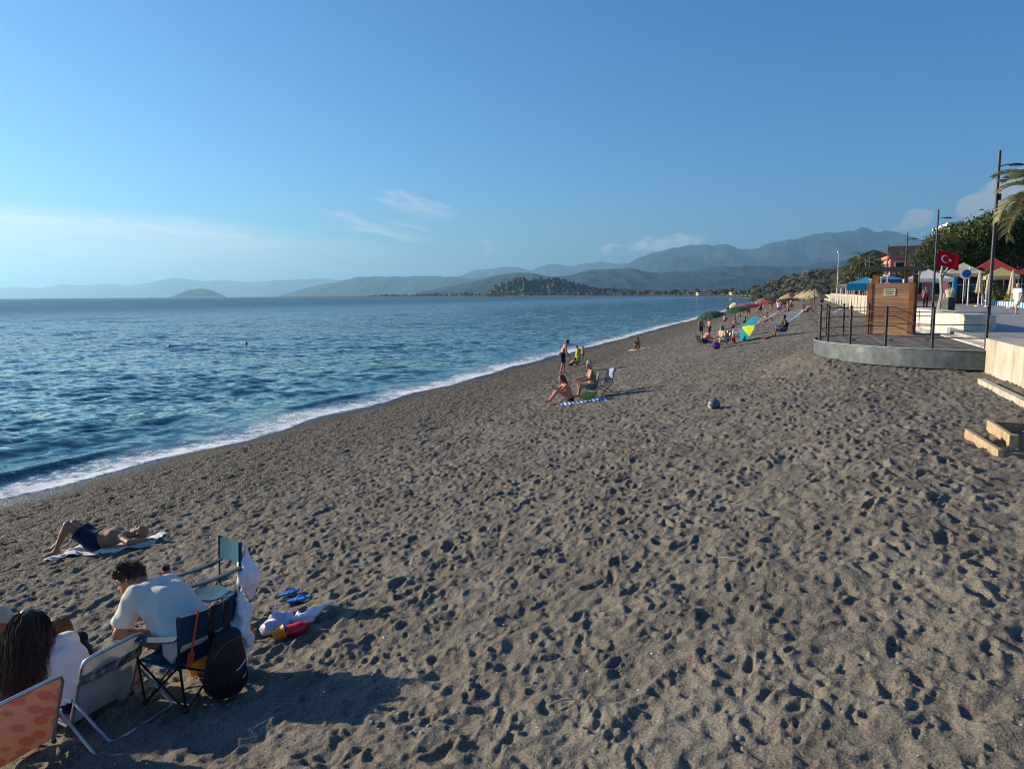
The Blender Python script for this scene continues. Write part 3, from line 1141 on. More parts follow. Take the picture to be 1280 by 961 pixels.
def body_prims(J, g=1.0, k=1.0, fem=0.0, detail=True):
    """g girth, k overall scale of radii"""
    P = []
    s, cs = J['side'], J['cside']
    pel, che, nek = J['pelvis'], J['chest'], J['neck']
    wa = pel * 0.5 + che * 0.5
    sp = unit(che - pel)
    P.append(cone(J['hipL'], (0.098 + 0.008 * fem) * k * g, J['hipR'], (0.098 + 0.008 * fem) * k * g, 0.05))
    P.append(cone(pel + s * 0.055 * k, 0.108 * k * g, wa + s * 0.050 * k, (0.102 - 0.010 * fem) * k * g, 0.05))
    P.append(cone(pel - s * 0.055 * k, 0.108 * k * g, wa - s * 0.050 * k, (0.102 - 0.010 * fem) * k * g, 0.05))
    P.append(cone(wa + s * 0.05 * k, (0.102 - 0.01 * fem) * k * g, che + cs * 0.075 * k, 0.112 * k, 0.05))
    P.append(cone(wa - s * 0.05 * k, (0.102 - 0.01 * fem) * k * g, che - cs * 0.075 * k, 0.112 * k, 0.05))
    upv = unit(nek - che)
    P.append(cone(che + cs * 0.07 * k, 0.110 * k, nek - upv * 0.075 * k + cs * 0.075 * k, 0.075 * k, 0.05))
    P.append(cone(che - cs * 0.07 * k, 0.110 * k, nek - upv * 0.075 * k - cs * 0.075 * k, 0.075 * k, 0.05))
    P.append(cone(J['shL'], 0.058 * k, J['shR'], 0.058 * k, 0.05))
    P.append(cone(nek - upv * 0.05 * k, 0.060 * k, J['head'] - unit(J['head'] - nek) * 0.05 * k, 0.052 * k, 0.04))
    H = head_frame(J)
    f, lft, up = H
    hc = J['head']
    P.append(ell(hc + up * 0.018 * k, (0.098 * k, 0.078 * k, 0.105 * k), H, 0.02))
    P.append(ell(hc + f * 0.028 * k - up * 0.058 * k, (0.068 * k, 0.058 * k, 0.066 * k), H, 0.03))
    if detail:
        P.append(cone(hc + f * 0.090 * k + up * 0.012 * k, 0.010 * k, hc + f * 0.112 * k - up * 0.030 * k, 0.015 * k, 0.012))
        P.append(cone(hc + f * 0.088 * k + up * 0.030 * k + lft * 0.035 * k, 0.014 * k, hc + f * 0.088 * k + up * 0.030 * k - lft * 0.035 * k, 0.014 * k, 0.012))
        for sg in (1, -1):
            P.append(ell(hc + lft * 0.034 * sg * k + f * 0.100 * k + up * 0.008 * k, (0.014 * k, 0.018 * k, 0.012 * k), H, 0.012, op=-1))
            P.append(ell(hc + lft * 0.080 * sg * k - f * 0.006 * k - up * 0.005 * k, (0.026 * k, 0.011 * k, 0.034 * k), H, 0.01))
        P.append(cone(hc + f * 0.092 * k - up * 0.058 * k + lft * 0.020 * k, 0.009 * k, hc + f * 0.092 * k - up * 0.058 * k - lft * 0.020 * k, 0.009 * k, 0.008))
        P.append(ell(hc + f * 0.080 * k - up * 0.100 * k, (0.024 * k, 0.026 * k, 0.020 * k), H, 0.02))
    if fem:
        fw = unit(np.cross(cs, upv))
        for sg in (1, -1):
            P.append(ell(che + fw * 0.085 * k + cs * sg * 0.072 * k + upv * 0.02, (0.062 * k * fem,) * 3, None, 0.04))
    for q in 'LR':
        sh, e, w, ha = J['sh' + q], J['el' + q], J['wr' + q], J['ha' + q]
        P.append(cone(sh, 0.056 * k * (0.9 + 0.1 * g), e, 0.040 * k, 0.03))
        mid = e * 0.7 + w * 0.3
        P.append(cone(e, 0.040 * k, mid, 0.041 * k, 0.02))
        P.append(cone(mid, 0.041 * k, w, 0.026 * k, 0.02))
        hd = unit(ha - w)
        sd_ = unit(np.cross(hd, np.array([0.31, 0.17, 0.93])))
        nn = np.cross(sd_, hd)
        palm = w + hd * 0.065 * k
        P.append(ell(w + hd * 0.048 * k, (0.050 * k, 0.040 * k, 0.016 * k), np.stack([hd, sd_, nn]), 0.012))
        if detail:
            sg = 1 if q == 'L' else -1
            for i, (o_, ln) in enumerate(((-0.030, 0.066), (-0.010, 0.078), (0.010, 0.074), (0.029, 0.058))):
                b0 = w + hd * 0.082 * k + sd_ * o_ * k
                b1 = b0 + (hd * 0.52 * ln + sd_ * o_ * 0.25 - nn * 0.012) * k
                b2 = b1 + (hd * 0.40 * ln - nn * 0.024) * k
                P.append(cone(b0, 0.0095 * k, b1, 0.0088 * k, 0.006))
                P.append(cone(b1, 0.0088 * k, b2, 0.0075 * k, 0.006))
            t0 = w + (hd * 0.030 + sd_ * 0.030 * sg) * k
            t1 = t0 + (hd * 0.035 + sd_ * 0.030 * sg - nn * 0.01) * k
            P.append(cone(t0, 0.013 * k, t1, 0.010 * k, 0.01))
            P.append(cone(t1, 0.010 * k, t1 + (hd * 0.030 + sd_ * 0.006 * sg - nn * 0.01) * k, 0.008 * k, 0.006))
        else:
            P.append(cone(palm, 0.020 * k, ha + hd * 0.06 * k, 0.014 * k, 0.01))
            P.append(cone(w + hd * 0.03 * k, 0.012 * k, w + hd * 0.075 * k + sd_ * 0.04 * k, 0.010 * k, 0.008))
        hp, kn, an, to = J['hip' + q], J['kn' + q], J['an' + q], J['to' + q]
        P.append(cone(hp, 0.086 * k * g, kn, 0.055 * k, 0.03))
        cv = kn * 0.68 + an * 0.32
        back = unit(np.cross(J['side'], an - kn)) if np.linalg.norm(np.cross(J['side'], an - kn)) > 1e-6 else v3(-1, 0, 0)
        P.append(cone(kn, 0.054 * k, cv, 0.053 * k, 0.02))
        P.append(cone(cv, 0.053 * k, an, 0.034 * k, 0.02))
        td = unit(to - an)
        P.append(cone(an, 0.036 * k, an - td * 0.03 * k - v3(0, 0, 0.02 * k), 0.034 * k, 0.02))
        P.append(cone(an - v3(0, 0, 0.018 * k), 0.036 * k, to, 0.026 * k, 0.02))
    return P


def shorts_prims(J, frac=0.55, ex=0.018, g=1.0, k=1.0, rise=0.10, flare=0.012):
    P = []
    s = J['side']
    sp = unit(J['chest'] - J['pelvis'])
    top = J['pelvis'] + sp * rise * k
    r = (0.098 * g + ex) * k
    tc_ = [(top, sp)]
    P.append(cone(J['hipL'], r, J['hipR'], r, 0.05, tc_))
    P.append(cone(J['pelvis'] + s * 0.055 * k, (0.108 * g + ex) * k, J['pelvis'] + s * 0.05 * k + sp * 0.16 * k, (0.103 * g + ex) * k, 0.05, tc_))
    P.append(cone(J['pelvis'] - s * 0.055 * k, (0.108 * g + ex) * k, J['pelvis'] - s * 0.05 * k + sp * 0.16 * k, (0.103 * g + ex) * k, 0.05, tc_))
    for q in 'LR':
        hp, kn = J['hip' + q], J['kn' + q]
        e = hp + (kn - hp) * (frac + 0.15)
        r1 = ((0.086 * g) * (1 - frac) + 0.055 * frac + ex + flare) * k
        P.append(cone(hp, (0.086 * g + ex) * k, e, r1, 0.03, tc_ + [(hp + (kn - hp) * frac, unit(kn - hp))]))
    return P


def shirt_prims(J, sleeve=0.55, hem=0.02, ex=0.022, g=1.0, k=1.0, neckcut=0.035):
    P = [p for p in body_prims(J, g, k, 0, False)[:8]]
    out = []
    for i_, p in enumerate(P):
        q = dict(p)
        e_ = ex * (0.45 if i_ == 7 else 1.0)
        q['ra'] = p['ra'] + e_ * k
        q['rb'] = p['rb'] + (ex * 0.5 if i_ in (5, 6) else e_) * k
        out.append(q)
    sp = unit(J['chest'] - J['pelvis'])
    s = J['side']
    low = J['pelvis'] - sp * hem * k
    for sg in (1, -1):
        out.append(cone(low + s * 0.05 * sg * k, (0.118 * g + ex) * k, J['pelvis'] * 0.5 + J['chest'] * 0.5 + s * sg * 0.05 * k, (0.108 * g + ex) * k, 0.05))
    upv = unit(J['neck'] - J['chest'])
    hems = [(low, -sp), (J['neck'] + upv * neckcut * k, upv)]
    for p in out:
        p['clip'] = hems
    if sleeve > 0:
        for q in 'LR':
            sh, e = J['sh' + q], J['el' + q]
            out.append(cone(sh, (0.056 + ex * 0.6) * k, sh + (e - sh) * (sleeve + 0.2), (0.050 + ex * 1.25) * k, 0.04,
                            [(sh + (e - sh) * sleeve, unit(e - sh))]))
    return out


def cap_prims(J, k=1.0, ex=0.012, low=0.012, back=0.0):
    """short hair: a cap over skull, open at the face"""
    H = head_frame(J)
    f, lft, up = H
    hc = J['head']
    cl = [(hc + f * 0.040 * k + up * 0.02 * k, unit(f * 0.9 - up * 0.55)), (hc - up * (0.055 + low) * k - f * 0.03 * k, unit(-up + f * 0.25))]
    return [ell(hc + up * 0.020 * k - f * 0.004 * k, ((0.098 + ex) * k, (0.078 + ex) * k, (0.107 + ex) * k), H, 0.01, cl)]


def strands(lines, r0, m, name, parent, n=3):
    """hair drawn as many thin tapering locks"""
    Vs, Fs, o = [], [], 0
    for ln in lines:
        L_ = len(ln)
        P = np.asarray(ln, float)
        T = np.gradient(P, axis=0)
        T /= np.linalg.norm(T, axis=1)[:, None] + 1e-9
        a = np.cross(T, np.array([0.3, 0.2, 0.93]))
        a /= np.linalg.norm(a, axis=1)[:, None] + 1e-9
        b_ = np.cross(T, a)
        rr = r0 * (1 - 0.75 * np.linspace(0, 1, L_) ** 2)
        for k in range(n):
            th = 2 * PI * k / n
            Vs.append(P + (a * math.cos(th) + b_ * math.sin(th)) * rr[:, None])
        for k in range(n):
            k2 = (k + 1) % n
            i = np.arange(L_ - 1)
            Fs.append(np.stack([o + k * L_ + i, o + k2 * L_ + i, o + k2 * L_ + i + 1, o + k * L_ + i + 1], 1))
        o += n * L_
    me = np_mesh(name, np.concatenate(Vs), np.concatenate(Fs), True, [m])
    return obj(name, me, parent)


def skin(name, c):
    return mat('skin_' + name, c, 0.52, 0.35, var=0.10, vscale=9, bump=0.15, bscale=55, sub=0.05)


SK_TAN = skin('tanned', (0.34, 0.165, 0.095))
SK_RED = skin('sunburnt', (0.46, 0.20, 0.125))
SK_FAIR = skin('fair', (0.50, 0.29, 0.195))
SK_DARK = skin('dark', (0.20, 0.095, 0.055))
HAIR_DK = mat('hair_dark', (0.024, 0.016, 0.011), 0.40, 0.5, var=0.5, vscale=22)
HAIR_BR = mat('hair_brown', (0.055, 0.032, 0.018), 0.45, 0.5, var=0.3, vscale=30)
HAIR_BL = mat('hair_blonde', (0.30, 0.17, 0.065), 0.5, 0.4, var=0.3, vscale=40)
HAIR_GR = mat('hair_grey', (0.42, 0.40, 0.37), 0.6, 0.3, var=0.2, vscale=40)


def cloth(name, c, **kw):
    kw.setdefault('var', 0.12)
    return mat('cloth_' + name, c, 0.88, 0.15, bump=0.25, bscale=240, sheen=0.15, **kw)


C_NAVY = cloth('navy', (0.012, 0.018, 0.050))
C_BLACK = cloth('black', (0.012, 0.012, 0.014))
C_WHITE = cloth('white', (0.74, 0.73, 0.70), var=0.05)
C_CREAM = cloth('cream', (0.70, 0.65, 0.56), var=0.05)
C_TEAL = cloth('teal', (0.010, 0.145, 0.225))
C_TEALD = cloth('dark_teal', (0.010, 0.052, 0.085))
C_RED = cloth('red', (0.42, 0.018, 0.022))
C_ORANGE = cloth('orange', (0.75, 0.13, 0.035))
C_LIME = cloth('lime', (0.42, 0.43, 0.06))
C_BLUE = cloth('blue', (0.020, 0.075, 0.30))
C_CYAN = cloth('cyan', (0.010, 0.30, 0.46))
C_PURPLE = cloth('purple', (0.14, 0.05, 0.24))
C_GREY = cloth('grey', (0.16, 0.16, 0.17))
C_BEIGE = cloth('beige', (0.52, 0.46, 0.33))
C_PINK = cloth('pink', (0.62, 0.16, 0.20))


def person(label, J, h, skin_m, loc, rz, wear=(), hair=None, hair_m=None, g=1.0, k=1.0, fem=0.0, detail=None, group=None, name='person'):
    """wear: list of (kind, material, options)"""
    if detail is None:
        detail = h <= 0.016
    me = sdf_mesh(body_prims(J, g, k, fem, detail), h, name, skin_m, smooth_it=1)
    o = obj(name, me, None, loc, rz)
    tag(o, label, 'person', group)
    for it in wear:
        kind, mm = it[0], it[1]
        op = dict(it[2]) if len(it) > 2 else {}
        fold = op.pop('fold', 0.004 if h < 0.016 else 0.0)
        if kind == 'shorts':
            me = sdf_mesh(shorts_prims(J, g=g, k=k, **op), h, 'shorts', mm, fold, 22, 1.0)
            obj('shorts', me, o)
        elif kind == 'trousers':
            op.setdefault('frac', 1.0)
            me = sdf_mesh(shorts_prims(J, g=g, k=k, **op) + [cone(J['kn' + q], 0.072 * k, J['an' + q], 0.060 * k, 0.03, [(J['kn' + q] * .1 + J['an' + q] * .9, unit(J['an' + q] - J['kn' + q]))]) for q in 'LR'], h, 'trousers', mm, fold, 22, 1.0)
            obj('trousers', me, o)
        elif kind == 'shirt':
            me = sdf_mesh(shirt_prims(J, g=g, k=k, **op), h, 'shirt', mm, fold, 21, 2.0)
            obj('shirt', me, o)
        elif kind == 'dress':
            op.setdefault('hem', 0.0)
            me = sdf_mesh(shirt_prims(J, g=g, k=k, sleeve=0, **op) + shorts_prims(J, 0.5, 0.03, g, k, 0.1, 0.03), h, 'dress', mm, fold, 15, 2.0)
            obj('dress', me, o)
        elif kind == 'briefs':
            me = sdf_mesh(shorts_prims(J, 0.13, 0.008, g, k, 0.03, 0.0), h, 'swim_bottoms', mm)
            obj('swim_bottoms', me, o)
        elif kind == 'band':
            upv = unit(J['neck'] - J['chest'])
            cs = J['cside']
            c0 = J['chest'] + upv * 0.03 * k
            P = [cone(c0 + cs * 0.072 * k - upv * 0.05, 0.124 * k, c0 - cs * 0.072 * k - upv * 0.05, 0.124 * k, 0.03, [(c0 + upv * 0.012 * k, upv), (c0 - upv * 0.035 * k, -upv)])]
            if fem:
                fw = unit(np.cross(cs, upv))
                for sg in (1, -1):
                    P.append(ell(J['chest'] + fw * 0.085 * k + cs * sg * 0.072 * k + upv * 0.02, (0.070 * k * fem,) * 3, None, 0.03, [(c0 + upv * 0.05 * k, upv)]))
            obj('swim_top', sdf_mesh(P, h, 'swim_top', mm), o)
        elif kind == 'hat':
            H = head_frame(J)
            f, lft, up = H
            hc = J['head']
            P = [ell(hc + up * 0.035 * k, (0.116 * k, 0.098 * k, 0.115 * k), H, 0.01, [(hc + up * 0.045 * k, -up)]),
                 ell(hc + up * 0.050 * k + f * 0.09 * k, (0.10 * k, 0.085 * k, 0.016 * k), H, 0.015)]
            obj('hat', sdf_mesh(P, h, 'hat', mm), o)
    if hair == 'short':
        obj('hair', sdf_mesh(cap_prims(J, k, 0.014 if h > 0.016 else 0.012), h, 'hair', hair_m, 0.003, 90, 0.3), o)
    elif hair == 'tied':
        H = head_frame(J)
        P = cap_prims(J, k, 0.014) + [ell(J['head'] - H[0] * 0.125 * k + H[2] * 0.03 * k, (0.045 * k,) * 3, None, 0.02)]
        obj('hair', sdf_mesh(P, h, 'hair', hair_m), o)
    elif hair == 'bob':
        H = head_frame(J)
        P = cap_prims(J, k, 0.020, 0.05) + [cone(J['head'] - H[0] * 0.05 * k, 0.085 * k, J['neck'] - H[0] * 0.05 * k, 0.055 * k, 0.03)]
        obj('hair', sdf_mesh(P, h, 'hair', hair_m), o)
    return o


# stock poses, in metres for a 1.72 m adult, facing +X
def pose_stand(lean=0.0, stride=0.10, arm=0.0, look=0.0):
    ca, sa = math.cos(lean), math.sin(lean)

    def up(z):
        return (sa * (z - 0.93), 0, 0.93 + ca * (z - 0.93))
    n_, c_, h_ = up(1.44), up(1.24), up(1.61)
    h_ = (h_[0] + 0.03 + 0.05 * look, 0, h_[2] - 0.04 * look)
    sh = n_[0]
    return make_joints((0, 0, 0.93), c_, n_, h_,
                       (((sh + 0.02 + arm * 0.10, 0.24, n_[2] - 0.33), (sh + 0.10 + arm * 0.25, 0.24, n_[2] - 0.57 + arm * 0.12)),
                        ((sh - 0.04 + arm * 0.10, -0.24, n_[2] - 0.33), (sh + 0.02 + arm * 0.28, -0.22, n_[2] - 0.57 + arm * 0.12))),
                       (((0.03 + stride * 0.9, 0.10, 0.50), (stride, 0.11, 0.085)), ((0.03 - stride * 0.3, -0.10, 0.50), (-stride * 1.3, -0.11, 0.085))),
                       face=(1, 0, -0.5 * look))


def pose_chair(seat=0.40, lean=0.0, knee=0.45, arms_fwd=0.25):
    ca, sa = math.cos(lean), math.sin(lean)
    p = (0.0, 0, seat + 0.11)

    def up(z):
        return (p[0] + sa * z, 0, p[2] + ca * z)
    n_, c_, h_ = up(0.50), up(0.29), up(0.66)
    return make_joints(p, c_, n_, (h_[0] + 0.04, 0, h_[2]),
                       (((n_[0] + 0.08, 0.26, n_[2] - 0.27), (n_[0] + arms_fwd, 0.18, n_[2] - 0.34)),
                        ((n_[0] + 0.08, -0.26, n_[2] - 0.27), (n_[0] + arms_fwd, -0.18, n_[2] - 0.34))),
                       (((knee, 0.15, seat + 0.10), (knee + 0.06, 0.15, 0.09)), ((knee, -0.15, seat + 0.10), (knee + 0.02, -0.15, 0.09))))


def pose_ground(lean=0.25, hug=True, kz=0.42):
    """sitting on the sand, knees drawn up"""
    ca, sa = math.cos(lean), math.sin(lean)

    def up(z):
        return (sa * z, 0, 0.11 + ca * z)
    n_, c_, h_ = up(0.50), up(0.29), up(0.66)
    return make_joints((0, 0, 0.11), c_, n_, (h_[0] + 0.05, 0, h_[2] - 0.01),
                       (((n_[0] + 0.17, 0.24, n_[2] - 0.20), (n_[0] + 0.38, 0.14, kz + 0.06)),
                        ((n_[0] + 0.17, -0.24, n_[2] - 0.20), (n_[0] + 0.38, -0.14, kz + 0.04))),
                       (((0.40, 0.15, kz), (0.66, 0.13, 0.08)), ((0.38, -0.15, kz - 0.02), (0.62, -0.13, 0.08))), face=(1, 0, -0.15))


def pose_lie(knee_up=0.35):
    """on the back, head towards -X"""
    return make_joints((0, 0, 0.12), (-0.29, 0, 0.13), (-0.50, 0, 0.12), (-0.66, 0, 0.13),
                       (((-0.42, 0.33, 0.08), (-0.20, 0.38, 0.07)), ((-0.42, -0.33, 0.08), (-0.20, -0.38, 0.07))),
                       (((0.36, 0.13, 0.12 + knee_up), (0.62, 0.13, 0.08)), ((0.40, -0.13, 0.10 + knee_up * 0.7), (0.70, -0.13, 0.08))),
                       face=(0.15, 0, 1))

# ================================================================ THE PEOPLE AND CHAIRS IN FRONT
def ground_tilt(o, x, y, rz, amount=1.0, dz=0.0):
    """stand a thing on the sloping sand"""
    s, d = to_sd(x, y)
    sl = float((prof(d + 0.4) - prof(d - 0.4)) / 0.8) * amount
    nrm = Vector((-sl * NX, -sl * NY, 1)).normalized()
    q = Vector((0, 0, 1)).rotation_difference(nrm)
    o.rotation_mode = 'QUATERNION'
    o.rotation_quaternion = q @ Matrix.Rotation(rz, 4, 'Z').to_quaternion()
    o.location = (x, y, gz(x, y) + dz)
    return o


M_STEEL_DK = mat('dark_tube', (0.018, 0.020, 0.022), 0.38, 0.5, 0.6, var=0.2)
M_ALU = mat('aluminium_tube', (0.62, 0.63, 0.65), 0.32, 0.5, 0.9, var=0.10, vscale=12)
M_PLAST_BK = mat('black_plastic', (0.015, 0.015, 0.016), 0.45, 0.4)


def camp_chair(label, x, y, rz, sag=0.05, bw=0.52, zt=0.76, m_back=None):
    t = empty('camp_chair')
    tag(t, label, 'chair', 'teal camping chairs')
    hw, hd = bw / 2, 0.23
    zs, za = 0.33, 0.52
    for sg in (1, -1):
        # X frames on each side, front and back: eight crossing legs in all
        for nm, a, b in (('leg', (hd, sg * hw, 0.0), (-hd, sg * hw, zs)), ('leg', (-hd, sg * hw, 0.0), (hd, sg * hw, zs)),
                         ('leg', (sg * hd, -hw, 0.0), (sg * hd, hw, zs)), ('leg', (sg * hd, hw, 0.0), (sg * hd, -hw, zs))):
            MB().tube([a, b], 0.0085, 8).build(nm, M_STEEL_DK, t, smooth=True)
        MB().tube([(-hd, sg * hw, 0.0), (-hd - 0.01, sg * hw, zs), (-hd - 0.07, sg * hw, zt + 0.01)], 0.0095, 8).build('back_post', M_STEEL_DK, t, smooth=True)
        MB().tube([(hd, sg * hw, 0.0), (hd, sg * hw, za)], 0.0085, 8).build('arm_post', M_STEEL_DK, t, smooth=True)
        for xx in (hd, -hd):
            MB().lathe([(0.020, 0), (0.024, 0.008), (0.018, 0.03), (0.012, 0.035)], 10, (xx, sg * hw, -0.01)).build('foot', M_PLAST_BK, t, smooth=True)

        def arm(u, v, sg=sg):
            return (hd + 0.03 - (2 * hd + 0.09) * u, sg * hw + 0.045 * (v - 0.5) * 2, za + 0.03 * u - 0.018 * math.sin(PI * u) - 0.012 * (2 * v - 1) ** 2)
        MB().sheet(arm, 12, 6, 0.012).build('armrest', C_TEALD, t, smooth=True)

    def seat(u, v):
        e = math.sin(PI * u) * math.sin(PI * v)
        return (hd - 0.005 - (2 * hd - 0.02) * u, -hw + bw * v, zs - sag * e - 0.03 * u + 0.006 * math.sin(9 * u + 7 * v) * e)
    MB().sheet(seat, 14, 14, 0.010).build('seat', C_TEAL, t, smooth=True)

    def back(u, v):
        z = zt - 0.21 * u
        xx = -hd - 0.012 - 0.058 * (z - zs) / (zt - zs)
        return (xx - 0.035 * math.sin(PI * v), -hw + bw * v, z - 0.018 * math.sin(PI * v) * (1 - u))
    bk = MB().sheet(back, 8, 14, 0.010).build('backrest', m_back or C_TEAL, t, smooth=True)
    MB().sheet(lambda u, v: tuple(np.array(back(0.0 + 0.09 * u, v)) + np.array((-0.008, 0, 0.004))), 2, 14, 0.012).build('hem', C_TEALD, bk, smooth=True)
    for sg in (1, -1):
        MB().sheet(lambda u, v, sg=sg: (-hd - 0.02 - 0.058 * (zt - 0.22 * u - zs) / (zt - zs) + 0.016 * math.cos(2 * PI * v), sg * hw + 0.016 * math.sin(2 * PI * v), zt + 0.012 - 0.235 * u), 4, 10, 0.003).build('post_sleeve', C_TEALD, bk, smooth=True)
    ground_tilt(t, x, y, rz, 0.8)
    return t


camp1 = camp_chair('teal camping chair that the man in the cream shirt sits on', -2.44, 5.34, R(152), zt=0.69, m_back=C_TEALD)
camp2 = camp_chair('empty teal camping chair with a bottle in its armrest', -2.90, 6.74, R(222))
# cup holder and bottle on the empty chair's far arm
cup = MB().lathe([(0.040, 0), (0.044, 0.01), (0.046, 0.11), (0.043, 0.115), (0.041, 0.11), (0.038, 0.012)], 16, (0.235, -0.30, 0.44), cap=False).build('cup_holder', C_TEALD, camp2, smooth=True)
bt = MB().lathe([(0.033, 0), (0.037, 0.006), (0.037, 0.125), (0.034, 0.135)], 20).build('drinking_bottle', mat('amber_plastic', (0.62, 0.20, 0.012), 0.35, 0.4))
tag(bt, 'amber drinking bottle with dark lid in the empty camping chair', 'bottle')
MB().lathe([(0.035, 0.1355), (0.037, 0.139), (0.036, 0.178), (0.030, 0.186)], 20).build('lid', M_PLAST_BK, bt, smooth=True)
bt.matrix_world = Matrix.Translation((0, 0, 0))
bpy.context.view_layer.update()
bt.location = camp2.matrix_world @ Vector((0.235, -0.30, 0.452))

# ---- the man in the cream shirt, bent over in his chair
Jm = make_joints((-0.02, 0, 0.40), (0.25, 0.0, 0.63), (0.44, 0.01, 0.745), (0.61, 0.05, 0.775),
                 (((0.50, 0.25, 0.44), (0.70, 0.10, 0.38)), ((0.58, -0.19, 0.44), (0.72, -0.06, 0.39))),
                 (((0.46, 0.20, 0.42), (0.44, 0.19, 0.085)), ((0.47, -0.18, 0.43), (0.49, -0.17, 0.085))),
                 cside=(-0.16, 0.97, 0.10), face=(0.66, 0.55, -0.50), sw=0.176,
                 hands=((0.79, 0.07, 0.37), (0.81, -0.03, 0.38)))
SHIRT = cloth('cream_shirt', (0.66, 0.61, 0.535), var=0.04)
man = person('man in cream t-shirt bent forward in a camping chair', Jm, 0.0095, SK_TAN, (-2.44, 5.34, gz(-2.44, 5.34) + 0.005), R(152),
             [('shorts', C_NAVY, dict(frac=0.86, ex=0.022, flare=0.016)),
              ('shirt', SHIRT, dict(sleeve=0.72, hem=0.06, ex=0.034, fold=0.0075, neckcut=-0.005))], 'short', HAIR_BR, k=0.97, g=1.08)


def scalp_points(J, n, k=1.0, seed=1, front=0.6, low=-0.35):
    r_ = np.random.default_rng(seed)
    H = head_frame(J)
    out = []
    while len(out) < n:
        q = unit(r_.normal(size=3))
        if q[0] > front - 0.55 * max(q[2], 0) * -1 and q[2] < 0.35:
            continue
        if q[2] < low:
            continue
        p = J['head'] + H[2] * 0.020 * k + H.T @ (q * np.array([0.100, 0.080, 0.108]) * k)
        nn = H.T @ unit(q / np.array([0.100, 0.080, 0.108]) ** 2 * 0.01)
        out.append((p, unit(nn), q))
    return out


rh = np.random.default_rng(3)
curls = []
for p, nn, q in scalp_points(Jm, 900, 0.95, 4, 0.55, -0.45):
    tw = unit(np.cross(nn, rh.normal(size=3)))
    L_ = 0.028 + 0.020 * max(q[2], 0)
    curls.append([p + nn * (0.004 + L_ * t) + tw * 0.012 * math.sin(3.6 * t + q[0] * 4) for t in np.linspace(0, 1, 5)])
strands(curls, 0.0036, HAIR_BR, 'hair_curls', man)

# ---- backpack and bag hung on his chair, a toy spade stuck through it
M_PACK = mat('black_nylon', (0.010, 0.010, 0.012), 0.62, 0.3, var=0.2, bump=0.2, bscale=180)
bp_ = empty('backpack')
tag(bp_, 'black backpack hanging from the back of the camping chair', 'backpack')
P = [ell((0, 0, 0.20), (0.105, 0.150, 0.215), None, 0.03), ell((0.0, 0, 0.11), (0.115, 0.150, 0.13), None, 0.05), ell((-0.075, 0, 0.13), (0.055, 0.115, 0.105), None, 0.03),
     cone((0.01, -0.05, 0.38), 0.055, (0.01, 0.05, 0.38), 0.055, 0.06)]
obj('bag_body', sdf_mesh(P, 0.009, 'bag_body', M_PACK, 0.004, 18, 0.4, smooth_it=1), bp_)
for yy in (-0.07, 0.075):
    MB().sheet(lambda u, v, yy=yy: (0.065 + 0.03 * u + 0.02 * math.sin(PI * u), yy * (1 - 0.25 * u) + 0.05 * (v - 0.5), 0.36 + 0.24 * u), 8, 3, 0.010).build('shoulder_strap', M_PACK, bp_, smooth=True)
MB().tube([(0.02, -0.03, 0.43), (0.02, -0.02, 0.47), (0.02, 0.02, 0.47), (0.02, 0.03, 0.43)], 0.007, 6).build('haul_loop', M_PACK, bp_, smooth=True)
M_LAMPISH = mat('dark_zip', (0.05, 0.05, 0.055), 0.4, 0.5)
M_MARK = mat('pale_print', (0.62, 0.62, 0.62), 0.5, 0.3)


def on_pack(y, z):
    """front surface of the pack (faces -X)"""
    r = max(0.0, 1 - (y / 0.118) ** 2 - ((z - 0.13) / 0.125) ** 2)
    r2 = max(0.0, 1 - (y / 0.152) ** 2 - ((z - 0.11) / 0.135) ** 2)
    r3 = max(0.0, 1 - (y / 0.152) ** 2 - ((z - 0.20) / 0.215) ** 2)
    return -max(0.075 + 0.055 * math.sqrt(r) if r > 0 else 0, 0.115 * math.sqrt(r2), 0.105 * math.sqrt(r3)) - 0.008


zp = [(y, 0.215 - 0.25 * y) for y in np.linspace(-0.09, 0.02, 7)]
MB().tube([(on_pack(y, z), y, z) for y, z in zp], 0.0042, 6).build('zip', M_MARK, bp_, smooth=True)
sw_ = [(-0.090, 0.180, 0.001), (-0.075, 0.168, 0.004), (-0.058, 0.153, 0.009), (-0.048, 0.150, 0.008), (-0.040, 0.158, 0.004)]
sw_ = [(-0.082, 0.178, 0.0015), (-0.066, 0.166, 0.0035), (-0.050, 0.154, 0.006), (-0.042, 0.150, 0.0065), (-0.036, 0.152, 0.005), (-0.031, 0.160, 0.002)]
pocket = [(0.098 * math.cos(a), 0.135 + 0.098 * math.sin(a)) for a in np.linspace(0, 2 * PI, 25)[:-1]]
MB().tube([(on_pack(y, z) + 0.004, y, z) for y, z in pocket], 0.005, 6, closed=True).build('pocket_piping', M_PLAST_BK, bp_, smooth=True)
MB().tube([(-0.1 * math.sqrt(max(0.02, 1 - (y / 0.155) ** 2)) * 0.62, y, 0.27 + 0.13 * math.sqrt(max(0, 1 - (y / 0.14) ** 2))) for y in np.linspace(-0.135, 0.135, 13)], 0.005, 6).build('main_zip', M_LAMPISH, bp_, smooth=True)
mk = MB()
mk.add([(on_pack(y, z) - 0.003, y, z - w) for y, z, w in sw_] + [(on_pack(y, z) - 0.003, y, z + w) for y, z, w in sw_],
       [(i, i + 1, len(sw_) + i + 1, len(sw_) + i) for i in range(len(sw_) - 1)])
mk.build('tick_logo', M_MARK, bp_)
back_mid = camp1.matrix_world @ Vector((-0.36, -0.14, 0.07)) if False else None
bpy.context.view_layer.update()
cm = camp1.matrix_world
bp_.location = cm @ Vector((-0.375, 0.035, 0.04))
bp_.rotation_euler = (R(2), R(-7), R(150))
bp_.scale = (1.06, 1.04, 1.12)

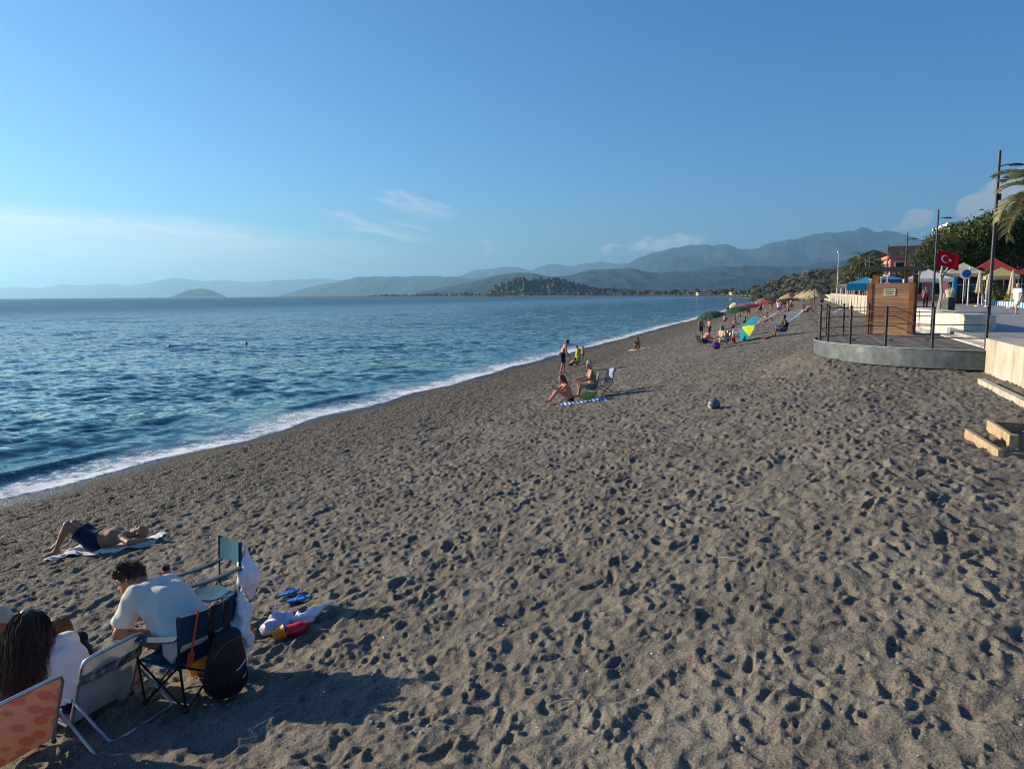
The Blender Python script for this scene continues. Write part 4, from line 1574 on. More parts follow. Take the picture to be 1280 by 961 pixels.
M_BAGW = mat('thin_white_plastic', (0.74, 0.74, 0.76), 0.35, 0.4, trans=0.0, var=0.06, bump=0.5, bscale=14)
M_BAGC = mat('clear_plastic', (0.62, 0.68, 0.72), 0.25, 0.5, var=0.08, bump=0.5, bscale=18)
M_BAGP = mat('lilac_plastic', (0.50, 0.46, 0.60), 0.35, 0.4, var=0.15, bump=0.5, bscale=16)


def hung_bag(name, label, m, L_, w, loc, rz, seed, lumps):
    P = [cone((0, 0, 0), 0.012, (0, 0, -0.16 * L_ / 0.4), 0.035, 0.04), cone((0, -w * 0.25, -L_ * 0.4), 0.05, (0, w * 0.2, -L_ * 0.75), w * 0.5, 0.08)]
    for q in lumps:
        P.append(ell(q[:3], q[3:6], None, 0.06))
    o = obj(name, sdf_mesh(P, 0.0075, name, m, 0.010, 36, seed, smooth_it=1), None, loc, rz)
    tag(o, label, 'plastic bag')
    MB().tube([(0.0, -0.02, -0.03), (0.01, -0.025, 0.03), (0.012, 0.0, 0.055), (0.01, 0.025, 0.03), (0, 0.02, -0.03)], 0.006, 6).build('handle', m, o, smooth=True)
    return o


hung_bag('plastic_bag', 'clear plastic bag hanging beside the black backpack', M_BAGC, 0.40, 0.17, cm @ Vector((-0.34, -0.275, 0.70)), R(150), 0.4,
         [(0, 0.0, -0.40, 0.07, 0.09, 0.10)])
bg_c = hung_bag('plastic_bag', 'white plastic bag hanging on the empty camping chair', M_BAGW, 0.42, 0.20, (0, 0, 0), R(222), 1.4,
                [(0.0, 0.02, -0.30, 0.07, 0.10, 0.13), (0.0, 0.03, -0.43, 0.05, 0.06, 0.10)])
bg_c.location = camp2.matrix_world @ Vector((-0.35, 0.275, 0.74))

sp_ = MB().tube([(0, 0, 0), (0, 0, 0.30)], 0.008, 8).build('toy_spade', mat('red_plastic', (0.62, 0.055, 0.02), 0.4, 0.4), smooth=True)
tag(sp_, 'red toy spade stuck behind the camping chair back', 'toy')
MB().sheet(lambda u, v: (0.004 * math.sin(PI * v), 0.05 * (v - 0.5) * (1.0 - 0.25 * u * u), -0.10 * u), 5, 5, 0.005).build('blade', MATS['red_plastic'], sp_, smooth=True)
sp_.location = cm @ Vector((-0.325, 0.21, 0.42))
sp_.rotation_euler = (R(16), R(2), R(150))

# ---- toy bucket under his chair
M_AMBER = mat('orange_plastic', (0.78, 0.26, 0.012), 0.38, 0.4)


def bucket(label, x, y, rz, tip, k=1.0):
    o = MB().lathe([(0.065 * k, 0), (0.09 * k, 0.14 * k), (0.096 * k, 0.15 * k), (0.092 * k, 0.152 * k), (0.084 * k, 0.138 * k), (0.06 * k, 0.008)], 20, cap=True).build('toy_bucket', M_AMBER, smooth=True)
    tag(o, label, 'toy')
    MB().tube([(0.09 * k * math.cos(a), 0.09 * k * math.sin(a) * 0.3, 0.15 * k + 0.09 * k * math.sin(a)) for a in np.linspace(0, PI, 9)], 0.004, 6).build('handle', M_AMBER, o, smooth=True)
    o.location = (x, y, gz(x, y) + 0.03)
    o.rotation_euler = (tip, 0, rz)
    return o


bucket('orange toy bucket under the occupied camping chair', -2.52, 5.62, 0.4, 0.1, 1.25)
bucket('small orange toy bucket behind the backpack by the chair foot', -2.42, 6.30, 1.2, 1.2, 0.62)
bucket('orange toy bucket lying in front of the lilac bag', -2.10, 6.14, 2.0, 1.3, 0.72)

# ---- heap beside the empty chair
P = [ell((0, 0, 0.06), (0.14, 0.12, 0.075), None, 0.03), ell((0.08, 0.05, 0.08), (0.10, 0.08, 0.075), None, 0.04), ell((-0.06, -0.04, 0.08), (0.08, 0.09, 0.06), None, 0.03), ell((0.02, 0.04, 0.13), (0.07, 0.05, 0.05), None, 0.03)]
o = obj('plastic_bag', sdf_mesh(P, 0.009, 'plastic_bag', M_BAGP, 0.013, 34, 2.2, smooth_it=1), None, (-2.13, 6.33, gz(-2.13, 6.33) - 0.01), 0.5)
tag(o, 'lilac plastic bag lying full on the sand', 'plastic bag')
MB().tube([(0.02, 0.10, 0.17), (-0.01, 0.13, 0.20), (0.03, 0.15, 0.21), (0.06, 0.12, 0.17)], 0.007, 6).build('handle', M_BAGP, o, smooth=True)
P = [ell((0, 0, 0.05), (0.11, 0.06, 0.055), None, 0.03), cone((0.08, 0, 0.06), 0.05, (0.19, 0.02, 0.10), 0.022, 0.04), cone((0.19, 0.02, 0.10), 0.02, (0.24, 0.0, 0.13), 0.008, 0.02)]
o = obj('plastic_bag', sdf_mesh(P, 0.008, 'plastic_bag', M_BAGW, 0.010, 44, 0.2, smooth_it=1), None, (-1.93, 6.42, gz(-1.93, 6.42) + 0.01), 0.45)
tag(o, 'white plastic bag with long handles lying on the sand', 'plastic bag')
MB().tube([(0.20, 0.01, 0.10), (0.26, -0.03, 0.16), (0.30, 0.0, 0.15), (0.27, 0.03, 0.11)], 0.006, 6).build('handle', M_BAGW, o, smooth=True)
P = [ell((0, 0, 0.045), (0.105, 0.06, 0.05), None, 0.02), ell((0.06, 0.0, 0.06), (0.055, 0.05, 0.045), None, 0.03), cone((-0.09, 0, 0.05), 0.03, (-0.13, -0.01, 0.045), 0.022, 0.02)]
o = obj('toy_watering_can', sdf_mesh(P, 0.007, 'toy_watering_can', mat('glossy_red', (0.55, 0.012, 0.03), 0.3, 0.5), 0.002, 20, 0, smooth_it=1), None, (-1.94, 6.20, gz(-1.94, 6.20)), 0.3)
tag(o, 'bright red plastic toy lying beside the lilac bag', 'toy')
MB().tube([(0.09, 0.0, 0.09), (0.13, 0.0, 0.10), (0.135, 0, 0.05), (0.10, 0, 0.02)], 0.009, 8).build('handle', MATS['glossy_red'], o, smooth=True)

M_FLIP = mat('blue_rubber', (0.012, 0.16, 0.50), 0.6, 0.3)


def flipflop(label, x, y, rz):
    outl = []
    for i in range(24):
        a = 2 * PI * i / 24
        r = 1 + 0.10 * math.cos(a) - 0.10 * math.cos(2 * a)
        outl.append((0.125 * math.cos(a), 0.046 * math.sin(a) * r))
    o = MB().prism(outl, 0, 0.018).build('flip_flop', M_FLIP)
    tag(o, label, 'flip-flop', 'blue flip-flops')
    MB().tube([(0.07, 0, 0.016), (0.045, 0.012, 0.040), (0.0, 0.034, 0.045), (-0.03, 0.044, 0.012)], 0.006, 6).build('strap', M_FLIP, o, smooth=True)
    MB().tube([(0.07, 0, 0.016), (0.045, -0.012, 0.040), (0.0, -0.034, 0.045), (-0.03, -0.044, 0.012)], 0.006, 6).build('strap', M_FLIP, o, smooth=True)
    ground_tilt(o, x, y, rz, 1.0, 0.018)
    return o


flipflop('blue flip-flop farther from the white bag', -2.33, 7.36, R(40))
flipflop('blue flip-flop nearer to the white bag', -2.15, 7.10, R(15))

# ---- folding beach chairs
def beach_chair(label, x, y, rz, m_cloth, m_band, recline=0.24):
    t = empty('beach_chair')
    tag(t, label, 'chair', 'folding beach chairs')
    hw = 0.245
    bx0, bz0 = -0.02, 0.07
    bx1, bz1 = bx0 - recline, 0.57

    def bp3(u, yy, off_=0.0):
        return (bx0 + (bx1 - bx0) * u + off_, yy, bz0 + (bz1 - bz0) * u)
    cr = 0.05
    loop = [bp3(0, -hw), bp3(0.5, -hw), bp3(0.90, -hw), bp3(0.975, -hw + 0.02), bp3(1.0, -hw + cr + 0.02), bp3(1.0, 0), bp3(1.0, hw - cr - 0.02), bp3(0.975, hw - 0.02), bp3(0.90, hw), bp3(0.5, hw), bp3(0, hw)]
    MB().tube(loop, 0.0125, 10).build('back_frame', M_ALU, t, smooth=True)
    MB().tube([(bx0, -hw, bz0), (0.40, -hw, 0.17), (0.44, -hw + 0.04, 0.175), (0.44, hw - 0.04, 0.175), (0.40, hw, 0.17), (bx0, hw, bz0)], 0.0125, 10).build('seat_frame', M_ALU, t, smooth=True)
    for sg in (1, -1):
        MB().tube([bp3(0.42, sg * (hw + 0.016)), (-0.42, sg * (hw + 0.016), 0.03), (-0.44, sg * (hw - 0.01), 0.012)], 0.011, 8).build('leg', M_ALU, t, smooth=True)
        MB().tube([(0.38, sg * (hw + 0.014), 0.165), (0.22, sg * (hw + 0.014), 0.012)], 0.011, 8).build('leg', M_ALU, t, smooth=True)
        MB().tube([bp3(0.42, sg * (hw + 0.03)), (0.10, sg * (hw + 0.03), 0.33), (0.27, sg * (hw + 0.03), 0.31), (0.33, sg * (hw + 0.03), 0.16)], 0.010, 8).build('armrest', M_ALU, t, smooth=True)
        MB().lathe([(0.022, 0), (0.022, 0.014), (0.012, 0.018)], 10, (bx0, sg * hw, bz0), Matrix.Rotation(R(90 * -sg), 3, 'X')).build('hinge', M_PLAST_BK, t, smooth=True)
    MB().tube([(-0.44, -hw + 0.01, 0.012), (-0.44, hw - 0.01, 0.012)], 0.011, 8).build('stretcher', M_ALU, t, smooth=True)
    ft = MB().sheet(lambda u, v: (lambda q: (q[0] - 0.030 * math.sin(PI * u) * math.sin(PI * v), q[1], q[2]))(bp3(0.05 + 0.92 * u, -hw + 0.012 + (2 * hw - 0.024) * v)), 12, 10, 0.006).build('back_fabric', m_cloth, t, smooth=True)
    if m_band is not None:
        MB().sheet(lambda u, v: (lambda q: (q[0] - 0.024 * math.sin(PI * v) - 0.012, q[1], q[2]))(bp3(0.62 + 0.15 * u, -hw - 0.012 + (2 * hw + 0.024) * v)), 4, 10, 0.008).build('band', m_band, ft, smooth=True)
    MB().sheet(lambda u, v: (0.01 + 0.42 * u, -hw + 0.012 + (2 * hw - 0.024) * v, 0.075 + 0.10 * u - 0.03 * math.sin(PI * u) * math.sin(PI * v)), 10, 10, 0.006).build('seat_fabric', m_cloth, t, smooth=True)
    ground_tilt(t, x, y, rz, 0.7)
    return t


def thin(m, col, w=0.45):
    """light shows through a thin fabric"""
    nt = m.node_tree
    b_ = nt.nodes['Principled BSDF']
    tr = nt.nodes.new('ShaderNodeBsdfTranslucent')
    mxs = nt.nodes.new('ShaderNodeMixShader')
    mxs.inputs[0].default_value = w
    src = b_.inputs['Base Color'].links
    if src:
        nt.links.new(src[0].from_socket, tr.inputs['Color'])
    else:
        tr.inputs['Color'].default_value = (*col, 1)
    nt.links.new(b_.outputs[0], mxs.inputs[1])
    nt.links.new(tr.outputs[0], mxs.inputs[2])
    nt.links.new(mxs.outputs[0], nt.nodes['Material Output'].inputs['Surface'])
    return m


M_CANVAS = mat('white_canvas', (0.50, 0.49, 0.47), 0.85, 0.2, var=0.18, vscale=7, bump=0.2, bscale=200)
# worn grey print on the band
m, n, l, b = new_mat('worn_print_band')
tcn = n.new('ShaderNodeTexCoord')
rp = ramp(n, [(0.40, (0.045, 0.05, 0.055)), (0.52, (0.20, 0.20, 0.20)), (0.60, (0.46, 0.45, 0.43))])
l.new(noise(n, l, tcn.outputs['Object'], 14, 6, 0.7), rp.inputs[0])
l.new(rp.outputs[0], b.inputs['Base Color'])
b.inputs['Roughness'].default_value = 0.85
M_BAND = m
# coral fabric printed with slanted petals
m, n, l, b = new_mat('coral_petal_print')
tcn = n.new('ShaderNodeTexCoord')
vr = n.new('ShaderNodeVectorRotate')
vr.rotation_type = 'X_AXIS'
vr.inputs['Angle'].default_value = R(52)
l.new(tcn.outputs['Object'], vr.inputs['Vector'])
mp = n.new('ShaderNodeMapping')
mp.inputs['Scale'].default_value = (0.0, 15.0, 5.6)
l.new(vr.outputs[0], mp.inputs['Vector'])
vo = n.new('ShaderNodeTexVoronoi')
vo.inputs['Scale'].default_value = 1.0
vo.inputs['Randomness'].default_value = 0.55
l.new(mp.outputs[0], vo.inputs['Vector'])
rp = ramp(n, [(0.0, (0.60, 0.235, 0.175)), (0.37, (0.58, 0.23, 0.165)), (0.40, (0.46, 0.30, 0.16)), (0.44, (0.48, 0.31, 0.17)), (0.48, (0.62, 0.37, 0.26)), (1.0, (0.60, 0.36, 0.25))])
l.new(vo.outputs['Distance'], rp.inputs[0])
l.new(rp.outputs[0], b.inputs['Base Color'])
b.inputs['Roughness'].default_value = 0.85
M_CORAL = thin(m, (0.7, 0.3, 0.2), 0.32)
thin(M_CANVAS, (0.5, 0.5, 0.5), 0.35)
thin(C_TEAL, (0, 0.2, 0.2), 0.35)
wch = beach_chair('white canvas folding beach chair the dark-haired woman sits on', -3.02, 5.08, R(157), M_CANVAS, M_BAND)
cch = beach_chair('coral folding beach chair printed with petals, cut off by the frame', -3.24, 4.47, R(155), M_CORAL, None)

# ---- the woman with long dark hair
Jw = make_joints((0, 0, 0.18), (0.17, 0, 0.37), (0.28, 0.02, 0.52), (0.37, 0.06, 0.66),
                 (((0.36, 0.24, 0.32), (0.55, 0.16, 0.30)), ((0.38, -0.20, 0.32), (0.56, -0.08, 0.30))),
                 (((0.40, 0.17, 0.34), (0.60, 0.16, 0.08)), ((0.40, -0.15, 0.34), (0.58, -0.12, 0.08))),
                 face=(0.78, 0.30, -0.55), sw=0.140)
WX, WY = -3.22, 5.16
woman = person('woman with long dark hair and white top in the white chair', Jw, 0.010, SK_TAN, (WX, WY, gz(WX, WY) + 0.01), R(157),
               [('shorts', C_NAVY, dict(frac=0.6, ex=0.02)),
                ('shirt', C_WHITE, dict(sleeve=0.45, hem=0.03, ex=0.022, fold=0.005))], None, None, k=0.90, fem=0.9)
locks = []
Hh_ = head_frame(Jw)
rh = np.random.default_rng(8)
for p, nn, q in scalp_points(Jw, 4600, 0.94, 9, 0.35, -0.6):
    # fall outwards a little, then straight down, wavy; more of it to her left
    L_ = rh.uniform(0.30, 0.50)
    ph, fr = rh.uniform(0, 6.28), rh.uniform(5, 10)
    lay = rh.uniform(0.0, 1.0)
    ln = []
    for t in np.linspace(0, 1, 11):
        e = 1 - math.exp(-t * 4.0)
        w = 0.022 * t * math.sin(fr * t + ph)
        flat = nn * v3(1, 1, 0.2) * (0.030 + 0.045 * lay)
        fall = v3(-0.13 - 0.05 * lay, 0.17 + 0.05 * lay, 0) * (1.0 if q[1] > -0.35 else 0.35)
        ln.append(p + nn * 0.012 * min(t * 8, 1) + flat * e + fall * (t ** 1.25) + v3(w, w * 0.8, 0) + v3(rh.normal(0, 0.004), rh.normal(0, 0.004), 0) * (t > 0.2) - v3(0, 0, 1) * L_ * max(t - 0.08, 0) ** 1.10)
    locks.append(ln)
m, n, l, b = new_mat('hair_dark_locks')
geo = n.new('ShaderNodeNewGeometry')
rp = ramp(n, [(0.0, (0.016, 0.010, 0.007)), (0.55, (0.045, 0.026, 0.015)), (1.0, (0.16, 0.085, 0.043))])
l.new(geo.outputs['Random Per Island'], rp.inputs[0])
l.new(rp.outputs[0], b.inputs['Base Color'])
b.inputs['Roughness'].default_value = 0.38
strands(locks, 0.0019, m, 'hair', woman)
obj('hair', sdf_mesh(cap_prims(Jw, 0.94, 0.014, 0.03), 0.010, 'hair', HAIR_DK, 0.003, 70), woman)

# ---- the fair-haired child in front of her, and someone at the edge of the picture
Jc = scale_joints(pose_ground(0.35, True, 0.40), 0.68)
kid = person('fair-haired child in dark and orange top sitting before the woman', Jc, 0.010, SK_FAIR, (-3.52, 5.72, gz(-3.52, 5.72)), R(172),
             [('shirt', C_BLACK, dict(sleeve=0.5, ex=0.02)), ('shorts', C_ORANGE, dict(frac=0.5))], 'bob', HAIR_BL, k=0.72)
cl_ = []
for p, nn, q in scalp_points(Jc, 700, 0.72, 5, 0.5, -0.6):
    ln = []
    for t in np.linspace(0, 1, 6):
        ln.append(p + nn * (0.014 * math.sin(2.5 * t) + 0.012) - v3(0, 0, 0.06 * t * t) - v3(0.02 * t, 0, 0))
    cl_.append(ln)
strands(cl_, 0.0032, HAIR_BL, 'hair', kid)
Je = pose_ground(0.30)
person('person with dark tied hair sitting at the very edge of the picture', Je, 0.012, SK_TAN, (-4.30, 5.50, gz(-4.30, 5.50)), R(10),
       [('shirt', C_BLACK, dict(sleeve=0.4)), ('shorts', C_NAVY, dict(frac=0.5)), ('hat', C_BEIGE)], 'tied', HAIR_DK, k=0.98)

# ---- the man sunbathing on a towel
Jl = make_joints((0, 0, 0.13), (-0.29, 0, 0.155), (-0.50, 0, 0.14), (-0.665, 0.0, 0.15),
                 (((-0.62, 0.34, 0.10), (-0.80, 0.16, 0.07)), ((-0.40, -0.32, 0.09), (-0.17, -0.36, 0.075))),
                 (((0.30, 0.12, 0.44), (0.50, 0.16, 0.085)), ((0.34, -0.16, 0.40), (0.66, -0.14, 0.085))),
                 face=(0.22, -0.12, 0.97), toes=((0.64, 0.19, 0.04), (0.80, -0.12, 0.05)))
LX, LY = -6.30, 10.82
ly = person('shirtless man in navy shorts sunbathing on his back on a towel', Jl, 0.011, SK_TAN, (LX, LY, gz(LX, LY) + 0.02), R(186),
            [('shorts', C_NAVY, dict(frac=0.62, ex=0.022, flare=0.02))], None, None, g=1.12, k=1.02)
s_l, d_l = to_sd(LX, LY)
ly.rotation_mode = 'QUATERNION'
ground_tilt(ly, LX, LY, R(186), 0.9, 0.02)


def towel(name, label, m, x, y, rz, L_, W_, seed, dz=0.022, cat='towel'):
    ca, sa = math.cos(rz), math.sin(rz)

    def fn(u, v):
        a, c = (u - 0.5) * L_, (v - 0.5) * W_ * (1 + 0.05 * math.sin(3 * u + seed))
        wx, wy = x + a * ca - c * sa, y + a * sa + c * ca
        edge_ = min(u, 1 - u, v, 1 - v)
        lie = float(sand_z(wx, wy)) + 0.012 if edge_ < 0.12 else max(float(sand_z(wx, wy)) + 0.012, gz(wx, wy) + dz * 0.6)
        return (wx - x, wy - y, lie - gz(x, y) + 0.016 * math.sin(11 * u + 5 * v + seed) * math.sin(7 * v + seed) + 0.010 * math.sin(23 * u + 3 * v + seed))
    o = MB().sheet(fn, 26, 16, 0.008).build(name, m, None, (x, y, gz(x, y)), smooth=True)
    tag(o, label, cat)
    return o


towel('beach_towel', 'white towel under the sunbathing man', C_WHITE, -6.16, 10.86, R(186), 1.55, 0.62, 0.7, 0.03)
# small litter and larger stones on the sand
M_SHELL = mat('bleached_shell', (0.68, 0.66, 0.60), 0.7, 0.2, var=0.2, vscale=30)
M_PEB = mat('grey_pebble', (0.17, 0.165, 0.155), 0.75, 0.3, var=0.45, vscale=1.3)
ri = np.random.default_rng(77)
ico = bmesh.new()
bmesh.ops.create_icosphere(ico, subdivisions=1, radius=1.0)
IV = np.array([v.co[:] for v in ico.verts])
IFc = np.array([[v.index for v in f.verts] for f in ico.faces])
ico.free()


def pebble_field(name, label, m, n_, slo, shi, dlo, dhi, r0, r1):
    s = slo + (shi - slo) * ri.random(n_) ** 1.6
    d = ri.uniform(dlo, dhi, n_)
    x, y = -18 + s * TX + d * NX, s * TY + d * NY
    z = sand_z(x, y)
    rr = r0 * (r1 / r0) ** (ri.random(n_) ** 2.2)
    sc = rr[:, None] * np.stack([ri.uniform(0.8, 1.3, n_), ri.uniform(0.7, 1.1, n_), ri.uniform(0.4, 0.7, n_)], 1)
    a = ri.uniform(0, 6.28, n_)
    V = IV[None] * sc[:, None, :] * (1 + ri.normal(0, 0.10, (n_, len(IV), 1)))
    ca, sa = np.cos(a)[:, None], np.sin(a)[:, None]
    VX = V[..., 0] * ca - V[..., 1] * sa + x[:, None]
    VY = V[..., 0] * sa + V[..., 1] * ca + y[:, None]
    VZ = V[..., 2] + (z + rr * 0.15)[:, None]
    F = (IFc[None] + (np.arange(n_) * len(IV))[:, None, None]).reshape(-1, 3)
    o = obj(name, np_mesh(name, np.stack([VX, VY, VZ], -1).reshape(-1, 3), F, True, [m]))
    tag(o, label, None, None, 'stuff')


pebble_field('pebbles', 'grey pebbles strewn over the upper beach', M_PEB, 5200, 5, 46, 1.5, 19.0, 0.008, 0.024)
pebble_field('shell_grit', 'pale shell bits and litter specks on the sand', M_SHELL, 900, 6, 40, 3.0, 20.5, 0.005, 0.014)
for i, (tx, ty, a, L_) in enumerate(((0.35, 5.35, 0.35, 0.16), (0.30, 4.28, 0.12, 0.17), (1.9, 6.4, -0.7, 0.13), (-1.2, 9.0, 0.3, 0.15))):
    st = MB().tube([(-L_ / 2, 0, 0), (0, 0.012, 0.008), (L_ / 2, 0, 0.0)], [0.006, 0.007, 0.003], 6).build('driftwood_twig', mat('driftwood', (0.40, 0.34, 0.25), 0.8, 0.2), smooth=True)
    tag(st, ('pale twig on the sand below the ball', 'pale twig at the bottom of the picture', 'pale twig near the lower corner of the sand', 'pale twig on the shingle')[i], 'twig')
    ground_tilt(st, tx, ty, a, 1.0, 0.02)

# ================================================================ FARTHER ALONG THE BEACH
def at_sand(x, y, dz=0.0):
    return (x, y, gz(x, y) + dz)


# ---- family at the waterline
person('man with dark shorts standing bent over by the children at the waterline', pose_stand(0.30, 0.09, 0.5, 0.6), 0.016, SK_RED, at_sand(2.50, 36.5), R(8),
       [('shorts', C_NAVY, dict(frac=0.85, ex=0.03))], 'short', HAIR_DK, g=1.08, k=1.0)
J = scale_joints(pose_stand(0.05, 0.06, 0.2, 0.3), 0.64)
kid1 = person('child wrapped in a yellow towel at the waterline', J, 0.016, SK_TAN, at_sand(3.76, 42.1), R(190), [('shorts', C_NAVY, dict(frac=0.5))], 'short', HAIR_DK, k=0.68)
obj('yellow_towel', sdf_mesh([cone((0.0, 0.05, 0.88), 0.10, (-0.03, 0.06, 0.15), 0.17, 0.03), cone((0.0, -0.05, 0.88), 0.09, (0.0, -0.07, 0.22), 0.15, 0.05)], 0.016, 'yellow_towel', C_LIME, 0.012, 22, 1.0, hems=[((0, 0, 0.16), (0.1, 0.2, -1))]), kid1)
person('small child in an orange-red top behind the yellow towel', scale_joints(pose_stand(0.0, 0.05), 0.55), 0.016, SK_TAN, at_sand(4.26, 44.2), R(180),
       [('shirt', C_ORANGE, dict(sleeve=0.5)), ('shorts', C_NAVY, dict(frac=0.6))], 'short', HAIR_DK, k=0.6)
person('child crouching between the standing man and the yellow towel', scale_joints(pose_ground(0.7, True, 0.42), 0.66), 0.016, SK_TAN, at_sand(3.30, 41.6), R(20),
       [('shorts', C_BLACK, dict(frac=0.4))], 'short', HAIR_BR, k=0.7)
# ---- couple on the sand
person('woman in black swimsuit sitting on the sand with knees drawn up', pose_ground(0.32, True, 0.40), 0.014, SK_RED, at_sand(1.80, 22.85), R(188),
       [('briefs', C_BLACK), ('band', C_BLACK)], 'bob', HAIR_BR, g=1.08, fem=0.9, k=0.98)


def low_chair(label, x, y, rz, m_cloth, m_frame=None, group='low beach chairs'):
    m_frame = m_frame or M_ALU
    t = empty('low_chair')
    tag(t, label, 'chair', group)
    hw = 0.26
    for sg in (1, -1):
        MB().tube([(0.24, sg * hw, 0.0), (-0.16, sg * hw, 0.30), (-0.30, sg * hw, 0.74)], 0.014, 6).build('side_frame', m_frame, t, smooth=True)
        MB().tube([(-0.26, sg * hw, 0.0), (0.22, sg * hw, 0.29), (0.26, sg * hw, 0.46), (-0.22, sg * hw, 0.48)], 0.014, 6).build('leg', m_frame, t, smooth=True)
    MB().sheet(lambda u, v: (-0.17 - 0.14 * u - 0.02 * math.sin(PI * v), -hw + 2 * hw * v, 0.30 + 0.44 * u), 6, 6, 0.012).build('backrest', m_cloth, t, smooth=True)
    MB().sheet(lambda u, v: (0.22 - 0.38 * u, -hw + 2 * hw * v, 0.29 - 0.02 * u - 0.03 * math.sin(PI * u) * math.sin(PI * v)), 6, 6, 0.012).build('seat', m_cloth, t, smooth=True)
    ground_tilt(t, x, y, rz, 0.6)
    return t


low_chair('low chair with dark backrest under the grey-haired man', 2.52, 23.3, R(185), C_GREY)
person('grey-haired man sitting in a low chair with arms stretched forward', pose_chair(0.28, 0.12, 0.42, 0.42), 0.014, SK_TAN, at_sand(2.56, 23.3), R(185),
       [('shorts', C_GREY, dict(frac=0.6, ex=0.03))], 'short', HAIR_GR, g=1.12)
low_chair('empty low chair draped with a dark blue cloth', 3.02, 24.0, R(200), C_NAVY, M_STEEL_DK)
P = [cone((-0.05, -0.18, 0), 0.05, (0.0, 0.16, 0.03), 0.06, 0.05), ell((0.03, 0.05, -0.12), (0.05, 0.16, 0.14), None, 0.05)]
o = obj('draped_towel', sdf_mesh(P, 0.016, 'draped_towel', cloth('pale_blue_towel', (0.30, 0.33, 0.42)), 0.012, 24, 0.6), None, at_sand(3.27, 24.06, 0.72), R(200))
tag(o, 'pale towel hung over the back of the empty low chair', 'towel')
P = [ell((0, 0, 0.11), (0.24, 0.13, 0.12), None, 0.03), ell((0.12, 0, 0.17), (0.10, 0.10, 0.08), None, 0.05)]
o = obj('beach_bag', sdf_mesh(P, 0.014, 'beach_bag', C_LIME, 0.010, 24, 0.6), None, at_sand(2.35, 22.75), 0.1)
tag(o, 'lime green beach bag under the grey-haired man', 'bag')
MB().tube([(-0.08, 0.02, 0.20), (-0.05, 0.02, 0.33), (0.05, 0.02, 0.33), (0.08, 0.02, 0.20)], 0.012, 6).build('handle', C_LIME, o, smooth=True)
m, n, l, b = new_mat('blue_striped_cotton')
tcn = n.new('ShaderNodeTexCoord')
wv = n.new('ShaderNodeTexWave')
wv.inputs['Scale'].default_value = 2.6
l.new(tcn.outputs['Object'], wv.inputs['Vector'])
rp = ramp(n, [(0.45, (0.03, 0.10, 0.42)), (0.55, (0.60, 0.62, 0.66))], 'CONSTANT')
l.new(wv.outputs[0], rp.inputs[0])
l.new(rp.outputs[0], b.inputs['Base Color'])
b.inputs['Roughness'].default_value = 0.9
towel('beach_towel', 'blue and white towel spread in front of the couple', m, 2.15, 22.3, R(4), 1.45, 0.75, 1.2, 0.05)

# ---- someone alone nearer the water
person('person in black swimsuit sitting alone on a white towel', pose_ground(0.10, True, 0.34), 0.018, SK_DARK, at_sand(8.70, 51.0), R(250), [('briefs', C_BLACK), ('band', C_BLACK)], 'tied', HAIR_DK, fem=0.8, k=0.95)
towel('beach_towel', 'white towel under the person sitting alone', C_WHITE, 8.85, 50.9, R(10), 1.5, 0.8, 2.0, 0.06)

# ---- ball
BR_ = 0.138
bl = MB().lathe([(BR_ * math.sin(a), -BR_ * math.cos(a)) for a in np.linspace(0.02, PI - 0.02, 20)], 28)
ball = bl.build('beach_ball', None, None, (4.48, 16.25, gz(4.48, 16.25) + 0.115), smooth=True)
m, n, l, b = new_mat('ball_print')
tcn = n.new('ShaderNodeTexCoord')
vo = n.new('ShaderNodeTexVoronoi')
vo.inputs['Scale'].default_value = 7.5
l.new(tcn.outputs['Object'], vo.inputs['Vector'])
sc_ = n.new('ShaderNodeSeparateColor')
l.new(vo.outputs['Color'], sc_.inputs[0])
rp = ramp(n, [(0.0, (0.06, 0.085, 0.13)), (0.42, (0.42, 0.43, 0.42)), (0.85, (0.03, 0.04, 0.06))], 'CONSTANT')
l.new(sc_.outputs[0], rp.inputs[0])
l.new(rp.outputs[0], b.inputs['Base Color'])
b.inputs['Roughness'].default_value = 0.4
ball.data.materials.append(m)
tag(ball, 'blue and grey ball lying on the sand', 'ball')

# ---- the group by the teal and lime parasol
G_PEOPLE = 'group round the teal and lime parasol'
low_chair('black low chair under the sunburnt man of the group', 11.0, 42.5, R(15), C_BLACK)
person('sunburnt shirtless man sitting in the group with his back bent', pose_chair(0.24, 0.45, 0.42, 0.35), 0.018, SK_RED, at_sand(11.05, 42.5), R(15), [('shorts', C_TEALD, dict(frac=0.6, ex=0.03))], 'short', HAIR_BR, g=1.15)
low_chair('low chair under the woman in the cyan cap', 11.35, 39.6, R(215), C_BLACK)
person('woman in a cyan cap sitting beside the purple bag', pose_chair(0.28, 0.15, 0.42, 0.35), 0.018, SK_FAIR, at_sand(11.3, 39.55), R(215), [('dress', C_BEIGE), ('hat', C_CYAN)], 'bob', HAIR_BR, fem=0.8)
low_chair('black low chair with high back beside the cyan cap', 12.2, 41.9, R(200), C_BLACK)
P = [ell((0, 0, 0.17), (0.26, 0.20, 0.19), None, 0.03), ell((0.05, 0, 0.28), (0.16, 0.12, 0.12), None, 0.05)]
o = obj('beach_bag', sdf_mesh(P, 0.018, 'beach_bag', C_PURPLE, 0.014, 20, 0.3), None, at_sand(10.75, 38.95), 0.3)
tag(o, 'purple beach bag on the sand before the group', 'bag')
MB().tube([(-0.1, 0, 0.30), (-0.06, 0, 0.46), (0.06, 0, 0.46), (0.1, 0, 0.30)], 0.016, 6).build('handle', C_PURPLE, o, smooth=True)
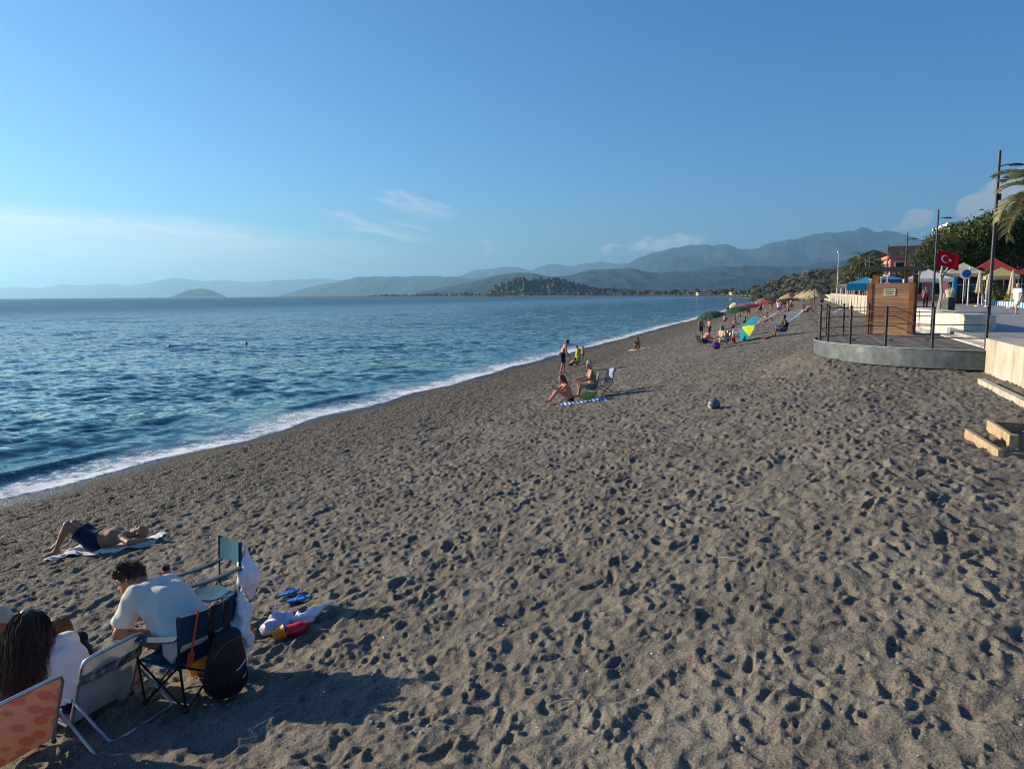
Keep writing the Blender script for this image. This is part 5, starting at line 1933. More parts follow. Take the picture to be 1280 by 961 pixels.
person('child in orange and red sitting under the teal and lime parasol', scale_joints(pose_ground(0.2), 0.7), 0.018, SK_TAN, at_sand(12.75, 42.6), R(210), [('shirt', C_ORANGE, dict(sleeve=0.5)), ('shorts', C_RED, dict(frac=0.6))], 'short', HAIR_DK, k=0.74)
person('taller bare-chested boy standing behind the group', scale_joints(pose_stand(0.0, 0.04, 0.3), 0.92), 0.02, SK_TAN, at_sand(13.6, 53.3), R(300), [('shorts', C_NAVY, dict(frac=0.6))], 'short', HAIR_DK, k=0.92)
person('shorter bare-chested boy standing behind the group', scale_joints(pose_stand(0.0, 0.05, 0.5), 0.84), 0.02, SK_TAN, at_sand(14.3, 53.6), R(200), [('shorts', C_BLACK, dict(frac=0.6))], 'short', HAIR_DK, k=0.86)


def parasol(label, apex_h, R0, drop, cols, x, y, tilt=0.0, taz=0.0, n=8, pole=True, name='parasol', z=None, group=None, fringe=0.0, pole_m=None, seg=5):
    """open canopy of n cloth panels on ribs; panels alternate through cols"""
    t = empty(name)
    tag(t, label, 'parasol', group)
    prof_ = [(0.0, 0.0)] + [(R0 * q, -drop * q ** 1.6) for q in np.linspace(0.2, 1, seg)]
    for i in range(n):
        a0, a1 = 2 * PI * i / n, 2 * PI * (i + 1) / n

        def fn(u, v, a0=a0, a1=a1):
            k = u * (len(prof_) - 1)
            j = min(int(k), len(prof_) - 2)
            f_ = k - j
            r = prof_[j][0] * (1 - f_) + prof_[j + 1][0] * f_
            zz = prof_[j][1] * (1 - f_) + prof_[j + 1][1] * f_
            a = a0 + (a1 - a0) * v
            sag = 1 - 0.045 * math.sin(PI * v) * u
            return (r * math.cos(a) * sag, r * math.sin(a) * sag, zz - 0.03 * R0 * math.sin(PI * v) * u)
        MB().sheet(fn, len(prof_) - 1, 3, 0.008).build('panel', cols[i % len(cols)], t, smooth=True)
        if fringe:
            MB().sheet(lambda u, v, a0=a0, a1=a1: (lambda a, r: (r * math.cos(a), r * math.sin(a), -drop - fringe * u))(a0 + (a1 - a0) * v, R0 * (1 - 0.045 * math.sin(PI * v))), 1, 3, 0.006).build('valance', cols[i % len(cols)], t, smooth=True)
        rb_ = [(R0 * q * math.cos(a0), R0 * q * math.sin(a0), -drop * q ** 1.6 - 0.016) for q in np.linspace(0.02, 1, 4)]
        MB().tube(rb_, 0.008, 4).build('rib', M_ALU, t)
    MB().lathe([(0.02, 0), (0.025, 0.02), (0.012, 0.07)], 8).build('finial', pole_m or M_ALU, t)
    if pole:
        MB().tube([(0, 0, -0.01), (0, 0, -apex_h - 0.1)], 0.022, 8).build('pole', pole_m or M_ALU, t, smooth=True)
    t.rotation_mode = 'QUATERNION'
    ax_ = Vector((math.cos(taz), math.sin(taz), 0)).cross(Vector((0, 0, 1)))
    t.rotation_quaternion = Matrix.Rotation(-tilt, 4, ax_).to_quaternion() if tilt else Matrix.Identity(4).to_quaternion()
    up = t.rotation_quaternion @ Vector((0, 0, 1))
    base = Vector((x, y, gz(x, y) if z is None else z))
    t.location = base + up * apex_h
    return t


P_TEAL = thin(cloth('parasol_teal', (0.008, 0.36, 0.44)), (0, .4, .4), 0.4)
P_LIME = thin(cloth('parasol_lime', (0.70, 0.78, 0.03)), (.7, .8, 0), 0.4)
P_GREEN = thin(cloth('parasol_green', (0.020, 0.085, 0.050)), (0, .1, 0), 0.3)
P_RED = thin(cloth('parasol_red', (0.40, 0.030, 0.028)), (.4, 0, 0), 0.3)
P_SALMON = thin(cloth('parasol_salmon', (0.60, 0.14, 0.09)), (.6, .2, .1), 0.3)
P_CREAM = thin(cloth('parasol_cream', (0.66, 0.58, 0.42)), (.6, .6, .4), 0.3)
P_WHITE = thin(cloth('parasol_white', (0.72, 0.72, 0.70)), (.7, .7, .7), 0.3)
P_BLUE = thin(cloth('parasol_blue', (0.010, 0.13, 0.42)), (0, .1, .4), 0.3)
P_SKY = thin(cloth('parasol_sky_blue', (0.012, 0.42, 0.66)), (0, .4, .7), 0.4)
P_YEL = thin(cloth('parasol_yellow', (0.75, 0.62, 0.05)), (.7, .6, 0), 0.4)

# laid on its edge as a windbreak
pz_ = parasol('open teal and lime parasol stood on its edge on the sand', 0.55, 0.90, 0.40, [P_TEAL, P_LIME, P_TEAL, P_TEAL], 13.35, 42.7, 0, 0, 8)
pz_.rotation_quaternion = Matrix.Rotation(R(176), 4, 'Z').to_quaternion() @ Matrix.Rotation(R(66), 4, 'Y').to_quaternion() @ Matrix.Rotation(R(22), 4, 'Z').to_quaternion()
pz_.location = (13.30, 42.75, gz(13.3, 42.75) + 0.80)

low_chair('low white framed chair under the man in blue shorts', 15.0, 40.9, R(178), C_BLUE)
person('dark-skinned man in blue shorts sitting in a low chair facing the sea', pose_chair(0.28, -0.10, 0.44, 0.30), 0.018, SK_DARK, at_sand(15.0, 40.9), R(178), [('shorts', C_BLUE, dict(frac=0.75, ex=0.03)), ('shirt', C_BLACK, dict(sleeve=0.0))], 'short', HAIR_DK)
P = [ell((0, 0, 0.05), (0.22, 0.12, 0.06), None, 0.03), ell((-0.15, 0.04, 0.05), (0.10, 0.07, 0.05), None, 0.03)]
o = obj('beach_bag', sdf_mesh(P, 0.018, 'beach_bag', C_RED, 0.01, 20, 0.3), None, at_sand(14.1, 40.9), 0.1)
tag(o, 'small flat red bag at the feet of the man in blue shorts', 'bag')
MB().tube([(-0.06, 0, 0.09), (-0.03, 0, 0.16), (0.03, 0, 0.16), (0.06, 0, 0.09)], 0.01, 6).build('handle', C_RED, o, smooth=True)

# ---- parasols and loungers of the bathing place
parasol('dark green parasol nearest the teal and lime one', 1.85, 1.35, 0.55, [P_GREEN], 18.6, 68.6, R(14), R(200))
parasol('dark green parasol behind the first green one', 1.85, 1.45, 0.55, [P_GREEN], 25.0, 82.0, R(12), R(190))
parasol('salmon parasol beyond the green ones', 1.9, 1.4, 0.5, [P_SALMON, P_RED], 28.6, 92.0, R(10), R(200))
parasol('red parasol beyond the salmon one', 1.9, 1.6, 0.5, [P_RED], 32.0, 100.0, R(8), R(200))
parasol('red parasol farthest along the waterline row', 1.9, 1.6, 0.5, [P_RED], 35.6, 104.0, R(8), R(180))
o = parasol('small tilted yellow and white parasol at the far waterline', 1.6, 1.5, 0.5, [P_YEL, P_WHITE], 69.5, 232.0, R(55), R(200))

M_LFRAME = mat('white_plastic_frame', (0.70, 0.71, 0.72), 0.45, 0.4)


def lounger_proto(m_cloth):
    t = empty('sun_lounger')
    for sg in (1, -1):
        MB().tube([(0.95, sg * 0.31, 0.32), (-0.35, sg * 0.31, 0.32), (-0.98, sg * 0.31, 0.68)], 0.02, 6).build('side_rail', M_LFRAME, t)
        MB().tube([(0.70, sg * 0.31, 0.32), (0.60, sg * 0.31, 0.0)], 0.018, 6).build('leg', M_LFRAME, t)
        MB().tube([(-0.42, sg * 0.31, 0.33), (-0.55, sg * 0.31, 0.0)], 0.018, 6).build('leg', M_LFRAME, t)
    MB().sheet(lambda u, v: (0.94 - 1.29 * u, -0.30 + 0.6 * v, 0.325 - 0.02 * math.sin(PI * v)), 6, 4, 0.02).build('seat_fabric', m_cloth, t, smooth=True)
    MB().sheet(lambda u, v: (-0.36 - 0.61 * u, -0.30 + 0.6 * v, 0.33 + 0.35 * u - 0.02 * math.sin(PI * v)), 4, 4, 0.02).build('back_fabric', m_cloth, t, smooth=True)
    return t


C_LNG = cloth('lounger_blue', (0.055, 0.105, 0.27))
C_LNG2 = cloth('lounger_pale_blue', (0.22, 0.34, 0.52))
ORD = ['first', 'second', 'third', 'fourth', 'fifth', 'sixth', 'seventh', 'eighth', 'ninth', 'tenth', 'eleventh', 'twelfth', 'thirteenth', 'fourteenth', 'fifteenth', 'sixteenth', 'seventeenth', 'eighteenth', 'nineteenth', 'twentieth']
lp = lounger_proto(C_LNG)
spots = []
for k in range(9):
    spots.append((57.5 + k * 4.6, 13.2 + 0.20 * k + 0.25 * math.sin(k * 1.7), 0.05 * math.sin(k * 2.1)))
for k in range(7):
    spots.append((64.0 + k * 5.0, 16.2 + 0.22 * k, 0.05 * math.sin(k * 1.3 + 1)))
for i, (s, d, a) in enumerate(spots):
    o = lp if i == 0 else copy_tree(lp)
    x, y = SD(s, d)
    tag(o, '%s blue sun lounger from the camera in the row %s' % (ORD[i] if i < 9 else ORD[i - 9], 'nearer the water' if i < 9 else 'nearer the promenade'), 'sun lounger', 'blue sun loungers in rows')
    if i == 0:
        tag(o, 'blue sun lounger nearest the teal and lime parasol')
    ground_tilt(o, x, y, math.atan2(-NY, -NX) + a, 0.6)
lp2 = lounger_proto(C_LNG2)
ground_tilt(lp2, 27.2, 63.4, R(165), 0.5)
tag(lp2, 'sun lounger standing alone behind the deck railing', 'sun lounger')
P = [cone((0.0, -0.2, 0.05), 0.07, (0.0, 0.2, 0.05), 0.08, 0.05), ell((-0.1, 0, 0.05), (0.28, 0.22, 0.08), None, 0.05)]
o = obj('beach_bag', sdf_mesh(P, 0.025, 'beach_bag', C_BLACK, 0.01, 20, 0.3), None, (28.0, 63.2, gz(28.0, 63.2) + 0.62), R(165))
tag(o, 'dark bag on the head end of the lone sun lounger', 'bag')

# ---- thatched parasols
m, n, l, b = new_mat('straw_thatch')
tcn = n.new('ShaderNodeTexCoord')
mp = n.new('ShaderNodeMapping')
mp.inputs['Scale'].default_value = (1, 1, 0.25)
l.new(tcn.outputs['Object'], mp.inputs['Vector'])
rp = ramp(n, [(0.3, (0.22, 0.15, 0.08)), (0.5, (0.42, 0.31, 0.17)), (0.7, (0.60, 0.47, 0.27))])
l.new(noise(n, l, mp.outputs[0], 24, 4, 0.7), rp.inputs[0])
l.new(rp.outputs[0], b.inputs['Base Color'])
b.inputs['Roughness'].default_value = 0.95
M_THATCH = m
m, n, l, b = new_mat('old_thatch')
tcn = n.new('ShaderNodeTexCoord')
rp = ramp(n, [(0.3, (0.085, 0.065, 0.045)), (0.5, (0.18, 0.14, 0.095)), (0.7, (0.28, 0.22, 0.15))])
l.new(noise(n, l, tcn.outputs['Object'], 20, 4, 0.7), rp.inputs[0])
l.new(rp.outputs[0], b.inputs['Base Color'])
b.inputs['Roughness'].default_value = 0.95
M_THATCH2 = m
M_WOODPOLE = mat('weathered_wood', (0.22, 0.17, 0.115), 0.85, 0.2, var=0.3, vscale=9)


def thatch_proto(m, seed):
    t = empty('thatched_parasol')
    rt = np.random.default_rng(seed)
    cap_ = MB()
    n_ = 26
    rings = [(0.05, 0.0), (0.5, -0.26), (1.0, -0.55), (1.42, -0.82)]
    vs_, fs = [], []
    for j, (r, z) in enumerate(rings):
        for i in range(n_):
            a = 2 * PI * i / n_
            rr = r * (1 + rt.normal(0, 0.03))
            vs_.append((rr * math.cos(a), rr * math.sin(a), z + rt.normal(0, 0.02) - (abs(rt.normal(0, 0.06)) if j == 3 else 0)))
    for j in range(3):
        for i in range(n_):
            i2 = (i + 1) % n_
            fs.append((j * n_ + i, (j + 1) * n_ + i, (j + 1) * n_ + i2, j * n_ + i2))
    cap_.add(vs_, fs)
    cap_.lathe([(0.09, -0.06), (0.10, 0.05), (0.03, 0.14)], 8)
    cap_.build('thatch_cone', m, t)
    fr_ = MB()
    for i in range(90):
        a = rt.uniform(0, 6.283)
        r = rt.uniform(1.25, 1.44)
        L_ = rt.uniform(0.12, 0.30)
        w = 0.03
        p0 = Vector((r * math.cos(a), r * math.sin(a), -0.80 + (1.42 - r) * 0.55))
        tx_ = Vector((-math.sin(a), math.cos(a), 0)) * w
        p1 = p0 + Vector((0.10 * math.cos(a), 0.10 * math.sin(a), -L_))
        fr_.add([p0 - tx_, p0 + tx_, p1 + tx_ * 0.5, p1 - tx_ * 0.5], [(0, 1, 2, 3)])
    fr_.build('straw_fringe', m, t)
    MB().tube([(0, 0, -0.05), (0, 0, -2.45)], 0.045, 7).build('pole', M_WOODPOLE, t, smooth=True)
    return t


tp = [thatch_proto(M_THATCH, 3), thatch_proto(M_THATCH2, 4)]
used = [False, False]
th_spots = [(96.5, 19.0, 0, 'straw parasol nearest the promenade wall'), (104.0, 18.6, 0, 'straw parasol just behind the nearest straw one'), (111.0, 18.0, 0, 'third straw parasol from the promenade wall')]
for k in range(6):
    th_spots.append((116 + 9 * k, 16.0 + 0.3 * (k % 2), 1 if k % 3 else 0, None))
for k in range(6):
    th_spots.append((121 + 9.5 * k, 19.4, 1 if k % 2 else 0, None))
for k in range(6):
    th_spots.append((128 + 11 * k, 12.6, 1, None))
for k in range(6):
    th_spots.append((196 + 14 * k, 15.5 + 2 * (k % 3), k % 2, None))
rt = np.random.default_rng(6)
for s, d, kind, lab in th_spots:
    if used[kind]:
        o = copy_tree(tp[kind])
    else:
        o, used[kind] = tp[kind], True
    x, y = SD(s, d)
    o.location = (x, y, gz(x, y) + 2.35)
    o.rotation_euler = (R(rt.uniform(-7, 7)), R(rt.uniform(-7, 7)), rt.uniform(0, 6.28))
    o.scale = (1, 1, 1)
    ti = th_spots.index((s, d, kind, lab)) - 3
    row = ('middle row', 'row nearest the wall', 'row nearest the water', 'farthest row')[max(ti, 0) // 6]
    tag(o, lab or '%s thatched parasol, %s in the %s' % ('weathered brown' if kind else 'straw coloured', ORD[ti % 6], row), 'parasol', 'thatched parasols')

# ---- bathers farther off
rp_ = np.random.default_rng(12)
protoJ = [pose_stand(0.03, 0.08), pose_stand(0.10, 0.16, 0.4), pose_ground(0.1)]
sk_ = [SK_TAN, SK_RED, SK_FAIR, SK_DARK]
cl2 = [C_NAVY, C_BLACK, C_RED, C_BLUE, C_TEAL, C_WHITE]
far_kinds = []
for i in range(5):
    Jq = protoJ[(0, 1, 2, 0, 2)[i]]
    w_ = [[('shorts', C_NAVY, dict(frac=0.6))], [('briefs', C_BLACK), ('band', C_BLACK)], [('shorts', C_RED, dict(frac=0.6))], [('shorts', C_BLUE, dict(frac=0.6)), ('shirt', C_WHITE, dict(sleeve=0.5))], [('briefs', C_BLACK)]][i]
    far_kinds.append((person('bather', Jq, 0.03, sk_[i % 4], (0, 0, 0), 0, w_, 'short', HAIR_DK), [False]))
FB = [(136, 14.2, 0), (137, 14.9, 1), (138.5, 15.4, 0), (140, 14.4, 4), (141, 15.8, 2), (143, 15.0, 0), (139, 16.4, 3), (144.5, 16.6, 2),
      (215, 6.5, 0), (219, 7.2, 3), (224, 6.8, 1), (230, 7.5, 0), (236, 6.9, 3), (243, 7.6, 0), (252, 6.4, 1), (120, 9.5, 2), (128, 8.3, 4),
      (76, 11.8, 2), (77.5, 12.6, 4), (92, 17.8, 4), (94.5, 18.2, 2), (170, 9.0, 1), (182, 10.4, 2), (300, 6, 0), (310, 7, 1), (322, 6, 3)]
nm_ = {0: 'bather in navy shorts standing', 1: 'bather in black swimsuit walking', 2: 'bather in red shorts sitting', 3: 'bather in white shirt and blue shorts standing', 4: 'bather in black briefs sitting'}
for k in range(22):
    s_ = 80 + 130 * rp_.random()
    d_ = rp_.uniform(6.5, 21)
    FB.append((s_, d_, int(rp_.choice([0, 1, 2, 2, 4, 4, 3]))))
cnt_ = {}
for s, d, kind in FB:
    src, fl = far_kinds[kind]
    if fl[0]:
        o = copy_tree(src)
    else:
        o, fl[0] = src, True
    x, y = SD(s, d)
    o.location = at_sand(x, y)
    o.rotation_euler = (0, 0, rp_.uniform(0, 6.28))
    where = 'by the far water' if d < 9.6 and s > 110 else ('among the thatched parasols' if s > 130 else ('beside the parasols' if s > 85 else 'behind the green parasol'))
    cnt_[(kind, where)] = cnt_.get((kind, where), 0) + 1
    tag(o, '%s %s, %s of that look' % (nm_[kind], where, ORD[cnt_[(kind, where)] - 1]), 'person', 'bathers along the far beach')
x, y = SD(155.0, 4.9)
person('person in a red shirt walking along the far waterline', pose_stand(0.02, 0.12), 0.03, SK_TAN, at_sand(x, y), R(250), [('shirt', C_RED, dict(sleeve=0.6)), ('shorts', C_NAVY, dict(frac=0.8))], 'short', HAIR_DK)

# ---- in the water
def swimmer(label, x, y, sk, hm):
    J = make_joints((-0.35, 0, -0.25), (-0.12, 0, -0.12), (0.0, 0, 0.02), (0.06, 0, 0.17),
                    (((0.15, 0.30, -0.05), (0.36, 0.34, -0.02)), ((0.10, -0.30, -0.06), (0.30, -0.36, -0.03))),
                    (((-0.72, 0.1, -0.34), (-1.1, 0.1, -0.4)), ((-0.72, -0.1, -0.34), (-1.1, -0.1, -0.4))))
    return person(label, J, 0.02, sk, (x, y, -0.10), R(200), [], 'short', hm)


swimmer('swimmer with dark hair alone in the sea', -25.9, 72.4, SK_DARK, HAIR_DK)
swimmer('swimmer nearer the beach in the far sea', 41.3, 172.0, SK_TAN, HAIR_DK)
swimmer('swimmer beside the other in the far sea', 39.4, 173.5, SK_TAN, HAIR_DK)
bu = MB().lathe([(0.0, -0.25), (0.16, -0.2), (0.24, 0.0), (0.20, 0.14), (0.07, 0.26), (0.035, 0.34)], 16).build('buoy', mat('pink_buoy', (0.75, 0.28, 0.27), 0.5, 0.4), None, (-32.2, 69.6, 0.04), smooth=True)
bu.scale = (0.7, 0.7, 0.7)
tag(bu, 'small pink buoy floating in the sea', 'buoy')
MB().tube([(0, 0, 0.33), (0, 0.04, 0.39), (0, 0, 0.44), (0, -0.04, 0.39), (0, 0, 0.335)], 0.012, 6).build('ring', M_ALU, bu)


def sailboat(label, x, y, k, rz):
    t = empty('sailing_boat', (x, y, 0), rz)
    tag(t, label, 'boat', 'sailing boats in the bay')
    hull = MB()
    sec = [(-6, 1.2, 1.1), (-3, 1.9, 1.2), (1, 2.0, 1.3), (4, 1.2, 1.5), (6.5, 0.05, 1.8)]
    vs_, fs = [], []
    for xx, w, zt in sec:
        vs_ += [(xx, -w, zt), (xx, -w * 0.6, -0.3), (xx, 0, -0.6), (xx, w * 0.6, -0.3), (xx, w, zt)]
    for i in range(len(sec) - 1):
        for j in range(4):
            fs.append((i * 5 + j, i * 5 + j + 1, i * 5 + 5 + j + 1, i * 5 + 5 + j))
        fs.append((i * 5 + 4, i * 5, i * 5 + 5, i * 5 + 9))
    fs.append((0, 1, 2, 3, 4))
    hull.add([tuple(q * k for q in v) for v in vs_], fs)
    hull.build('hull', M_LFRAME, t)
    MB().tube([(0.5 * k, 0, 1.2 * k), (0.5 * k, 0, 16 * k)], 0.12 * k, 6).build('mast', M_ALU, t)
    MB().box((-1.5 * k, 0, 1.9 * k), (4 * k, 2 * k, 1.2 * k), None, 0.8).build('cabin', M_LFRAME, t)
    MB().sheet(lambda u, v: ((0.4 - 4.6 * u * (1 - v)) * k, 0.5 * math.sin(PI * u) * k, (2.6 + 12.5 * v) * k), 6, 6, 0.05 * k).build('sail', P_WHITE, t, smooth=True)
    return t


sailboat('tiny white sailing boat left of the island', -1562, 3224, 1.0, R(20))
sailboat('tiny white sailing boat in front of the island', -1252, 2775, 0.75, R(160))

# ================================================================ PROMENADE, DECK, WALLS
def prism_sd(mb, pts, z0, z1):
    return mb.prism([SD(s, d) for s, d in pts][::-1], z0, z1)


# concrete with drips
def concrete(name, c, streak=0.35):
    m, n, l, b = new_mat(name)
    geo = n.new('ShaderNodeNewGeometry')
    mp = n.new('ShaderNodeMapping')
    mp.inputs['Scale'].default_value = (1, 1, 0.12)
    l.new(geo.outputs['Position'], mp.inputs['Vector'])
    r1 = ramp(n, [(0.30, tuple(q * (1 - streak) for q in c)), (0.55, c), (0.75, tuple(min(q * 1.12, 0.9) for q in c))])
    l.new(noise(n, l, mp.outputs[0], 5.5, 6, 0.65), r1.inputs[0])
    r2 = ramp(n, [(0.35, (0.75, 0.73, 0.70)), (0.6, (1, 1, 1))])
    l.new(noise(n, l, geo.outputs['Position'], 1.4, 5, 0.6), r2.inputs[0])
    l.new(nmix(n, l, 1.0, r1.outputs[0], r2.outputs[0], 'MULTIPLY'), b.inputs['Base Color'])
    b.inputs['Roughness'].default_value = 0.9
    b.inputs['Specular IOR Level'].default_value = 0.2
    bp = n.new('ShaderNodeBump')
    bp.inputs['Strength'].default_value = 0.35
    bp.inputs['Distance'].default_value = 0.02
    l.new(noise(n, l, geo.outputs['Position'], 18, 5, 0.7), bp.inputs['Height'])
    l.new(bp.outputs[0], b.inputs['Normal'])
    return m


M_CONC = concrete('cream_concrete', (0.56, 0.50, 0.40))
M_CONC2 = concrete('white_painted_concrete', (0.68, 0.64, 0.56), 0.25)
# paving with joints
m, n, l, b = new_mat('promenade_paving')
geo = n.new('ShaderNodeNewGeometry')
mp = n.new('ShaderNodeMapping')
mp.inputs['Rotation'].default_value = (0, 0, HEADING)
l.new(geo.outputs['Position'], mp.inputs['Vector'])
bk = n.new('ShaderNodeTexBrick')
bk.offset = 0.0
bk.inputs['Scale'].default_value = 1.0
bk.inputs['Brick Width'].default_value = 0.6
bk.inputs['Row Height'].default_value = 0.6
bk.inputs['Mortar Size'].default_value = 0.02
bk.inputs['Color1'].default_value = (0.33, 0.315, 0.29, 1)
bk.inputs['Color2'].default_value = (0.40, 0.38, 0.35, 1)
bk.inputs['Mortar'].default_value = (0.16, 0.15, 0.14, 1)
l.new(mp.outputs[0], bk.inputs['Vector'])
r2 = ramp(n, [(0.35, (0.72, 0.72, 0.72)), (0.65, (1.08, 1.08, 1.08))])
l.new(noise(n, l, geo.outputs['Position'], 0.7, 5, 0.6), r2.inputs[0])
l.new(nmix(n, l, 1.0, bk.outputs[0], r2.outputs[0], 'MULTIPLY'), b.inputs['Base Color'])
b.inputs['Roughness'].default_value = 0.55
o = prism_sd(MB(), [(-6, 21.75), (34.8, 21.75), (34.82, 22.22), (62, 22.45), (420, 27.2), (420, 60), (-6, 60)], 1.6, PROM).build('promenade', m)
tag(o, 'pale paved promenade above the beach', None, None, 'structure')
land2 = MB().add([SD(-6, 60, PROM - 0.02), SD(460, 60, PROM - 0.02), SD(460, 420, 9), SD(-6, 420, 9)], [(3, 2, 1, 0)]).build('town_ground', M_LAND)
tag(land2, 'ground of the town behind the promenade', None, None, 'structure')

# near retaining wall, cast in lengths
w_ = empty('retaining_wall')
tag(w_, 'cream concrete retaining wall at the edge of the picture', 'wall')
for k in range(5):
    s1 = 27.05 - 4.5 * k
    s0 = s1 - 4.485
    prism_sd(MB(), [(s0, 21.14), (s1, 21.14), (s1, 22.0), (s0, 22.0)], 1.9, 3.49).build('wall_panel', M_CONC, w_)
    prism_sd(MB(), [(s0, 22.003), (s1, 22.003), (s1, 22.55), (s0, 22.55)], 3.0, 3.46).build('coping', MATS['promenade_paving'] if 'promenade_paving' in MATS else M_CONC2, w_)
ft = prism_sd(MB(), [(6, 20.35), (24.6, 20.55), (24.6, 20.67), (6, 20.47)], 2.2, 2.76).build('footing_kerb', M_CONC)
tag(ft, 'low concrete kerb half buried in the sand before the wall', 'kerb')

# far retaining wall with drip stains
w_ = empty('parapet_wall')
tag(w_, 'long cream parapet wall of the promenade beyond the cabin', 'wall')
for k in range(22):
    s0 = 62 + 5.0 * k
    dd = 22.35 + (s0 - 62) * 0.012
    prism_sd(MB(), [(s0, dd), (s0 + 4.94, dd + 0.06), (s0 + 4.94, dd + 0.41), (s0, dd + 0.35)], 2.0, 4.30 + 0.0015 * (s0 - 62)).build('wall_panel', M_CONC, w_)
    prism_sd(MB(), [(s0 + 4.945, dd + 0.02), (s0 + 5.0, dd + 0.02), (s0 + 5.0, dd + 0.35), (s0 + 4.945, dd + 0.35)], 2.0, 4.2).build('joint', M_PLAST_BK, w_)
w_ = prism_sd(MB(), [(172, 23.7), (420, 26.5), (420, 26.9), (172, 24.1)], 1.8, 4.1).build('sea_wall', M_CONC)
tag(w_, 'pale sea wall far along the beach', 'wall')

# bench blocks
t = empty('bench_block')
tag(t, 'long white concrete bench block behind the deck', 'bench')
for a, b_ in ((34.4, 45.0), (45.25, 51.0)):
    prism_sd(MB(), [(a, 22.25), (b_, 22.25), (b_, 22.95), (a, 22.95)], PROM - 0.3, PROM + 0.46).build('block', M_CONC2, t)
    prism_sd(MB(), [(a - 0.02, 22.22), (b_ + 0.02, 22.22), (b_ + 0.02, 22.98), (a - 0.02, 22.98)], PROM + 0.463, PROM + 0.53).build('seat_slab', M_CONC2, t)

# ---- the round deck
DS, DD, DR, DZ = 30.75, 21.35, 3.92, 3.18
deck = empty('beach_deck')
tag(deck, 'half-round timber deck with grey steel rim jutting over the sand', 'deck')
m, n, l, b = new_mat('deck_timber')
tcn = n.new('ShaderNodeTexCoord')
oi = n.new('ShaderNodeObjectInfo')
rp = ramp(n, [(0.3, (0.105, 0.083, 0.066)), (0.6, (0.185, 0.152, 0.122)), (0.8, (0.25, 0.21, 0.17))])
mp = n.new('ShaderNodeMapping')
mp.inputs['Rotation'].default_value = (0, 0, HEADING)
mp.inputs['Scale'].default_value = (6, 0.8, 1)
l.new(tcn.outputs['Object'], mp.inputs['Vector'])
l.new(noise(n, l, mp.outputs[0], 3, 5, 0.65), rp.inputs[0])
rv = nmap(n, l, oi.outputs['Random'], 0, 1, 0.72, 1.2, False)
vm = n.new('ShaderNodeVectorMath')
vm.operation = 'SCALE'
l.new(rp.outputs[0], vm.inputs[0])
l.new(rv, vm.inputs['Scale'])
l.new(vm.outputs[0], b.inputs['Base Color'])
b.inputs['Roughness'].default_value = 0.8
M_DECK = m
m, n, l, b = new_mat('weathered_grey_steel')
geo = n.new('ShaderNodeNewGeometry')
rp = ramp(n, [(0.35, (0.055, 0.070, 0.076)), (0.55, (0.105, 0.128, 0.135)), (0.68, (0.17, 0.19, 0.19))])
l.new(noise(n, l, geo.outputs['Position'], 2.2, 7, 0.7), rp.inputs[0])
rust = nmap(n, l, noise(n, l, geo.outputs['Position'], 5, 6, 0.7), 0.60, 0.70, 0, 0.8)
l.new(nmix(n, l, rust, rp.outputs[0], (0.13, 0.062, 0.030)), b.inputs['Base Color'])
b.inputs['Roughness'].default_value = 0.6
b.inputs['Metallic'].default_value = 0.2
M_RIM = m
pw = 0.145
k = 0
while True:
    dd = DD - 0.02 - k * pw
    if DD - dd + pw > DR - 0.05:
        break
    dn, df = DD - dd, DD - dd + pw - 0.008
    h0, h1 = math.sqrt(max(DR ** 2 - dn ** 2, 0.0)) - 0.035, math.sqrt(max(DR ** 2 - df ** 2, 0.0)) - 0.035
    if h1 > 0.1:
        prism_sd(MB(), [(DS - h1, DD - df), (DS + h1, DD - df), (DS + h0, DD - dn), (DS - h0, DD - dn)], DZ - 0.035, DZ + 0.002 * (k % 3)).build('deck_plank', M_DECK, deck)
    k += 1
rim = MB()
nr = 48
ri_, ro = [], []
for i in range(nr + 1):
    a = PI * i / nr
    ri_.append((DS - (DR - 0.03) * math.cos(a), DD - (DR - 0.03) * math.sin(a)))
    ro.append((DS - DR * math.cos(a), DD - DR * math.sin(a)))
vs_, fs = [], []
for (si, di), (so, do) in zip(ri_, ro):
    vs_ += [SD(so, do, DZ - 0.45), SD(so, do, DZ + 0.02), SD(si, di, DZ + 0.02), SD(si, di, DZ - 0.45)]
for i in range(nr):
    for j in range(4):
        fs.append((i * 4 + j, i * 4 + (j + 1) % 4, (i + 1) * 4 + (j + 1) % 4, (i + 1) * 4 + j))
fs += [(0, 3, 2, 1), (nr * 4, nr * 4 + 1, nr * 4 + 2, nr * 4 + 3)]
rim.add(vs_, [tuple(reversed(f)) for f in fs])
rim.build('steel_rim', M_RIM, deck)
lip = MB()
lip.tube([SD(DS - (DR + 0.01) * math.cos(PI * i / nr), DD - (DR + 0.01) * math.sin(PI * i / nr), DZ + 0.022) for i in range(nr + 1)], 0.012, 5)
lip.build('worn_lip', mat('worn_metal_edge', (0.34, 0.34, 0.33), 0.5, 0.4), deck)
for a in (0.6, 1.57, 2.5):
    MB().lathe([(0.10, 0), (0.10, 0.9)], 8, SD(DS - 3.3 * math.cos(a), DD - 2.6 * math.sin(a), DZ - 1.0)).build('support_leg', M_RIM, deck)
M_POST = mat('brown_black_iron', (0.040, 0.033, 0.029), 0.55, 0.4, 0.3, var=0.3)
ANG = [R(q) for q in (3, 20, 37, 54, 71, 84, 96, 111, 128, 145, 162, 177)]
pst = []
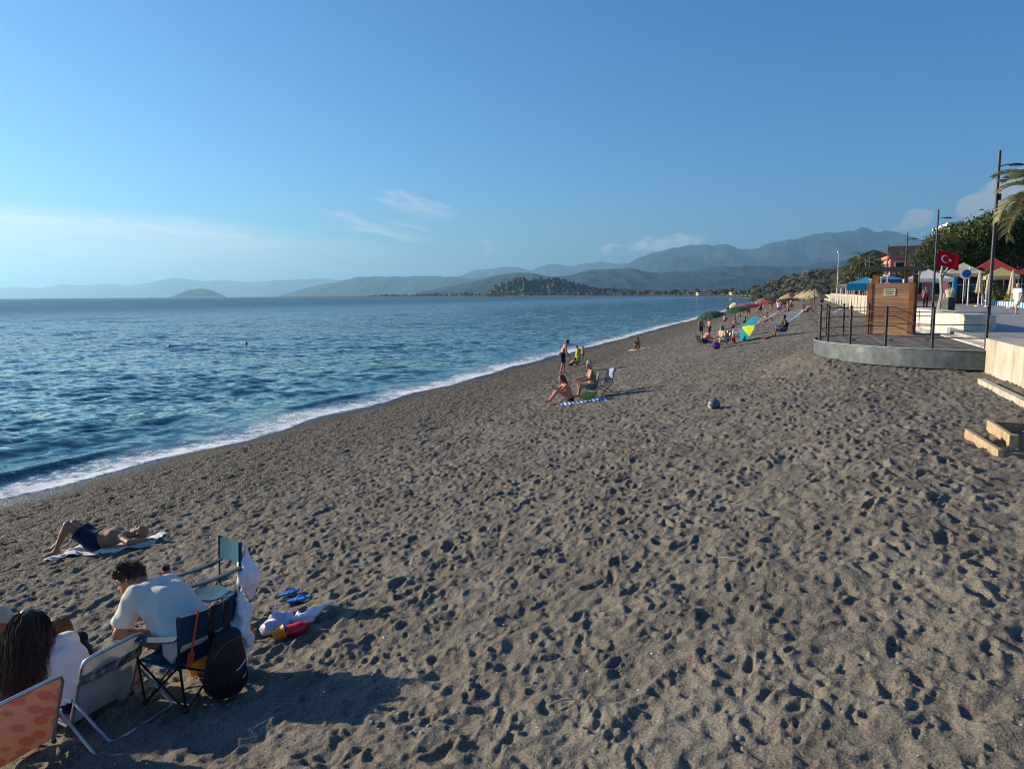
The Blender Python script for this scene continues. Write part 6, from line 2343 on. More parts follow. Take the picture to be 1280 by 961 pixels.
for a in ANG:
    s, d = DS - (DR - 0.13) * math.cos(a), DD - (DR - 0.13) * math.sin(a)
    p = SD(s, d, DZ + 0.01)
    MB().tube([p, (p[0], p[1], DZ + 1.02)], 0.036, 8).lathe([(0.05, 0), (0.05, 0.012)], 8, p).lathe([(0.042, 1.005), (0.045, 1.03), (0.0, 1.06)], 8, p, cap=False).build('railing_post', M_POST, deck, smooth=True)
    pst.append((p[0], p[1]))
for zz in (0.30, 0.62, 0.92):
    MB().tube([(x, y, DZ + zz) for x, y in pst], 0.014, 5).build('railing_cable', M_POST, deck, smooth=True)
# landing slab between deck and promenade
o = prism_sd(MB(), [(26.8, 21.36), (34.8, 21.36), (34.8, 21.74), (26.8, 21.74)], 2.2, DZ + 0.03).build('landing_slab', M_CONC2)
tag(o, 'pale slab joining the deck to the promenade', None, None, 'structure')

# ---- cabin of brown planks with a flat dark roof
hut = empty('plank_cabin')
tag(hut, 'brown plank changing cabin with flat dark roof behind the deck', 'cabin')
m, n, l, b = new_mat('stained_planks')
tcn = n.new('ShaderNodeTexCoord')
oi = n.new('ShaderNodeObjectInfo')
mp = n.new('ShaderNodeMapping')
mp.inputs['Scale'].default_value = (1, 1, 14)
l.new(tcn.outputs['Object'], mp.inputs['Vector'])
rp = ramp(n, [(0.3, (0.29, 0.135, 0.066)), (0.55, (0.45, 0.23, 0.12)), (0.75, (0.55, 0.31, 0.175))])
l.new(noise(n, l, mp.outputs[0], 2.2, 6, 0.65), rp.inputs[0])
vm = n.new('ShaderNodeVectorMath')
vm.operation = 'SCALE'
l.new(rp.outputs[0], vm.inputs[0])
l.new(nmap(n, l, oi.outputs['Random'], 0, 1, 0.75, 1.2, False), vm.inputs['Scale'])
l.new(vm.outputs[0], b.inputs['Base Color'])
b.inputs['Roughness'].default_value = 0.75
M_PLANK = m
HS, HD, HW, HDp, HH = 34.3, 19.95, 1.30, 0.95, 1.72     # along s: depth, along d: width
HZ = 3.18
MB().box((0, 0, 0), (1, 1, 1))


def hut_box(name, s0, s1, d0, d1, z0, z1, m_, par):
    return prism_sd(MB(), [(s0, d0), (s1, d0), (s1, d1), (s0, d1)], z0, z1).build(name, m_, par)


for q in range(10):
    z0 = HZ + 0.02 + q * 0.17
    hut_box('plank', HS, HS + 0.035, HD - HW / 2 + 0.055, HD + HW / 2 - 0.055, z0, z0 + 0.164, M_PLANK, hut)
    hut_box('plank', HS + 0.10, HS + HDp - 0.10, HD - HW / 2, HD - HW / 2 + 0.035, z0, z0 + 0.164, M_PLANK, hut)
    hut_box('plank', HS + 0.10, HS + HDp - 0.10, HD + HW / 2 - 0.035, HD + HW / 2, z0, z0 + 0.164, M_PLANK, hut)
hut_box('light_block', HS + 0.036, HS + HDp - 0.12, HD - HW / 2 + 0.04, HD + HW / 2 - 0.04, HZ + 0.02, HZ + HH - 0.03, mat('dark_light_block', (0.03, 0.02, 0.014), 0.9, 0.1), hut)  # dark block added inside so no light shows through the plank gaps
M_POSTW = mat('orange_brown_post', (0.30, 0.115, 0.045), 0.7, 0.2, var=0.25, vscale=5)
for s0 in (HS - 0.02, HS + HDp - 0.10):
    for sg in (-1, 1):
        dc = HD + sg * (HW / 2 - 0.02)
        hut_box('corner_post', s0, s0 + 0.12, dc - 0.075, dc + 0.075, HZ - 0.5, HZ + HH + (0.02 if s0 < HS else 0.30), M_POSTW, hut)
for sg in (-1, 1):
    dc = HD + sg * (HW / 2 - 0.22)
    hut_box('roof_post', HS + 0.13, HS + 0.23, dc - 0.05, dc + 0.05, HZ + 0.1, HZ + HH + 0.40, M_POSTW, hut)
M_ROOF = mat('dark_roof_sheet', (0.030, 0.031, 0.033), 0.6, 0.3)
rf = prism_sd(MB(), [(HS - 0.25, HD - HW / 2 - 0.22), (HS + HDp + 0.25, HD - HW / 2 - 0.22), (HS + HDp + 0.25, HD + HW / 2 + 0.26), (HS - 0.25, HD + HW / 2 + 0.26)], HZ + HH + 0.405, HZ + HH + 0.53)
rf.build('roof', M_ROOF, hut)
hut_box('floor_slab', HS - 0.08, HS + HDp + 0.1, HD - HW / 2 - 0.08, HD + HW / 2 + 0.1, HZ - 0.6, HZ + 0.015, M_CONC2, hut)
pl = hut_box('notice_plate', HS - 0.014, HS - 0.004, HD - 0.20, HD + 0.15, HZ + 1.30, HZ + 1.53, mat('cream_plate', (0.62, 0.58, 0.48), 0.5, 0.3), hut)
for q, (a, b_) in enumerate(((-0.15, 0.09), (-0.14, 0.10), (-0.12, 0.06))):
    hut_box('notice_line', HS - 0.018, HS - 0.015, HD + a - 0.02, HD + b_, HZ + 1.475 - q * 0.06, HZ + 1.497 - q * 0.06, M_PLAST_BK, pl)

hc_ = Vector(SD(HS + HDp / 2, HD, 0))
hut.matrix_world = Matrix.Translation(hc_) @ Matrix.Rotation(R(-14), 4, 'Z') @ Matrix.Translation(-hc_)

# ---- street lamps
M_LAMP = mat('dark_grey_lamp', (0.055, 0.052, 0.055), 0.45, 0.5, 0.5, var=0.15)
M_GLASS = mat('lamp_lens', (0.55, 0.56, 0.58), 0.15, 0.5)
LAMPS = [(17.15, 26.7), (25.6, 45.2), (33.0, 62.6), (38.6, 76.8), (43.4, 90.6), (49.3, 106.0), (55.5, 122.0), (62.5, 140.0)]
WHERE = ['tall dark street lamp nearest the deck', 'street lamp that carries the red flag', 'third street lamp along the promenade', 'fourth street lamp along the promenade', 'fifth street lamp along the promenade',
         'sixth street lamp along the promenade', 'seventh street lamp along the promenade', 'eighth street lamp, farthest along the promenade']
LH = 6.2


def lamp_proto():
    t = empty('street_lamp')
    MB().tube([(0, 0, 0.0), (0, 0, LH)], [0.066, 0.048], 10).build('pole', M_LAMP, t, smooth=True)
    MB().lathe([(0.15, 0), (0.15, 0.03), (0.085, 0.05), (0.085, 0.5), (0.076, 0.52)], 12).build('base', M_LAMP, t, smooth=True)
    for i, (z, sg, L_) in enumerate(((LH - 0.55, 1, 0.36),)):
        MB().tube([(0.05 * sg, 0, z), (sg * L_ * 0.6, 0, z + 0.05), (sg * L_, 0, z + 0.05)], 0.020, 6).build('arm', M_LAMP, t, smooth=True)
        P = MB()
        sec = [(0.0, 0.05, 0.05), (0.12, 0.12, 0.085), (0.32, 0.13, 0.06), (0.46, 0.05, 0.015)]
        vs_, fs = [], []
        for xx, w, h_ in sec:
            xx = sg * (L_ - 0.04 + xx)
            vs_ += [(xx, -w, z), (xx, -w * 0.7, z + h_), (xx, w * 0.7, z + h_), (xx, w, z)]
        for q in range(3):
            for j in range(4):
                fs.append((q * 4 + j, q * 4 + (j + 1) % 4, q * 4 + 4 + (j + 1) % 4, q * 4 + 4 + j))
        fs += [(0, 1, 2, 3), (15, 14, 13, 12)]
        hd = P.add(vs_, fs).build('lamp_head', M_LAMP, t, smooth=True)
        MB().box((sg * (L_ + 0.17), 0, z - 0.012), (0.30, 0.17, 0.02)).build('lens', M_GLASS, hd)
    MB().box((0.09, 0, LH - 1.6), (0.08, 0.09, 0.22)).build('control_box', M_LAMP, t)
    return t


lmp = lamp_proto()
for i, (x, y) in enumerate(LAMPS):
    o = lmp if i == 0 else copy_tree(lmp)
    o.location = (x, y, PROM)
    o.rotation_euler = (0, 0, R(-18))
    tag(o, WHERE[i], 'street lamp', 'street lamps along the promenade')

# ---- flag on the second lamp: white crescent and star on red
fl = empty('flag', (LAMPS[1][0] + 0.09, LAMPS[1][1] - 0.05, PROM + 3.78), R(-12))
tag(fl, 'red flag with white crescent and star on the lamp post', 'flag')
FW, FH = 1.50, 1.0
fl.scale = (0.9, 0.9, 0.9)


def flagpt(x, z, off_=0.0):
    """cloth position for flag coordinates x along the fly, z down the hoist"""
    u = x / FW
    wy_ = 0.09 * math.sin(7.0 * u + 0.8) * (0.25 + u) + 0.03 * math.sin(13 * u + 4 * z)
    droop = -0.30 * u - 0.05 * u * u
    return (x * 0.90, wy_ - off_, -z + droop + 0.03 * math.sin(6 * u))


M_FLAG = thin(cloth('flag_red', (0.60, 0.008, 0.018)), (.6, 0, 0), 0.35)
MB().sheet(lambda u, v: flagpt(u * FW, v * FH), 20, 10, 0.006).build('cloth', M_FLAG, fl, smooth=True)
M_FWHITE = cloth('flag_white', (0.78, 0.78, 0.78), var=0.03)


def emblem(pts_, name):
    for side in (1, -1):
        vs_ = [flagpt(x, z, 0.009 * side) for x, z in pts_[0]]
        MB().add(vs_, pts_[1] if side > 0 else [tuple(reversed(f)) for f in pts_[1]]).build(name, M_FWHITE, fl)


cx, cz, ro_, ri2, c2x = 0.50, 0.50, 0.25, 0.20, 0.5625
n1 = 28
outer, inner = [], []
a_int = math.acos(max(-1, min(1, ((ro_ ** 2 - ri2 ** 2) + (c2x - cx) ** 2) / (2 * (c2x - cx) * ro_))))
b_int = math.atan2(ro_ * math.sin(a_int), ro_ * math.cos(a_int) - (c2x - cx))
for i in range(n1 + 1):
    a = a_int + (2 * PI - 2 * a_int) * i / n1
    outer.append((cx + ro_ * math.cos(a), cz + ro_ * math.sin(a)))
    a = b_int + (2 * PI - 2 * b_int) * i / n1
    inner.append((c2x + ri2 * math.cos(a), cz + ri2 * math.sin(a)))
emblem((outer + inner, [(i, i + 1, n1 + 2 + i, n1 + 1 + i) for i in range(n1)]), 'crescent')
star = []
for i in range(10):
    r = 0.125 if i % 2 == 0 else 0.125 * 0.382
    a = PI + 2 * PI * i / 10
    star.append((0.83 + r * math.cos(a), 0.5 + r * math.sin(a)))
emblem((star + [(0.83, 0.5)], [(i, (i + 1) % 10, 10) for i in range(10)]), 'star')

# ---- bin, walkers
bn = empty('litter_bin', (26.0, 44.3, PROM), R(20))
tag(bn, 'dark square litter bin on the promenade', 'bin')
MB().rbox((0, 0, 0.48), (0.55, 0.5, 0.86), 0.03).build('bin_body', M_PLAST_BK, bn)
MB().rbox((0, 0, 0.945), (0.58, 0.53, 0.06), 0.02).build('bin_lid', M_LAMP, bn)
person('man in white shirt and white shorts walking on the promenade', pose_stand(0.06, 0.24, 0.2), 0.018, SK_FAIR, (28.3, 41.6, PROM), R(205),
       [('shirt', C_WHITE, dict(sleeve=0.6, hem=0.05, ex=0.03)), ('shorts', C_CREAM, dict(frac=0.9, ex=0.03))], 'short', HAIR_GR, g=1.1)
person('person in beige shirt and teal trousers behind the litter bin', pose_stand(0.02, 0.06), 0.02, SK_TAN, (27.2, 46.2, PROM), R(60),
       [('shirt', C_BEIGE, dict(sleeve=0.6, ex=0.03)), ('trousers', C_TEAL, {})], 'short', HAIR_DK, g=1.05)
person('man in dark clothes with a red bag walking by the flag post', pose_stand(0.03, 0.2), 0.022, SK_TAN, (32.6, 58.6, PROM), R(240),
       [('shirt', C_GREY, dict(sleeve=0.6)), ('trousers', C_BLACK, {})], 'short', HAIR_DK)
P = [ell((0, 0, 0), (0.16, 0.10, 0.20), None, 0.03), ell((0, 0.02, -0.06), (0.17, 0.11, 0.14), None, 0.03)]
o = obj('shoulder_bag', sdf_mesh(P, 0.022, 'shoulder_bag', C_RED), None, (32.42, 58.35, PROM + 0.95), 0.3)
tag(o, 'red shoulder bag carried by the man in dark clothes', 'bag')
MB().tube([(0.0, 0, 0.17), (0.02, 0.12, 0.45), (0.0, 0.22, 0.17)], 0.012, 5).build('strap', C_RED, o)
wk = [(36.5, 72.0, C_PINK, C_NAVY, 'walker in pink top on the promenade by the blue awning'), (40.2, 80.5, C_RED, C_BLACK, 'walker in red top farther along the promenade'), (45.5, 95.0, C_WHITE, C_RED, 'walker in white top beyond the awnings'),
      (50.0, 108.0, C_RED, C_WHITE, 'walker in red top and white trousers above the parapet'), (47.5, 101.0, C_BLACK, C_RED, 'walker in black top above the parapet'), (56.0, 121.0, C_ORANGE, C_NAVY, 'walker in orange top far along the promenade')]
for x, y, c1, c2, lab in wk:
    person(lab, pose_stand(0.03, 0.14), 0.03, SK_TAN, (x, y, PROM), R(240), [('shirt', c1, dict(sleeve=0.5)), ('trousers', c2, {})], 'short', HAIR_DK, group='walkers on the promenade')

# ---- hedge with blue and white kerb
K0, K1 = (72.0, 33.4), (138.0, 39.4)
hd_len = math.hypot(K1[0] - K0[0], K1[1] - K0[1])
kb = empty('planter_kerb')
tag(kb, 'planter kerb painted in blue and white blocks', 'kerb')
M_KB, M_KW = mat('blue_kerb_paint', (0.02, 0.22, 0.50), 0.6, 0.3), mat('white_kerb_paint', (0.74, 0.74, 0.72), 0.6, 0.3)
nb = 94
for i in range(nb):
    f0, f1 = i / nb, (i + 0.97) / nb
    s0, d0 = K0[0] + (K1[0] - K0[0]) * f0, K0[1] + (K1[1] - K0[1]) * f0
    s1, d1 = K0[0] + (K1[0] - K0[0]) * f1, K0[1] + (K1[1] - K0[1]) * f1
    prism_sd(MB(), [(s0, d0), (s1, d1), (s1, d1 + 0.35), (s0, d0 + 0.35)], PROM - 0.05, PROM + 0.40 + 0.004 * (i % 3)).build('kerb_block', M_KB if i % 2 else M_KW, kb)


def leaf_cloud(n_, fn, size, seed):
    """n_ small bent leaf cards; fn(rng) gives a centre and an outward direction"""
    r_ = np.random.default_rng(seed)
    V, F = [], []
    o_ = 0
    for _ in range(n_):
        c, out = fn(r_)
        nn = unit(out + r_.normal(0, 0.75, 3))
        a = unit(np.cross(nn, r_.normal(size=3)))
        b_ = np.cross(nn, a)
        L_ = size * r_.uniform(0.6, 1.3)
        w = L_ * r_.uniform(0.40, 0.6)
        V += [c - a * L_ * 0.5, c + b_ * w * 0.5 + nn * w * 0.15, c + a * L_ * 0.5, c - b_ * w * 0.5 + nn * w * 0.15]
        F.append((o_, o_ + 1, o_ + 2, o_ + 3))
        o_ += 4
    return np.array(V), np.array(F)


def leaf_mat(name, c1, c2, c3):
    m, n, l, b = new_mat(name)
    geo = n.new('ShaderNodeNewGeometry')
    r1 = ramp(n, [(0.0, c1), (0.5, c2), (1.0, c3)])
    l.new(geo.outputs['Random Per Island'], r1.inputs[0])
    l.new(r1.outputs[0], b.inputs['Base Color'])
    b.inputs['Roughness'].default_value = 0.55
    b.inputs['Specular IOR Level'].default_value = 0.3
    return thin(m, c2, 0.30)


L_DARK = leaf_mat('ficus_leaf', (0.024, 0.048, 0.010), (0.060, 0.098, 0.018), (0.130, 0.165, 0.032))
L_OLIVE = leaf_mat('olive_leaf', (0.040, 0.055, 0.018), (0.080, 0.100, 0.030), (0.150, 0.160, 0.055))
L_HEDGE = leaf_mat('hedge_leaf', (0.07, 0.10, 0.012), (0.17, 0.17, 0.018), (0.30, 0.24, 0.03))
L_PALM = leaf_mat('palm_leaflet', (0.035, 0.055, 0.016), (0.075, 0.095, 0.030), (0.16, 0.16, 0.06))
M_BARK = mat('grey_bark', (0.17, 0.145, 0.115), 0.9, 0.15, var=0.3, vscale=4, bump=0.5, bscale=9)
M_BARKP = mat('pale_bark', (0.40, 0.35, 0.27), 0.85, 0.15, var=0.25, vscale=5)


def hedge_fn(r_):
    f_ = r_.random()
    s, d = K0[0] + (K1[0] - K0[0]) * f_, K0[1] + 0.62 + (K1[1] - K0[1]) * f_
    side = r_.random()
    top = 0.62 + 0.14 * math.sin(f_ * 90) + 0.08 * math.sin(f_ * 37)
    if side < 0.55:
        dd_, zz, out = -0.30 + r_.normal(0, 0.05), r_.uniform(0.0, top), v3(-NX, -NY, 0.3)
    else:
        dd_, zz, out = r_.uniform(-0.30, 0.40), top + r_.normal(0, 0.05), v3(0, 0, 1)
    x, y = SD(s, d + dd_)
    return v3(x, y, PROM + 0.40 + zz), out


V, F = leaf_cloud(5200, hedge_fn, 0.22, 5)
hg = obj('hedge', np_mesh('hedge', V, F, False, [L_HEDGE]))
tag(hg, 'yellow-green clipped hedge behind the blue and white kerb', 'hedge')
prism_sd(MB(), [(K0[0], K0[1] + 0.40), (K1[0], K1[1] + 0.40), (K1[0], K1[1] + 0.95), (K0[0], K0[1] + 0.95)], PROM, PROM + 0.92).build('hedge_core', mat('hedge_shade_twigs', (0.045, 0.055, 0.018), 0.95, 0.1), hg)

# ---- closed cream parasols, sign, awnings
def closed_parasol(label, x, y, h):
    t = empty('closed_parasol', (x, y, PROM))
    tag(t, label, 'parasol', 'closed cream parasols')
    MB().tube([(0, 0, 0), (0, 0, h)], 0.03, 8).build('pole', M_LFRAME, t, smooth=True)
    MB().lathe([(0.28, 0), (0.28, 0.08), (0.05, 0.10)], 12).build('base', M_CONC2, t)
    n_ = 16
    vs_, fs = [], []
    for j, (r, z) in enumerate(((0.02, h), (0.10, h - 0.25), (0.17, h - 0.9), (0.22, h - 1.5), (0.26, h - 1.85), (0.20, h - 1.92))):
        for i in range(n_):
            a = 2 * PI * i / n_
            rr = r * (1 + 0.22 * (1 if i % 2 else -1) * (0.3 + z * 0 + j / 6))
            vs_.append((rr * math.cos(a), rr * math.sin(a), z))
    for j in range(5):
        for i in range(n_):
            fs.append((j * n_ + i, (j + 1) * n_ + i, (j + 1) * n_ + (i + 1) % n_, j * n_ + (i + 1) % n_))
    MB().add(vs_, fs).build('furled_canopy', P_CREAM, t, smooth=True)
    MB().lathe([(0.21, h - 1.32), (0.235, h - 1.30), (0.235, h - 1.24), (0.20, h - 1.22)], 12, cap=False).build('tie', P_CREAM, t)
    return t


closed_parasol('furled cream parasol beside the round sign', 41.4, 66.0, 3.1)
closed_parasol('middle one of three furled cream parasols', 41.0, 64.0, 3.0)
closed_parasol('furled cream parasol beside the walking man in white', 39.6, 59.0, 3.0)
sg_ = empty('round_sign', (43.2, 70.5, PROM), R(-25))
tag(sg_, 'round blue sign with a white crescent on a pole', 'sign')
MB().tube([(0, 0, 0), (0, 0, 3.6)], 0.05, 8).build('pole', M_LFRAME, sg_)
sgp = Matrix.Rotation(R(90), 3, 'X')
MB().lathe([(0.48, 0.0), (0.48, 0.05)], 28, (-0.30, -0.06, 2.95), sgp).build('disc', M_KW, sg_)
MB().lathe([(0.37, 0.055), (0.37, 0.07)], 28, (-0.22, -0.06, 2.97), sgp).build('blue_face', mat('sign_blue', (0.01, 0.06, 0.30), 0.4, 0.4), sg_)


def awning(label, x, y, w, dp, h, rise, m_, rz, cat='awning', val=0.3):
    """four-sided canopy on four posts"""
    t = empty('awning', (x, y, PROM), rz)
    tag(t, label, cat)
    for sx in (-1, 1):
        for sy in (-1, 1):
            MB().tube([(sx * (w / 2 - 0.1), sy * (dp / 2 - 0.1), 0), (sx * (w / 2 - 0.1), sy * (dp / 2 - 0.1), h)], 0.045, 6).build('post', M_LFRAME, t)
    cs_ = [(-w / 2, -dp / 2), (w / 2, -dp / 2), (w / 2, dp / 2), (-w / 2, dp / 2)]
    for i in range(4):
        (x0, y0), (x1, y1) = cs_[i], cs_[(i + 1) % 4]

        def fn(u, v, x0=x0, y0=y0, x1=x1, y1=y1):
            bx, by = x0 + (x1 - x0) * v, y0 + (y1 - y0) * v
            return (bx * (1 - u), by * (1 - u), h + rise * u ** 1.15 - 0.05 * math.sin(PI * v) * (1 - u))
        MB().sheet(fn, 5, 5, 0.02).build('canopy_panel', m_, t, smooth=True)
        if val:
            MB().sheet(lambda u, v, x0=x0, y0=y0, x1=x1, y1=y1: (x0 + (x1 - x0) * v, y0 + (y1 - y0) * v, h - 0.005 - val * u - 0.05 * abs(math.sin(6 * PI * v)) * u), 1, 12, 0.015).build('valance', m_, t)
    return t


P_DKRED = thin(cloth('awning_dark_red', (0.20, 0.012, 0.018)), (.2, 0, 0), 0.3)
P_STRIPE = P_CREAM
awning('white square parasol awning behind the flag', 41.8, 75.0, 4.2, 4.0, 2.6, 0.95, P_WHITE, R(-25))
awning('cream awning beside the round sign', 45.6, 75.5, 3.6, 4.0, 3.1, 1.1, P_CREAM, R(-25))
awning('red tent awning behind the furled parasols', 48.6, 75.5, 4.6, 4.4, 3.1, 1.6, P_RED, R(-25))
awning('yellow and white awning by the restaurant', 45.2, 69.0, 2.6, 2.6, 2.7, 0.8, thin(cloth('awning_pale_yellow', (0.58, 0.47, 0.20)), (.6, .5, .2), .3), R(-25))
awning('dark red awning at the edge of the picture', 51.5, 73.0, 6.4, 4.0, 2.9, 1.1, P_DKRED, R(-25))
awning('blue awning between the cabin and the white awning', 41.8, 83.0, 3.2, 3.0, 2.7, 0.5, P_BLUE, R(-25))
awning('bright sky blue awning seen over the cabin', 42.0, 88.5, 4.0, 3.0, 2.35, 0.75, P_SKY, R(-25), val=0.8)
awning('white awning over the far parapet', 46.6, 98.0, 5.0, 3.5, 2.3, 0.45, P_WHITE, R(-25))
awning('off-white awning farther along the parapet', 50.5, 108.5, 6.0, 3.5, 2.3, 0.4, P_CREAM, R(-25))
awning('pink awning at the end of the parapet', 55.0, 121.0, 3.0, 3.0, 2.4, 0.6, thin(cloth('awning_pink', (0.66, 0.22, 0.22)), (.6, .2, .2), .3), R(-25))
M_PURP = mat('purple_paint', (0.16, 0.05, 0.30), 0.6, 0.3)
rs = empty('restaurant', (57.0, 81.5, PROM), R(-22))
tag(rs, 'low dark red restaurant front behind the hedge', 'building')
MB().box((0, 0, 1.7), (17, 6, 3.4)).build('wall', mat('dark_red_render', (0.17, 0.022, 0.026), 0.85, 0.2), rs)
MB().box((0, -0.4, 3.55), (18, 7.4, 0.28)).build('roof', M_ROOF, rs)
for i in range(6):
    wd = MB().box((-6.9 + i * 2.75, -3.03, 1.55), (2.0, 0.06, 2.3)).build('window', mat('dark_glass', (0.02, 0.025, 0.03), 0.1, 0.5), rs)
    MB().box((-6.9 + i * 2.75, -3.075, 1.55), (0.07, 0.03, 2.3)).box((-6.9 + i * 2.75, -3.075, 2.05), (2.0, 0.03, 0.07)).build('frame', M_LFRAME, wd)
for i in range(4):
    MB().box((-8.0 + i * 5.1, -3.6, 1.6), (0.35, 0.35, 3.2)).build('column', M_PURP if i % 2 else P_SKY, rs)
ds = empty('satellite_dish', (47.4, 68.2, PROM + 3.9), R(-30))
tag(ds, 'grey satellite dish at the edge of the picture', 'satellite dish')
MB().lathe([(0.0, 0.0), (0.2, 0.015), (0.42, 0.07), (0.58, 0.14), (0.59, 0.15), (0.42, 0.085), (0.2, 0.03), (0.01, 0.02)], 24, (0, 0, 0), Matrix.Rotation(R(65), 3, 'X'), cap=False).build('dish', mat('grey_dish', (0.33, 0.34, 0.35), 0.5, 0.4), ds, smooth=True)
MB().tube([(0, 0.05, 0), (0, 0.35, -0.2), (0, 0.35, -3.9)], 0.045, 6).build('mast', M_LAMP, ds)
MB().tube([(0, -0.1, -0.5), (0, -0.55, -0.1)], 0.02, 5).box((0, -0.58, -0.06), (0.08, 0.12, 0.08)).build('feed_arm', M_LAMP, ds)

# ---- timber frames on the sand
M_TIMB = mat('sunlit_timber', (0.40, 0.30, 0.18), 0.8, 0.2, var=0.25, vscale=7, bump=0.3, bscale=30)
M_TIMB_SHADE = mat('shaded_timber', (0.20, 0.165, 0.125), 0.85, 0.2, var=0.3, vscale=7, bump=0.3, bscale=30)  # darker copy of the sunlit timber, shade painted into its colour


def board(mb, s0, d0, s1, d1, z0, z1, th=0.05):
    L_ = math.hypot(s1 - s0, d1 - d0)
    ns2, nd2 = -(d1 - d0) / L_ * th / 2, (s1 - s0) / L_ * th / 2
    return prism_sd(mb, [(s0 - ns2, d0 - nd2), (s1 - ns2, d1 - nd2), (s1 + ns2, d1 + nd2), (s0 + ns2, d0 + nd2)], z0, z1)


tf = empty('timber_edging')
tag(tf, 'upper timber frame of boards half sunk in the sand', 'timber edging', 'timber frames by the wall')
board(MB(), 17.50, 19.55, 18.85, 19.55, 2.44, 2.74).build('board', M_TIMB, tf)
board(MB(), 17.53, 19.58, 17.53, 22.0, 2.44, 2.72).build('board', M_TIMB_SHADE, tf)
board(MB(), 18.82, 19.58, 18.82, 22.0, 2.44, 2.72).build('board', M_TIMB_SHADE, tf)
prism_sd(MB(), [(17.46, 19.49), (17.56, 19.49), (17.56, 19.59), (17.46, 19.59)], 2.40, 2.76).build('corner_stake', M_TIMB, tf)
tf2 = empty('timber_edging')
tag(tf2, 'lower timber frame of boards nearest the camera', 'timber edging', 'timber frames by the wall')
board(MB(), 16.85, 19.26, 18.35, 19.18, 2.40, 2.67).build('board', M_TIMB, tf2)
board(MB(), 16.87, 19.29, 16.87, 22.0, 2.40, 2.64).build('board', M_TIMB_SHADE, tf2)
prism_sd(MB(), [(16.90, 19.32), (17.44, 19.32), (17.44, 22.0), (16.90, 22.0)], 2.42, 2.60).build('sand_fill', MATS['sand'], tf2)
st = board(MB(), 17.75, 19.36, 18.02, 19.42, 2.60, 2.66, 0.06).build('timber_offcut', M_TIMB)
tag(st, 'short timber offcut lying between the two frames', 'timber')

# ================================================================ TREES, BUILDINGS, FAR SHORE
def broad_tree(name, label, x, y, h, r, leafm, seed, n_=2600, z0=PROM, bark=None, leaf=0.34, group=None, trunk_frac=0.42, blobs=9):
    t = empty(name, (x, y, z0))
    tag(t, label, 'tree', group)
    r_ = np.random.default_rng(seed)
    tr = MB()
    th = h * trunk_frac
    tr.tube([(0, 0, -0.1), (0.08 * r, 0.03 * r, th * 0.5), (0.02, 0.05, th)], [0.055 * r + 0.06, 0.045 * r + 0.04, 0.035 * r + 0.03], 8)
    cents = []
    for i in range(blobs):
        a = 2 * PI * i / blobs + r_.uniform(-0.4, 0.4)
        q = r_.uniform(0.15, 0.68) * r
        zc = th + (h - th) * r_.uniform(0.22, 0.80)
        if i == 0:
            q, zc = 0.1 * r, th + (h - th) * 0.82
        c = v3(q * math.cos(a), q * math.sin(a), zc)
        cents.append((c, r * r_.uniform(0.34, 0.52), (h - th) * r_.uniform(0.17, 0.27)))
        tr.tube([(0.02, 0.05, th * 0.92), tuple(v3(0, 0, th) * 0.45 + c * 0.55 - v3(0, 0, 0.25)), tuple(c)], [0.022 * r + 0.02, 0.014 * r + 0.015, 0.008 * r], 6)
    tr.build('trunk', bark or M_BARK, t, smooth=True)

    def fn(rr):
        c, ra, rz_ = cents[rr.integers(len(cents))]
        q = unit(rr.normal(size=3))
        k = rr.random() ** 0.28 * (1 + 0.18 * math.sin(5 * q[0] + 7 * q[1] + 4 * q[2]))
        return c + q * v3(ra, ra, rz_) * k, q + v3(0, 0, 0.3)
    V, F = leaf_cloud(n_, fn, leaf, seed + 1)
    obj('crown', np_mesh('crown', V, F, False, [leafm]), t)
    return t


TG = 'big trees behind the awnings'
broad_tree('broadleaf_tree', 'small bright green tree at the end of the big row', 52.0, 90.0, 8.0, 3.2, L_OLIVE, 1, 4400, group=TG, leaf=0.40, trunk_frac=0.28, blobs=11)
broad_tree('broadleaf_tree', 'dark green tree behind the flag', 56.4, 89.5, 10.6, 4.5, L_DARK, 2, 6600, group=TG, leaf=0.42, trunk_frac=0.26, blobs=14)
broad_tree('broadleaf_tree', 'tallest dark tree behind the near street lamp', 62.0, 90.5, 12.6, 5.4, L_DARK, 3, 8500, group=TG, leaf=0.44, trunk_frac=0.24, blobs=17)
broad_tree('broadleaf_tree', 'dark tree at the edge of the picture under the palm', 68.6, 92.0, 13.6, 6.0, L_DARK, 4, 8200, group=TG, leaf=0.46, trunk_frac=0.22, blobs=16)
broad_tree('broadleaf_tree', 'olive green tree behind the red tent awning', 58.0, 98.0, 10.4, 4.6, L_OLIVE, 5, 5500, group=TG, leaf=0.46, trunk_frac=0.24, blobs=13)
broad_tree('broadleaf_tree', 'dark tree filling the gap behind the tallest one', 66.0, 101.0, 12.2, 5.2, L_DARK, 7, 6000, group=TG, leaf=0.48, trunk_frac=0.22, blobs=14)
broad_tree('broadleaf_tree', 'round bush by the furled parasols', 45.0, 70.5, 3.4, 1.6, L_OLIVE, 6, 1500, leaf=0.24, trunk_frac=0.2)


def leaning_tree(label, x, y, pts_, crown_c, seed):
    t = empty('young_tree', (x, y, PROM))
    tag(t, label, 'tree', 'pale-trunked young trees')
    mb = MB()
    for path, rr in pts_:
        mb.tube(path, rr, 7)
    mb.build('trunk', M_BARKP, t, smooth=True)

    def fn(r_):
        c, ra = crown_c[r_.integers(len(crown_c))]
        q = unit(r_.normal(size=3))
        return v3(*c) + q * ra * r_.random() ** 0.4 * v3(1, 1, 0.7), q
    V, F = leaf_cloud(700, fn, 0.26, seed)
    obj('crown', np_mesh('crown', V, F, False, [L_OLIVE]), t)


